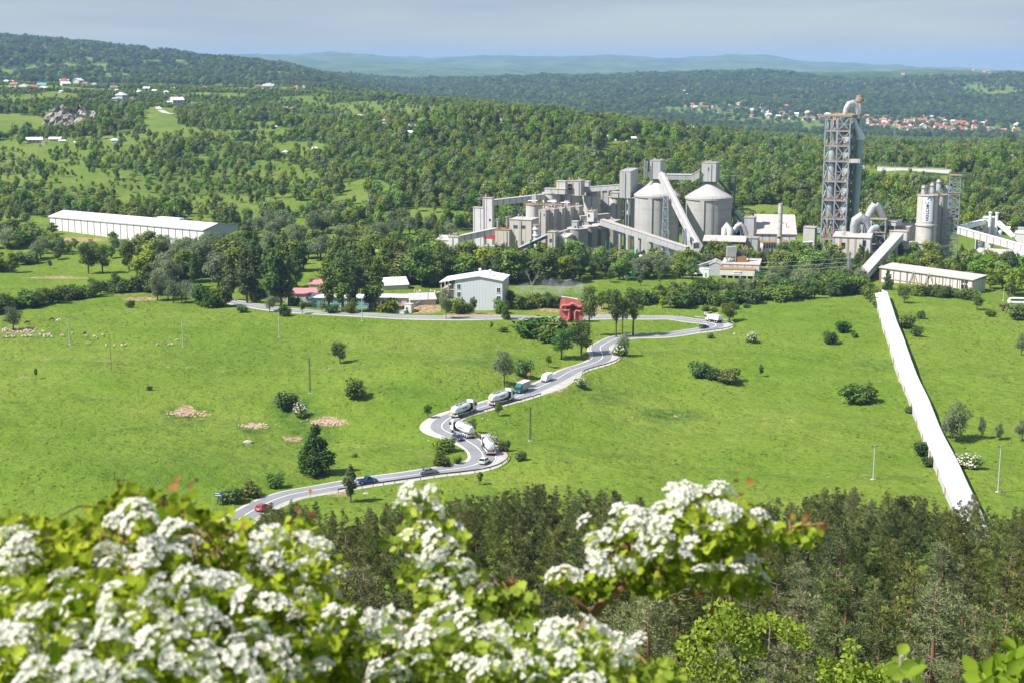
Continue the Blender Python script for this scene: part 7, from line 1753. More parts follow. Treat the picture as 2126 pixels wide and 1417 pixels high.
def plant(kind, px, py, hpx, label, wide=1.0, var=None, blossom=False):
    p = G(px, py); pl = kind[rnd.randrange(len(kind)) if var is None else var % len(kind)]
    d = proj(p.x, p.y, p.z)[2]
    sc = hpx * d / F / pl.h
    o = pl.put((p.x, p.y, p.z - .05), sc, rnd.uniform(0, 6.28), label, None, wide)
    if blossom: link('blossom', BLOSSOM, o)
    return o
BT = 'bush'
SINGLES = [
 (WIL, 28, 685, 54, 'pale grey-green willow above the resting sheep flock', 1.0), (BUSH, 271, 638, 18, 'small round bush alone near the back edge of the meadow by the dark soil', 1.0),
 (OAK, 706, 754, 48, 'dark spreading tree with a bare leaning trunk alone on the open meadow', 1.0), (DARK, 738, 825, 44, 'round dark bush between the lattice pole and the left hairpin', .9),
 (DARK, 594, 846, 44, 'large dark bush at the head of the meadow gully', 1.15), (BUSH, 623, 863, 30, 'flowering bush just below the large dark gully bush', .9),
 (CON, 657, 984, 112, 'big dense cone-shaped tree above the lower road bend', 1.2), (TREE, 888, 868, 31, 'small round tree just outside the left hairpin', 1.1),
 (TREE, 982, 899, 32, 'small flowering tree between the hairpins right of the tankers', 1.2), (TREE, 1034, 862, 28, 'small tree in front of the tanker beside the inner guard rail', 1.2),
 (TREE, 1139, 762, 27, 'slim white-blossomed tree left of the oncoming white van', .9), (WIL, 1047, 800, 80, 'tall airy willow at the roadside above the green box truck', .82),
 (DARK, 1087, 782, 40, 'dark bush at the foot of the tall airy roadside willow', .85), (DARK, 1102, 697, 47, 'wide dark bush, westernmost of the thicket below the red sculpture', 1.6),
 (BUSH, 1146, 706, 50, 'bright green bush in the thicket directly below the red sculpture', 1.3), (OAK, 1166, 744, 66, 'large round tree in front of the thicket on the meadow slope', 1.12),
 (OAK, 1207, 738, 80, 'dark broad tree shading the upper S-bend of the road', 1.0), (ACA, 1222, 696, 104, 'tall airy acacia half hiding the red sculpture', .8),
 (ACA, 1279, 700, 98, 'acacia with forked dark trunk, western one of the trio by the upper road', .75), (ACA, 1292, 696, 84, 'acacia in the middle of the trio by the upper road', .7),
 (ACA, 1314, 697, 98, 'leaning acacia, eastern one of the trio by the upper road', .85), (WIL, 1296, 738, 52, 'sparse pale bush beside the upper bend guard rail', .75),
 (BUSH, 1286, 737, 24, 'low flowering bush under the sparse roadside bush', 1.1), (BUSH, 1206, 803, 22, 'small flowering bush below the gravel lay-by', 1.1), (OAK, 1514, 670, 46, 'dark round tree beyond the farthest hairpin', 1.15),
 (BUSH, 1562, 711, 24, 'pale flowering bush on the slope east of the farthest hairpin', .8), (DARK, 1748, 690, 29, 'dark bush west of the long white conveyor roof, upper of a pair', 1.0), (DARK, 1725, 713, 28, 'brownish bush west of the long white conveyor roof, lower of a pair', 1.0),
 (BUSH, 1774, 700, 13, 'tiny bush east of the pair of dark bushes on the slope', 1.0), (TREE, 1580, 782, 27, 'thin V-shaped shrub by the thin pale track', .75), (DARK, 1455, 780, 34, 'western dark bush of the long bush clump on the open slope', 1.3),
 (DARK, 1483, 787, 30, 'middle dark bush of the long bush clump on the open slope', 1.2), (DARK, 1512, 794, 33, 'eastern dark bush of the long bush clump on the open slope', 1.4), (DARK, 1778, 835, 44, 'wide dark bush clump left of the conveyor at mid slope', 1.5),
 (BUSH, 1800, 822, 34, 'pointed bush growing out of the wide dark clump left of the conveyor', .6), (DARK, 1881, 680, 31, 'dark bush right of the white conveyor, topmost of three', 1.05), (DARK, 1902, 698, 23, 'small dark bush right of the white conveyor, lowest of three', 1.0),
 (DARK, 1912, 662, 20, 'small dark bush right of the white conveyor, middle of three', 1.0), (OAK, 1877, 630, 42, 'round dark tree in front of the rusty-striped shed', 1.0), (OAK, 2028, 643, 34, 'round tree on the crest in front of the shed end wall', 1.1),
 (DARK, 2058, 658, 20, 'small dark bush on the crest below the minibus', 1.0), (DARK, 2116, 664, 38, 'dark bush at the crest by the picture edge below the minibus', 1.1), (CON, 1843, 602, 44, 'dense dark pointed tree at the head of the white conveyor', 1.0),
 (WIL, 1987, 917, 84, 'large airy willow right of the white conveyor', .9), (WIL, 1963, 908, 52, 'slim willow close to the right side of the white conveyor', .6), (WIL, 2037, 911, 56, 'thin sparse sapling standing between two willows', .4), (WIL, 2074, 913, 36, 'small rounded willow by the fence line', .8),
 (WIL, 2122, 916, 50, 'willow at the fence line by the picture edge', .8), (BUSH, 2012, 971, 32, 'wide pale flowering bush below the willows', 1.4), (BUSH, 1990, 968, 26, 'low bush touching the wide flowering bush below the willows', 1.0), (DARK, 1914, 945, 36, 'bush grown against the left wall of the white conveyor', 1.0),
 (DARK, 1928, 968, 24, 'small bush right below the one against the conveyor wall', 1.0), (DARK, 1886, 857, 18, 'small dark bush halfway down the left side of the conveyor', .9), (BUSH, 924, 937, 38, 'bush inside the hairpin hiding the dark blue car', 1.1), (BUSH, 919, 966, 30, 'light green bush inside the hairpin near the lower road', 1.0),
 (BUSH, 949, 962, 18, 'smallest bush inside the hairpin at the inner kerb', .9), (BUSH, 1046, 936, 27, 'dark upright bush outside the tip of the right hairpin', .75), (BUSH, 1026, 920, 18, 'white flowering bush between the guard rail and the upright bush', 1.1), (DARK, 1079, 956, 27, 'lone dark bush on the slope east of the right hairpin', .8),
 (TREE, 996, 1006, 30, 'small flowering tree below the guard rail of the right hairpin', .8), (POP, 728, 1042, 84, 'slender tree in front of the blue pickup', 1.25), (BUSH, 484, 1042, 42, 'light green bush behind the blue road sign', 1.1), (BUSH, 524, 1030, 38, 'light green bush uphill from the road sign bush', 1.0),
 (BUSH, 573, 1012, 36, 'darker bush nearest to the cone-shaped tree on the upper verge', .9), (DARK, 333, 1052, 40, 'dark bush rising behind the blossom at the left', .8), (BUSH, 737, 948, 11, 'tiny dark bush right of the cone-shaped tree', 1.0), (DARK, 310, 809, 10, 'tiny dark bush alone in the left meadow', 1.2), (TREE, 75, 786, 24, 'thin sapling at the left of the meadow', .55),
 (WIL, 2120, 737, 48, 'pale willow on the slope at the picture edge', .8), (BUSH, 1046, 689, 15, 'small dark bush below the white building', 1.3), (OAK, 1020, 684, 18, 'small half-bare tree with white trunk below the white building', .6), (BUSH, 1474, 702, 12, 'tiny bush just below the farthest hairpin', 1.2), (TREE, 103, 558, 19, 'small tree alone in the back left field', 1.0),
 (OAK, 184, 568, 66, 'tall dark tree in the back left field, left of a touching pair', 1.0), (OAK, 213, 567, 62, 'tall dark tree in the back left field, right of a touching pair', 1.0), (BELT, 268, 562, 66, 'broad tree at the edge of the back left field', .85), (CON, 284, 558, 34, 'dark conical tree beside the broad field edge tree', .8),
 (OAK, 1268, 586, 27, 'small round tree in the green pocket below the substation', 1.0), (TREE, 1302, 590, 20, 'brownish small tree, middle of three in the green pocket', .9), (OAK, 1330, 593, 24, 'small round tree, eastern of three in the green pocket', .95), (TREE, 1370, 592, 28, 'bright green young tree near the trailers', .7),
 (WIL, 560, 648, 36, 'round willow standing between road and meadow by the village yards', 1.0), (BUSH, 590, 655, 26, 'bush beside the round willow at the back road', 1.1), (TREE, 628, 652, 30, 'slim light tree in front of the blue house', .8), (WIL, 926, 662, 70, 'airy pale tree in front of the open bay of the white building', .55),
 (DARK, 505, 648, 18, 'low bush at the back road left of the round willow', 1.2), (CON, 1050, 663, 46, 'dense upright tree at the corner of the white building', .8), (YEL, 808, 648, 32, 'yellow-green shrub by the concrete ramp', 1.4), (YEL, 728, 650, 26, 'yellow-green shrub right in front of the blue house', 1.0), (WIL, 668, 648, 26, 'pale shrub left in front of the blue house', .8), (DARK, 690, 650, 20, 'dark shrub in front of the blue house windows', 1.3),
 (YEL, 532, 628, 24, 'yellow shrub at the fence left of the pink-roofed house', 1.0), (DARK, 612, 636, 22, 'dark shrub in front of the pink-roofed house', 1.0)]
for i, (kd, px, py, hp, lab, wd) in enumerate(SINGLES):
    plant(kd, px, py, hp, lab, wd, i, blossom=('flower' in lab and kd is BUSH))

# rows of bushes and trees along the back of the meadow
def row(kind, pts, hp, lab, grp, jit=6, wide=1.1, step=16):
    for (x0, y0), (x1, y1) in zip(pts[:-1], pts[1:]):
        n = max(1, int(abs(x1 - x0) / step))
        for k_ in range(n):
            t = (k_ + rnd.random() * .6) / n
            kd = kind[rnd.randrange(len(kind))]
            p = G(x0 + (x1 - x0) * t, y0 + (y1 - y0) * t + rnd.uniform(-jit * .5, jit * .5))
            d, _ = road_dist(np.array([p.x]), np.array([p.y]))
            if d[0] < 9: continue
            pl = kd[rnd.randrange(len(kd))]; dd = proj(p.x, p.y, p.z)[2]
            pl.put((p.x, p.y, p.z - .1), rnd.uniform(*hp) * dd / F / pl.h, rnd.uniform(0, 6.28), lab, grp, wide * rnd.uniform(.85, 1.2))
row([BUSH, DARK, BELT, BUSH], [(1372, 640), (1500, 630), (1600, 622), (1700, 616), (1795, 608)], (24, 40), 'green bush in the long hedge along the crest behind the far hairpin', 'hedge bushes along the crest', 9, 1.15, 13)
row([BUSH, WIL, BUSH], [(1390, 622), (1500, 612), (1620, 606), (1740, 600)], (26, 40), 'light green shrub in the second row behind the crest hedge', 'shrubs behind the crest hedge', 9, 1.0, 15)
row([DARK, BUSH, BELT], [(-60, 655), (60, 640), (150, 622), (250, 606), (330, 606)], (26, 44), 'dark bush in the hedge between the left meadow and the field behind', 'hedge bushes on the left', 8, 1.15, 13)
row([BELT, WIL, BUSH], [(325, 622), (400, 632), (470, 640)], (44, 62), 'tall bushy tree where the hedge meets the back road', 'bushy trees by the back road', 5, .9, 15)
row([BUSH, TREE], [(935, 652), (1045, 652)], (24, 40), 'young green tree in the row before the white building', 'young trees before the white building', 4, .8, 11)
row([BUSH, YEL, BELT], [(1060, 640), (1165, 640)], (26, 44), 'green shrub on the waste ground between white building and red sculpture', 'shrubs on the waste ground', 6, 1.0, 15)
row([BUSH, BELT], [(1240, 640), (1330, 634), (1400, 628)], (24, 44), 'green shrub on the far side of the upper road', 'shrubs beyond the upper road', 8, 1.1, 16)
row([DARK, BUSH], [(1462, 648), (1560, 640)], (10, 18), 'small dark bush on the grass above the farthest hairpin', 'small bushes above the farthest hairpin', 4, 1.2, 18)
row([BUSH, BELT, DARK], [(1795, 606), (1826, 640)], (24, 40), 'bush crowding the left side of the conveyor head', 'bushes at the conveyor head', 8, 1.0, 5)
row([BUSH, DARK], [(1900, 612), (2020, 622)], (18, 28), 'bush at the foot of the rusty-striped shed', 'bushes along the shed wall', 5, 1.2, 15)

# tree belts of the valley floor
def belt(kinds, px0, px1, Y0, Y1, n, h0, h1, lab, grp, sep=4.0, wide=(1.1, 1.6)):
    pts = []; tries = 0
    while len(pts) < n and tries < n * 40:
        tries += 1
        Y = rnd.uniform(Y0, Y1); px = rnd.uniform(px0, px1); X = W(px, 560, Y).x
        if any((X - a) ** 2 + (Y - b_) ** 2 < sep * sep for a, b_ in pts): continue
        if any((X - ex) ** 2 + (Y - ey) ** 2 < er * er for ex, ey, er in EXCL): continue
        d, _ = road_dist(np.array([X]), np.array([Y]))
        if d[0] < 10: continue
        pts.append((X, Y))
    for X, Y in pts:
        kd = kinds[rnd.randrange(len(kinds))]; pl = kd[rnd.randrange(len(kd))]
        pl.put((X, Y, Tz(X, Y) - .1), rnd.uniform(h0, h1) / pl.h, rnd.uniform(0, 6.28), lab, grp, rnd.uniform(*wide))
belt([POP, POP, POP, BELT], 470, 925, 640, 700, 118, 14.5, 19, 'tall poplar in the dense belt behind the village yards', 'poplars of the dense belt', 4.0)
belt([POP, BELT, WIL], 300, 500, 640, 735, 52, 11, 17, 'poplar at the thinner western end of the belt', 'poplars at the western end of the belt')
belt([POP, POP, BELT], 925, 1215, 645, 705, 62, 12.5, 16.5, 'poplar between the white building and the plant', 'poplars in front of the plant')
belt([BELT, POP, WIL], 1210, 1480, 668, 725, 46, 8, 13, 'leafy tree before the round silos', 'leafy trees before the round silos')
belt([BELT, POP, BELT], 1470, 1800, 690, 730, 40, 10, 15, 'leafy tree before the chimney and the preheater tower', 'leafy trees before the preheater tower')
belt([BELT, BUSH, WIL], 1590, 1800, 640, 690, 34, 5, 9, 'low leafy tree between crest hedge and plant', 'low trees between hedge and plant')
belt([BELT, POP], 1850, 2330, 655, 728, 62, 9, 14.5, 'leafy tree before the lettered silo and the barrel roof', 'leafy trees before the lettered silo')
belt([BELT, POP], 2035, 2330, 600, 655, 22, 8, 13, 'leafy tree at the east end behind the minibus road', 'leafy trees behind the minibus road')
belt([BELT, WIL, BELT], 90, 520, 735, 775, 46, 5, 10.5, 'tree growing before the long white hall', 'trees before the long white hall', 4.2, (1.0, 1.3))
belt([BELT, WIL, BUSH], -260, 130, 690, 830, 50, 6, 12, 'tree in the valley west of the long white hall', 'trees west of the long white hall')
belt([BELT, POP, WIL], 470, 940, 715, 850, 95, 8, 14, 'tree in the valley wood behind the poplar belt', 'trees behind the poplar belt', 4.6)
belt([BELT, WIL], 920, 1010, 700, 800, 8, 6, 9, 'tree by the yard at the western plant edge', 'trees by the western plant edge')
belt([BUSH, BELT], 500, 640, 600, 640, 7, 5, 8, 'small tree in the yards of the derelict building', 'small trees in the yards')
for px, py, hp, lab in [(480, 624, 100, 'tall poplar with a long bare trunk, left of the derelict building'), (513, 630, 116, 'bare-branched poplar at the corner of the derelict building'), (527, 629, 120, 'thin poplar standing before the derelict building'), (568, 635, 118, 'poplar in front of the pink roof, left one'), (584, 634, 104, 'poplar in front of the pink roof, right one'), (600, 634, 106, 'poplar above the beige wall of the pink-roofed house'), (683, 646, 116, 'poplar before the left part of the blue house'), (712, 647, 124, 'darkest poplar before the middle of the blue house'), (733, 646, 102, 'poplar before the right part of the blue house'), (780, 646, 112, 'poplar at the right end of the blue house'), (768, 645, 96, 'second poplar at the right end of the blue house')]:
    plant(POP, px, py, hp, lab, 1.25)
plant(DEAD, 1103, 617, 66, 'bare dead white tree standing before the poplars', .8, 0)
plant(DEAD, 512, 612, 84, 'bare grey tree at the derelict building', .7, 1)

# ------------------------------------------------------------------ woods on the hills: nearest as trees, the rest as woodland
def scatter_pts(Y0, Y1, dens, seed, px0=-330, px1=2460, cull=True):
    rs = np.random.RandomState(seed)
    k0 = (px0 - CX) / F; k1 = (px1 - CX) / F
    area = (k1 - k0) * (Y1 * Y1 - Y0 * Y0) / 2
    n = int(area * dens)
    Y = np.sqrt(rs.uniform(Y0 * Y0, Y1 * Y1, n)); X = rs.uniform(k0, k1, n) * Y
    Z = T(X, Y)
    px, py, d = proj(X, Y, Z)
    keep = rs.random(n) < woodiness(px, py, X, Y)
    if cull:   # drop what stands deep behind a ridge
        pol = np.round(X / Y, 2)
        pass
    return X[keep], Y[keep], Z[keep], px[keep], py[keep], rs

def scatter(name, label, X, Y, Z, S, rs, kinds, cat='wood'):
    me = bpy.data.meshes.new(name); n = len(X)
    me.vertices.add(n); me.vertices.foreach_set('co', np.stack([X, Y, Z], 1).astype(np.float32).ravel())
    for nm, typ, arr in (('turn', 'FLOAT_VECTOR', np.stack([rs.normal(0, .06, n), rs.normal(0, .06, n), rs.uniform(0, 6.28, n)], 1)), ('size', 'FLOAT_VECTOR', S), ('which', 'INT', rs.randint(0, len(kinds), n))):
        a_ = me.attributes.new(nm, typ, 'POINT')
        if typ == 'FLOAT_VECTOR': a_.data.foreach_set('vector', arr.astype(np.float32).ravel())
        else: a_.data.foreach_set('value', arr.astype(np.int32))
    o = link(name, me); prop(o, label, cat, kind='stuff')
    ng = bpy.data.node_groups.new(name + '_scatter', 'GeometryNodeTree')
    ng.interface.new_socket('Geometry', in_out='INPUT', socket_type='NodeSocketGeometry'); ng.interface.new_socket('Geometry', in_out='OUTPUT', socket_type='NodeSocketGeometry')
    N = ng.nodes; L = ng.links
    gi = N.new('NodeGroupInput'); go = N.new('NodeGroupOutput'); ip = N.new('GeometryNodeInstanceOnPoints'); jn = N.new('GeometryNodeJoinGeometry')
    for kd in kinds:
        oi = N.new('GeometryNodeObjectInfo'); oi.inputs['Object'].default_value = kd; oi.inputs['As Instance'].default_value = True; oi.transform_space = 'ORIGINAL'
        L.new(oi.outputs['Geometry'], jn.inputs[0])
    def na(nm, typ):
        q = N.new('GeometryNodeInputNamedAttribute'); q.data_type = typ; q.inputs['Name'].default_value = nm; return q.outputs['Attribute']
    L.new(gi.outputs[0], ip.inputs['Points']); L.new(jn.outputs[0], ip.inputs['Instance'])
    ip.inputs['Pick Instance'].default_value = True
    L.new(na('which', 'INT'), ip.inputs['Instance Index']); L.new(na('turn', 'FLOAT_VECTOR'), ip.inputs['Rotation']); L.new(na('size', 'FLOAT_VECTOR'), ip.inputs['Scale'])
    L.new(ip.outputs[0], go.inputs[0])
    md = o.modifiers.new('scatter', 'NODES'); md.node_group = ng
    return o

def excl_mask(X, Y):
    k_ = np.ones(len(X), bool)
    for ex, ey, er in EXCL: k_ &= (X - ex) ** 2 + (Y - ey) ** 2 > er * er
    return k_
X, Y, Z, px, py, rs = scatter_pts(862, 1650, 1 / 22., 5)
k_ = excl_mask(X, Y); X, Y, Z, px, py = X[k_], Y[k_], Z[k_], px[k_], py[k_]
orch = np.zeros(len(X), bool)
for cx, cy_, a, b, v in CLEAR:
    if v >= .1: orch |= ((px - cx) / a) ** 2 + ((py - cy_) / b) ** 2 < 1
S = rs.choice([.55, .75, .95, 1.1, 1.5], len(X)) * rs.uniform(.85, 1.15, len(X)) * np.where(orch, .55, .76) * (1 + .25 * vnoise(X / 60, Y / 60, 9))
SS = np.stack([S * rs.uniform(.85, 1.2, len(X)), S * rs.uniform(.85, 1.2, len(X)), S * rs.uniform(.75, 1.3, len(X))], 1)
vis = np.where((px > -40) & (px < 2170))[0]
order = vis[np.argsort(-(S[vis] / Y[vis]))][:290]
allk = WOOD + WOODD + WOODW
for i in order:
    pl = allk[rs.choice(len(allk), p=[.15] * 5 + [.09] * 2 + [.07])]
    pl.put((X[i], Y[i], Z[i] - .3), float(S[i]), rs.uniform(0, 6.28), 'broadleaf tree at the foot of the wooded hills behind the plant and valley', 'nearest trees of the hill woods')
for pl in allk:
    if pl.first is None:
        i = order[0]; pl.put((X[i] + 5, Y[i] + 6, Tz(X[i] + 5, Y[i] + 6)), .8, 0, 'broadleaf tree at the foot of the wooded hills behind the plant and valley', 'nearest trees of the hill woods')
srcs = [pl.crown for pl in WOOD] * 2 + [pl.crown for pl in WOODD] + [WOODW[0].crown, BELT[0].crown, BELT[1].crown]
rest = np.ones(len(X), bool); rest[order] = False
scatter('hill_wood', 'green broadleaf woodland and orchards covering the hills behind the plant', X[rest], Y[rest], Z[rest] - .3, SS[rest], rs, srcs)
X, Y, Z, px, py, rs = scatter_pts(1650, 3300, 1 / 52., 6)
k_ = excl_mask(X, Y); X, Y, Z = X[k_], Y[k_], Z[k_]
px = px[k_]; py = py[k_]; S = rs.uniform(.6, 1.25, len(X)) * np.where((px < 760) & (py < 232), .6, 1) * np.where(px > 1350, .72, 1); SS = np.stack([S * 1.15, S * 1.15, S], 1)
scatter('ridge_wood', 'woodland around the hillside village and along its ridge', X, Y, Z - .3, SS, rs, srcs)
X, Y, Z, px, py, rs = scatter_pts(3300, 6600, 1 / 260., 7)
S = rs.uniform(1.0, 2.0, len(X)); SS = np.stack([S * 1.5, S * 1.5, S * 1.0], 1)
scatter('distant_wood', 'hazy forest on the distant hills beyond the town', X, Y, Z - .6, SS, rs, [pl.crown for pl in WOODD] * 2 + [WOOD[0].crown])

# tufts and weeds in the meadow
def tuft(seed, n=46, r=.55, h=.42):
    rs_ = np.random.RandomState(seed)
    a = rs_.uniform(0, 6.28, n); q = rs_.random(n) ** .6 * r
    P = np.stack([np.cos(a) * q, np.sin(a) * q, rs_.uniform(.02, h, n)], 1)
    V, Fq = quads_at(P, np.stack([np.cos(a), np.sin(a), rs_.uniform(.8, 2.0, n)], 1), .28, rs_)
    return mesh_np('grass_tuft', V, Fq, [MATS['grass_blade']], tone=np.repeat(rs_.random(n), 4))
rs = np.random.RandomState(3)
n = 15000
Y = np.sqrt(rs.uniform(285. ** 2, 640. ** 2, n)); X = rs.uniform(-.44, .44, n) * Y
clump = fbm(X / 26, Y / 22, 3, 55) + .4 * rs.normal(0, .5, n)
k_ = clump > -.12; X, Y = X[k_], Y[k_]
d, _z = road_dist(X, Y); k_ = d > 7.5; X, Y = X[k_], Y[k_]
k_ = excl_mask(X, Y); X, Y = X[k_], Y[k_]
Z = T(X, Y); S = rs.uniform(.3, 1.0, len(X)) ** 1.3
tufts = []
for i in range(3):
    t_ = link('grass_tuft', tuft(i)); gx = [(-40, 420), (60, 400), (120, 470)][i]
    t_.location = (gx[0], gx[1], Tz(*gx)); prop(t_, ['rank grass tuft on the open slope left of the tankers', 'rank grass tuft on the slope right of the hairpins', 'rank grass tuft high on the slope before the conveyor'][i], 'grass tuft'); tufts.append(t_)
scatter('grass', 'rough tufts of longer grass all over the meadow', X, Y, Z, np.stack([S, S, S * .8], 1), rs, tufts, 'grass')
# ------------------------------------------------------------------ pine wood on the slope below the viewpoint
def pine_kind(seed, needles='needles', dens=1.0, H=16.):
    rs = np.random.RandomState(seed); rr = random.Random(seed); C = []; Dn = []
    tm = MB(); bend = [rr.uniform(-.35, .35) for _ in range(2)]
    ax = lambda z: Vector((bend[0] * math.sin(z / H * 3), bend[1] * math.sin(z / H * 2.2), z))
    tm.tube([ax(H * t) + Vector((0, 0, -.8 if t == 0 else 0)) for t in (0, .15, .3, .45, .6, .75, .9, 1)], [.24, .21, .19, .165, .135, .10, .05, .015], 7)
    lb = MB(); dead = MB()
    z = H * .14
    while z < H * .985:
        t = z / H
        for _ in range(rr.choice([2, 3, 4]) if t < .9 else 3):
            a = rr.uniform(0, 6.283); live = t > rr.uniform(.34, .56)
            L_ = (2.35 * min(1, max(.05, (1 - t) / .58)) ** .8 + .22) * rr.uniform(.55, 1.2) if live else rr.uniform(.6, 2.2)
            d = Vector((math.cos(a), math.sin(a), rr.uniform(.05, .5) if live else rr.uniform(-.25, .15)))
            p0 = ax(z); tip = p0 + d * L_ + Vector((0, 0, .12 * L_ if live else -.1)); mid = p0.lerp(tip, .55) + Vector((0, 0, -.08 * L_))
            (lb if live else dead).tube([p0, mid, tip], [.05 * (1.2 - t) + .015, .03, .012], 4, False)
            if not live:
                if rr.random() < .7: dead.tube([mid, mid + Vector((rr.uniform(-.6, .6), rr.uniform(-.6, .6), rr.uniform(-.1, .4)))], [.02, .008], 3, False)
                continue
            n = max(4, int(L_ * 6.2 * dens))
            for k in range(n):
                f = .38 + .62 * (k + rr.random()) / n; q = p0.lerp(mid, f * 2) if f < .5 else mid.lerp(tip, f * 2 - 1)
                sp = .46
                C.append(q + Vector((rr.gauss(0, sp * .5), rr.gauss(0, sp * .5), rr.gauss(.06, .09)))); Dn.append(d)
        z += rr.uniform(.34, .62)
    C = np.array([tuple(c) for c in C]); Dn = np.array([tuple(c) for c in Dn]); nb = 17; n = len(C)
    P = np.repeat(C, nb, 0); D = np.repeat(Dn, nb, 0); dirs = rs.normal(size=(n * nb, 3)) + D * .6 + np.array([0, 0, .75]); dirs /= np.linalg.norm(dirs, axis=1)[:, None]
    ln = rs.uniform(.20, .44, n * nb)[:, None]; sd_ = np.cross(dirs, rs.normal(size=(n * nb, 3))); sd_ /= np.linalg.norm(sd_, axis=1)[:, None]; w_ = rs.uniform(.016, .032, n * nb)[:, None]
    P = P + dirs * .02
    V = np.stack([P - sd_ * w_ * .4, P + dirs * ln * .6 - sd_ * w_, P + dirs * ln, P + dirs * ln * .6 + sd_ * w_], 1).reshape(-1, 3)
    tone = np.clip(np.repeat(rs.normal(.42, .2, n), nb) + rs.normal(0, .12, n * nb), 0, 1)
    cr = mesh_np('crown', V, np.arange(4 * n * nb).reshape(-1, 4), [MATS[needles]], tone=np.repeat(tone, 4))
    return Plant('pine_tree', 'pine', [('crown', cr), ('trunk', tm.mesh('trunk', [MATS['pine_bark']], True)), ('branch', lb.mesh('branch', [MATS['grey_bark']])), ('dead_branch', dead.mesh('dead_branch', [MATS['dead_wood']]))], H)
PINE = [pine_kind(200 + i) for i in range(6)]; PALE = [pine_kind(220 + i, 'needles_pale', .8) for i in range(2)]
SKX = [-400, 0, 90, 150, 210, 330, 450, 470, 520, 560, 640, 700, 760, 800, 850, 890, 930, 1000, 1060, 1160, 1230, 1290, 1340, 1400, 1460, 1500, 1560, 1620, 1680, 1750, 1800, 1850, 1900, 1960, 2010, 2060, 2126, 2500]
SKY = [1140, 1130, 1120, 1085, 1130, 1120, 1150, 1100, 1072, 1048, 1040, 1060, 1075, 1050, 1045, 1035, 1015, 1030, 1020, 1004, 1025, 1012, 1042, 1030, 1045, 1066, 1050, 1040, 1022, 1004, 1040, 1014, 1030, 1050, 1030, 1065, 1050, 1040]
pr = random.Random(21); cand = []; tries = 0; grid = {}
while tries < 26000:
    tries += 1
    Y = math.sqrt(pr.uniform(88 ** 2, 296 ** 2)); px = pr.uniform(-120, 2300); X = W(px, 1200, Y).x
    sep = 4.5 if Y > 170 else 6.0; key = (int(X // 5), int(Y // 5))
    if any((X - a) ** 2 + (Y - b_) ** 2 < sep * sep for i in (-1, 0, 1) for j in (-1, 0, 1) for a, b_ in grid.get((key[0] + i, key[1] + j), [])): continue
    d, _ = road_dist(np.array([X]), np.array([Y]))
    if d[0] < 8: continue
    z = Tz(X, Y); h = pr.choice([pr.uniform(12, 17), pr.uniform(16, 22.5)]) * (1 - .34 * float(sstep(200, 290, Y)))
    sk = float(np.interp(px, SKX, SKY)) + pr.uniform(-8, 26)
    top = proj(X, Y, z + h)[1]
    if top < sk:
        t = (CY - sk) / F; h = HC + Y * math.tan(math.atan(t) - PITCH) - z
    if h < 5.5 or (px < 440 and h < 9): continue
    grid.setdefault(key, []).append((X, Y)); cand.append((Y, X, z, h, px))
cand.sort(); vis = [c for c in cand if -60 < c[4] < 2190]
back = [c for c in vis if c[0] > 205]; front = [c for c in vis if c[0] <= 205]
pick = back[-130:] + front[:165]; pset = set(id(c) for c in pick); spare = [c for c in cand if id(c) not in pset]
for Y, X, z, h, px in pick:
    pale = pr.random() < .12; pl = (PALE if pale else PINE)[pr.randrange(2 if pale else 6)]
    pl.put((X, Y, z), h / pl.h, pr.uniform(0, 6.28), ('pale thinly needled pine' if pale else 'dark green pine') + ' in the dense wood on the slope below the blossom', ('pale ' if pale else 'dark ') + 'pines of the slope wood', pr.uniform(1.0, 1.4))
if spare:
    A = np.array([(c[1], c[0], c[2], c[3]) for c in spare]); rs = np.random.RandomState(2); S = A[:, 3] / 16
    scatter('pine_wood', 'remaining dark pines filling the slope wood', A[:, 0], A[:, 1], A[:, 2], np.stack([S * 1.0, S * 1.0, S], 1), rs, [p.crown for p in PINE])
for px, Y, hp, lab, v in [(1950, 140, 330, 'pale bleached pine with drooping grey limbs standing out of the slope wood', 0), (1655, 150, 0, 'reddish-trunked pine at the left side of the open part of the wood', 1)]:
    X = W(px, 1200, Y).x; z = Tz(X, Y); PALE[v].put((X, Y, z), (21 if v == 0 else 18) / 16, 1.0, lab, None, 1.35)

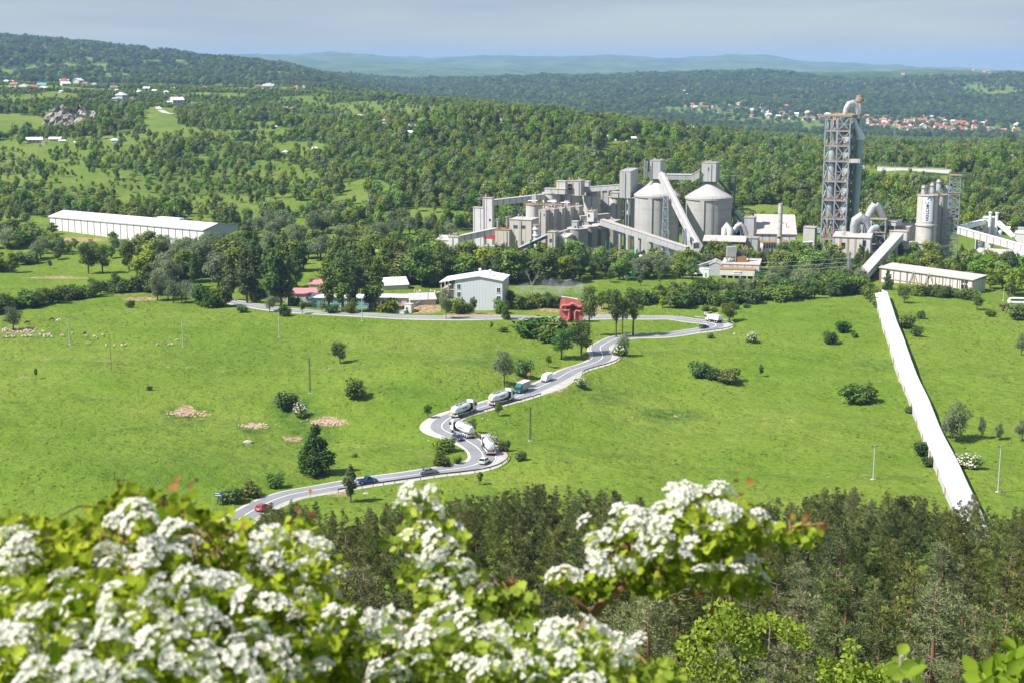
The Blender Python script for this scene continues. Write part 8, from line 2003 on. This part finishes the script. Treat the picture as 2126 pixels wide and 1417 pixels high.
# ------------------------------------------------------------------ leaf and flower builders for the plants right in front of the viewer
LEAF = np.array([(0, .42, -.05), (0, 0, 0), (.16, .16, .03), (.40, .26, .07), (.30, .42, .05), (.50, .60, .08), (.28, .66, .05), (.24, .88, .04), (0, 1, -.02), (-.24, .88, .04), (-.28, .66, .05), (-.50, .60, .08), (-.30, .42, .05), (-.40, .26, .07), (-.16, .16, .03)])
LTRI = np.array([(0, i, i + 1) for i in range(1, 14)] + [(0, 14, 1)])
SIMPLE = np.array([(0, .45, -.06), (0, 0, 0), (.22, .2, .03), (.33, .48, .05), (.2, .8, .03), (0, 1, 0), (-.2, .8, .03), (-.33, .48, .05), (-.22, .2, .03)]); STRI = np.array([(0, i, i + 1) for i in range(1, 8)] + [(0, 8, 1)])
def leaves_mesh(name, P, size, m, seed, shape=LEAF, tri=LTRI, up=.55, mats=None, midx=None):
    rs = np.random.RandomState(seed); n = len(P)
    nn = rs.normal(size=(n, 3)) * .75 + np.array([-.15, -.3, up]); nn /= np.linalg.norm(nn, axis=1)[:, None]
    t = rs.normal(size=(n, 3)); t -= (t * nn).sum(1)[:, None] * nn; t /= np.linalg.norm(t, axis=1)[:, None]; b_ = np.cross(t, nn)
    s = (size * rs.uniform(.55, 1.3, n))[:, None, None]; cup = rs.uniform(.2, 2.4, n)[:, None, None]
    V = P[:, None, :] + s * (shape[None, :, 0:1] * b_[:, None, :] + shape[None, :, 1:2] * t[:, None, :] + cup * shape[None, :, 2:3] * nn[:, None, :])
    k = len(shape); Ft = (tri[None] + (np.arange(n) * k)[:, None, None]).reshape(-1, 3)
    tone = np.clip(rs.normal(.5, .26, n), 0, 1)
    return mesh_np(name, V.reshape(-1, 3), Ft, mats or [m], tone=np.repeat(tone, k), midx=None if midx is None else np.repeat(midx, len(tri)))
def cluster_mesh(seed, r=.031):
    rs = random.Random(seed); V = []; Fq = []; mi = []; n = rs.randrange(11, 17)
    for i in range(n):
        a = i * 2.4; q = math.sqrt((i + .4) / n) * r * rs.uniform(.9, 1.12); c = Vector((math.cos(a) * q, math.sin(a) * q, r * .62 * (1 - (q / r) ** 2) + rs.uniform(-.003, .003)))
        nr_ = Vector((c.x * .7, c.y * .7, r * 1.1)).normalized(); nr_ = (nr_ + Vector((rs.gauss(0, .15), rs.gauss(0, .15), 0))).normalized(); u = nr_.orthogonal().normalized(); v = nr_.cross(u); s = .0088 * rs.uniform(.85, 1.2)
        for k in range(5):
            t = k * 1.2566 + i; b = len(V)
            for aa, rr_, zz in ((t, .12, 0), (t - .52, .78, .28), (t - .24, 1.05, .42), (t + .24, 1.05, .42), (t + .52, .78, .28)): V.append(tuple(c + (u * math.cos(aa) + v * math.sin(aa)) * rr_ * s + nr_ * zz * s))
            Fq += [(b, b + 1, b + 2, b + 3), (b, b + 3, b + 4, b)]; mi += [0, 0]
        b = len(V)
        for k in range(4): V.append(tuple(c + (u * math.cos(k * 1.57) + v * math.sin(k * 1.57)) * .24 * s + nr_ * .22 * s))
        Fq.append((b, b + 1, b + 2, b + 3)); mi.append(1)
        st = Vector((0, 0, -r * 1.6)); b = len(V); V += [tuple(c), tuple(c + u * .0007), tuple(st + u * .0007), tuple(st)]; Fq.append((b, b + 1, b + 2, b + 3)); mi.append(2)
    me = bpy.data.meshes.new('blossom_cluster'); me.from_pydata(V, [], [f if f[3] != f[0] else f[:3] for f in Fq])
    for q in ('petal', 'stamen', 'leaf_haw'): me.materials.append(MATS[q])
    me.polygons.foreach_set('material_index', mi)
    at_ = me.attributes.new('tone', 'FLOAT', 'POINT'); at_.data.foreach_set('value', [rs.random() for _ in V]); me.update(); return me
CLU = [cluster_mesh(i) for i in range(6)]
def sample(blobs, rs, n):
    B = np.array([b[:4] for b in blobs], float); D = np.array([b[4] for b in blobs]); ar = B[:, 2] * B[:, 3]; k = rs.choice(len(B), n, p=ar / ar.sum())
    a = rs.uniform(0, 6.283, n); q = np.sqrt(rs.random(n)); px = B[k, 0] + np.cos(a) * q * B[k, 2]; py = B[k, 1] + np.sin(a) * q * B[k, 3]
    Y = D[k] + rs.uniform(-.3, .4, n) * np.minimum(.9, B[k, 2] / 150)
    return px, py, Y
def hawthorn(label, leaf_blobs, flower_blobs, nleaf, nflow, mind, stems, tips, seed, extra=(), lsize=.0215):
    rs = np.random.RandomState(seed); base = W(stems[0][0][0], 1417, stems[0][0][2]); gx = base.x; gy = stems[0][0][2]
    root = empty('hawthorn_bush', (gx, gy, Tz(gx, gy) - .05), 0, label, 'bush'); O = root.location.copy()
    px, py, Y = sample(leaf_blobs, rs, nleaf); P = np.array([tuple(W(a, b_, c) - O) for a, b_, c in zip(px, py, Y)])
    lv = link('foliage', leaves_mesh('foliage', P, lsize, MATS['leaf_haw'], seed), root)
    if tips:
        tp = []
        for tx, ty, tY, n in tips:
            for _ in range(n): tp.append(tuple(W(tx + rs.normal(0, 14), ty + rs.normal(0, 12), tY + rs.normal(0, .04)) - O))
        link('young_foliage', leaves_mesh('young_foliage', np.array(tp), .016, MATS['leaf_tip'], seed + 1), root)
    sm = MB(); twigs = []
    for st in stems:
        pts = [W(*p[:3]) - O for p in st]; rad = [p[3] for p in st]; sm.tube(pts, rad, 7)
        for a, b_ in zip(pts[:-1], pts[1:]):
            for f in (0, .25, .5, .75): twigs.append(a.lerp(b_, f))
    sm.build('branch', MATS['hawthorn_bark'], root, True)
    tw = MB(); TA = np.array([tuple(t) for t in twigs])
    for i in range(0, len(P), 9):
        p = P[i]; d = ((TA - p) ** 2).sum(1); j = int(d.argmin())
        if d[j] < .025: q = Vector(TA[j]); p = Vector(p); tw.tube([q, q.lerp(p, .5) + Vector((0, 0, .02)), p], [.0022, .0016, .0008], 3, False)
    tw.build('twig', MATS['hawthorn_bark'], root)
    fx = [tuple(e) for e in extra]; px, py, Y = sample(flower_blobs, rs, nflow * 12); got = list(fx)
    for a, b_, c in zip(px, py, Y):
        if len(got) >= nflow: break
        if all((a - g_[0]) ** 2 + ((b_ - g_[1]) * 1.3) ** 2 + ((c - g_[2]) * 40) ** 2 > mind * mind for g_ in got): got.append((a, b_, c - .14))
    got.sort(key=lambda g_: g_[2]); rest = []
    for i, (a, b_, c) in enumerate(got):
        p = W(a, b_, c) - O; me = CLU[i % 6]; s = rs.uniform(.42, .66); e = (rs.normal(.50, .25), rs.normal(-.30, .25), rs.uniform(0, 6.28))
        if i < 98: o = link('blossom_cluster', me, root, p); o.rotation_euler = e; o.scale = (s,) * 3
        else: rest.append((me, Matrix.LocRotScale(p, Euler(e).to_quaternion(), (s,) * 3)))
    if rest:
        import bmesh
        bm = bmesh.new()
        for me, M in rest:
            t = me.copy(); t.transform(M); bm.from_mesh(t); bpy.data.meshes.remove(t)
        me = bpy.data.meshes.new('blossoms'); bm.to_mesh(me); bm.free()
        for q in ('petal', 'stamen', 'leaf_haw'): me.materials.append(MATS[q])
        link('blossoms', me, root)['kind'] = 'stuff'
    return root
LB = [(60, 1215, 150, 105, 2.3), (250, 1140, 120, 95, 2.2), (282, 1085, 62, 58, 2.1), (400, 1150, 110, 80, 2.3), (560, 1190, 140, 90, 2.4), (630, 1180, 70, 60, 2.5), (150, 1330, 260, 130, 2.0), (450, 1330, 260, 140, 2.15), (645, 1330, 110, 110, 2.3), (300, 1250, 240, 110, 2.2), (380, 1062, 36, 34, 2.1), (255, 1040, 26, 30, 2.05), (60, 1110, 80, 45, 2.2), (150, 1145, 90, 40, 2.3), (460, 1110, 70, 40, 2.3), (610, 1100, 45, 25, 2.5), (330, 1470, 420, 70, 2.0)]
FB = [(40, 1130, 40, 50, 2.1), (60, 1240, 110, 60, 2.1), (280, 1095, 50, 45, 2.0), (270, 1160, 90, 50, 2.1), (370, 1125, 50, 30, 2.1), (560, 1150, 100, 45, 2.3), (620, 1180, 90, 60, 2.3), (200, 1330, 210, 90, 1.9), (430, 1320, 230, 100, 2.0), (620, 1300, 110, 90, 2.2), (300, 1235, 200, 60, 2.1), (330, 1400, 330, 40, 1.9), (20, 1300, 50, 90, 2.0)]
hawthorn('sprawling hawthorn bush in full white blossom filling the lower left corner', LB, FB, 8200, 265, 30,
    [[(330, 2600, 2.35, .022), (330, 1800, 2.35, .018), (310, 1417, 2.3, .014), (270, 1290, 2.25, .010), (262, 1150, 2.15, .006), (255, 1020, 2.05, .002)], [(310, 1417, 2.3, .012), (430, 1300, 2.25, .009), (560, 1180, 2.4, .006), (630, 1095, 2.5, .002)], [(310, 1417, 2.3, .012), (130, 1272, 2.1, .010), (61, 1231, 2.1, .008), (20, 1120, 2.15, .003)], [(430, 1300, 2.25, .009), (390, 1180, 2.2, .006), (380, 1040, 2.1, .002)], [(330, 1800, 2.35, .014), (560, 1400, 2.2, .011), (500, 1330, 2.2, .008), (410, 1240, 2.15, .005)], [(330, 1800, 2.35, .012), (700, 1400, 2.3, .009), (690, 1260, 2.35, .005)]],
    [(253, 1014, 2.05, 5), (378, 1008, 2.1, 6), (622, 1078, 2.5, 5), (515, 1110, 2.3, 4), (60, 1150, 2.2, 4), (430, 1090, 2.2, 4), (340, 1060, 2.1, 4)], 5)
MBl = [(880, 1060, 42, 40, 2.5), (905, 1120, 70, 34, 2.5), (850, 1120, 45, 25, 2.5), (930, 1190, 70, 40, 2.45), (950, 1250, 85, 40, 2.4), (1000, 1230, 45, 35, 2.4), (840, 1345, 140, 60, 2.3), (1000, 1350, 150, 66, 2.3), (1160, 1365, 150, 60, 2.3), (1290, 1395, 120, 40, 2.35), (1060, 1290, 70, 34, 2.4), (1060, 1240, 46, 28, 2.45), (1000, 1460, 420, 50, 2.3), (870, 1200, 40, 34, 2.5), (920, 1300, 60, 40, 2.4)]
MF = [(875, 1045, 34, 34, 2.45), (905, 1110, 66, 24, 2.45), (920, 1170, 60, 26, 2.4), (950, 1220, 70, 34, 2.4), (820, 1310, 80, 36, 2.25), (920, 1290, 60, 24, 2.3), (1000, 1340, 120, 50, 2.2), (1150, 1330, 120, 44, 2.2), (1270, 1345, 70, 30, 2.25), (860, 1390, 130, 26, 2.2), (1130, 1400, 160, 20, 2.2)]
hawthorn('hawthorn spray rising as a narrow white column before the pine wood', MBl, MF, 4300, 152, 29,
    [[(960, 2600, 2.4, .020), (950, 1800, 2.4, .015), (930, 1417, 2.4, .011), (930, 1290, 2.45, .008), (915, 1170, 2.45, .006), (865, 1020, 2.5, .002)], [(950, 1800, 2.4, .012), (1150, 1430, 2.3, .009), (1250, 1370, 2.3, .005), (1320, 1350, 2.35, .002)], [(930, 1417, 2.4, .009), (820, 1340, 2.3, .005), (760, 1300, 2.3, .002)], [(930, 1290, 2.45, .006), (1010, 1230, 2.4, .004), (1075, 1215, 2.45, .002)]],
    [(905, 1152, 2.45, 3), (1075, 1215, 2.45, 3)], 9,
    [(845, 1018, 2.45), (868, 1030, 2.43), (858, 1044, 2.45), (895, 1042, 2.45), (905, 1060, 2.42), (880, 1062, 2.45), (838, 1048, 2.47)])
RB = [(1440, 1045, 66, 20, 2.5), (1345, 1090, 80, 26, 2.5), (1450, 1105, 110, 32, 2.5), (1560, 1110, 66, 24, 2.5), (1655, 1108, 46, 18, 2.5), (1290, 1175, 66, 26, 2.5), (1400, 1160, 90, 30, 2.5), (1520, 1195, 76, 24, 2.5), (1180, 1205, 50, 14, 2.5), (1250, 1120, 40, 24, 2.5), (1360, 1210, 60, 26, 2.5), (1560, 1215, 36, 18, 2.5), (1500, 1060, 60, 24, 2.5), (1490, 1130, 90, 26, 2.5), (1230, 1225, 36, 22, 2.5)]
RF = [(1310, 1085, 46, 26, 2.42), (1420, 1080, 90, 40, 2.42), (1480, 1090, 90, 30, 2.42), (1400, 1140, 80, 20, 2.42), (1270, 1170, 46, 20, 2.42), (1520, 1180, 66, 22, 2.42), (1240, 1120, 26, 20, 2.45)]
hawthorn('hawthorn branch with orange bark and white clusters reaching over the pine wood', RB, RF, 1900, 92, 26,
    [[(1150, 2600, 2.5, .020), (1160, 1800, 2.5, .016), (1204, 1316, 2.5, .011), (1228, 1275, 2.5, .010), (1255, 1245, 2.5, .0095), (1286, 1221, 2.5, .009), (1323, 1194, 2.5, .008), (1380, 1150, 2.5, .006), (1440, 1090, 2.5, .004), (1500, 1040, 2.5, .002)], [(1226, 1277, 2.5, .007), (1181, 1231, 2.5, .005), (1150, 1200, 2.5, .002)], [(1286, 1221, 2.5, .007), (1343, 1200, 2.5, .006), (1394, 1184, 2.5, .005), (1480, 1180, 2.5, .003), (1570, 1195, 2.5, .002)], [(1440, 1090, 2.5, .004), (1560, 1105, 2.5, .003), (1710, 1085, 2.5, .0015)], [(1323, 1194, 2.5, .005), (1300, 1120, 2.5, .003), (1290, 1070, 2.5, .002)]],
    [(1706, 1084, 2.5, 8), (1680, 1096, 2.5, 5), (1530, 1016, 2.5, 4), (1440, 1240, 2.5, 3), (1410, 1255, 2.5, 3)], 13,
    [(1400, 1018, 2.42), (1425, 1010, 2.42), (1445, 1022, 2.42), (1420, 1030, 2.40), (1470, 1028, 2.42), (1490, 1014, 2.42), (1510, 1022, 2.42), (1290, 1060, 2.42), (1215, 1082, 2.45), (1575, 1072, 2.45), (1600, 1095, 2.45), (1170, 1188, 2.42), (1150, 1196, 2.42), (1195, 1196, 2.42), (1500, 1200, 2.4), (1560, 1188, 2.4), (1575, 1198, 2.4)])
# ------------------------------------------------------------------ fresh green shrubs between the blossom and the pines
def shrub(label, blobs, n, Y, stems, seed, size=.05):
    rs = np.random.RandomState(seed); g = W(stems[0], 1417, Y); root = empty('young_shrub', (g.x, Y, Tz(g.x, Y)), 0, label, 'shrub'); O = root.location.copy()
    px, py, YY_ = sample([(*b_, Y) for b_ in blobs], rs, n); P = np.array([tuple(W(a, b_, Y + rs.normal(0, .25)) - O) for a, b_ in zip(px, py)])
    link('foliage', leaves_mesh('foliage', P, size, MATS['leaf_fresh'], seed, SIMPLE, STRI), root)
    m = MB(); b0 = Vector((0, 0, -.2))
    for sx, sy in zip(stems[0::2], stems[1::2]):
        t = W(sx, sy, Y) - O; mid = b0.lerp(t, .6) + Vector((.1, 0, 0)); m.tube([b0, mid, t], [.035, .02, .006], 5)
    m.build('stem', MATS['dead_wood'], root)
shrub('bright green shrub with airy twigs at the left edge of the open pine wood', [(1500, 1275, 40, 30), (1535, 1300, 50, 36), (1470, 1310, 36, 26), (1600, 1290, 44, 16), (1640, 1310, 34, 22), (1445, 1345, 46, 30), (1480, 1395, 60, 30), (1410, 1400, 40, 24), (1560, 1350, 30, 18), (1660, 1330, 22, 16)], 1900, 12.5, [1490, 1280, 1540, 1290, 1640, 1300, 1450, 1340, 1480, 1400, 1600, 1290], 3)
shrub('bright green shrub with a pointed leader at the bottom before the pines', [(1760, 1395, 50, 26), (1765, 1350, 14, 26), (1800, 1405, 50, 18), (1840, 1400, 40, 18), (1720, 1400, 26, 16), (1880, 1405, 26, 22), (1710, 1375, 16, 10)], 1100, 12.0, [1765, 1340, 1800, 1395, 1850, 1390, 1730, 1390], 4)
shrub('yellow-green leafy twig end in the bottom right corner', [(2090, 1395, 46, 26), (2120, 1365, 26, 22), (2050, 1405, 26, 16)], 190, 3.6, [2090, 1390, 2120, 1360, 2050, 1400], 6, .048)
shrub('small green twig with a pink tip poking up at the bottom edge', [(1875, 1375, 16, 20), (1890, 1395, 22, 14)], 26, 3.2, [1872, 1360, 1890, 1395], 7, .045)
shrub('tiny yellow-green sprig between the white column and the hawthorn branch', [(1085, 1275, 26, 14), (1075, 1290, 30, 10)], 130, 9.0, [1085, 1270, 1070, 1290], 8)
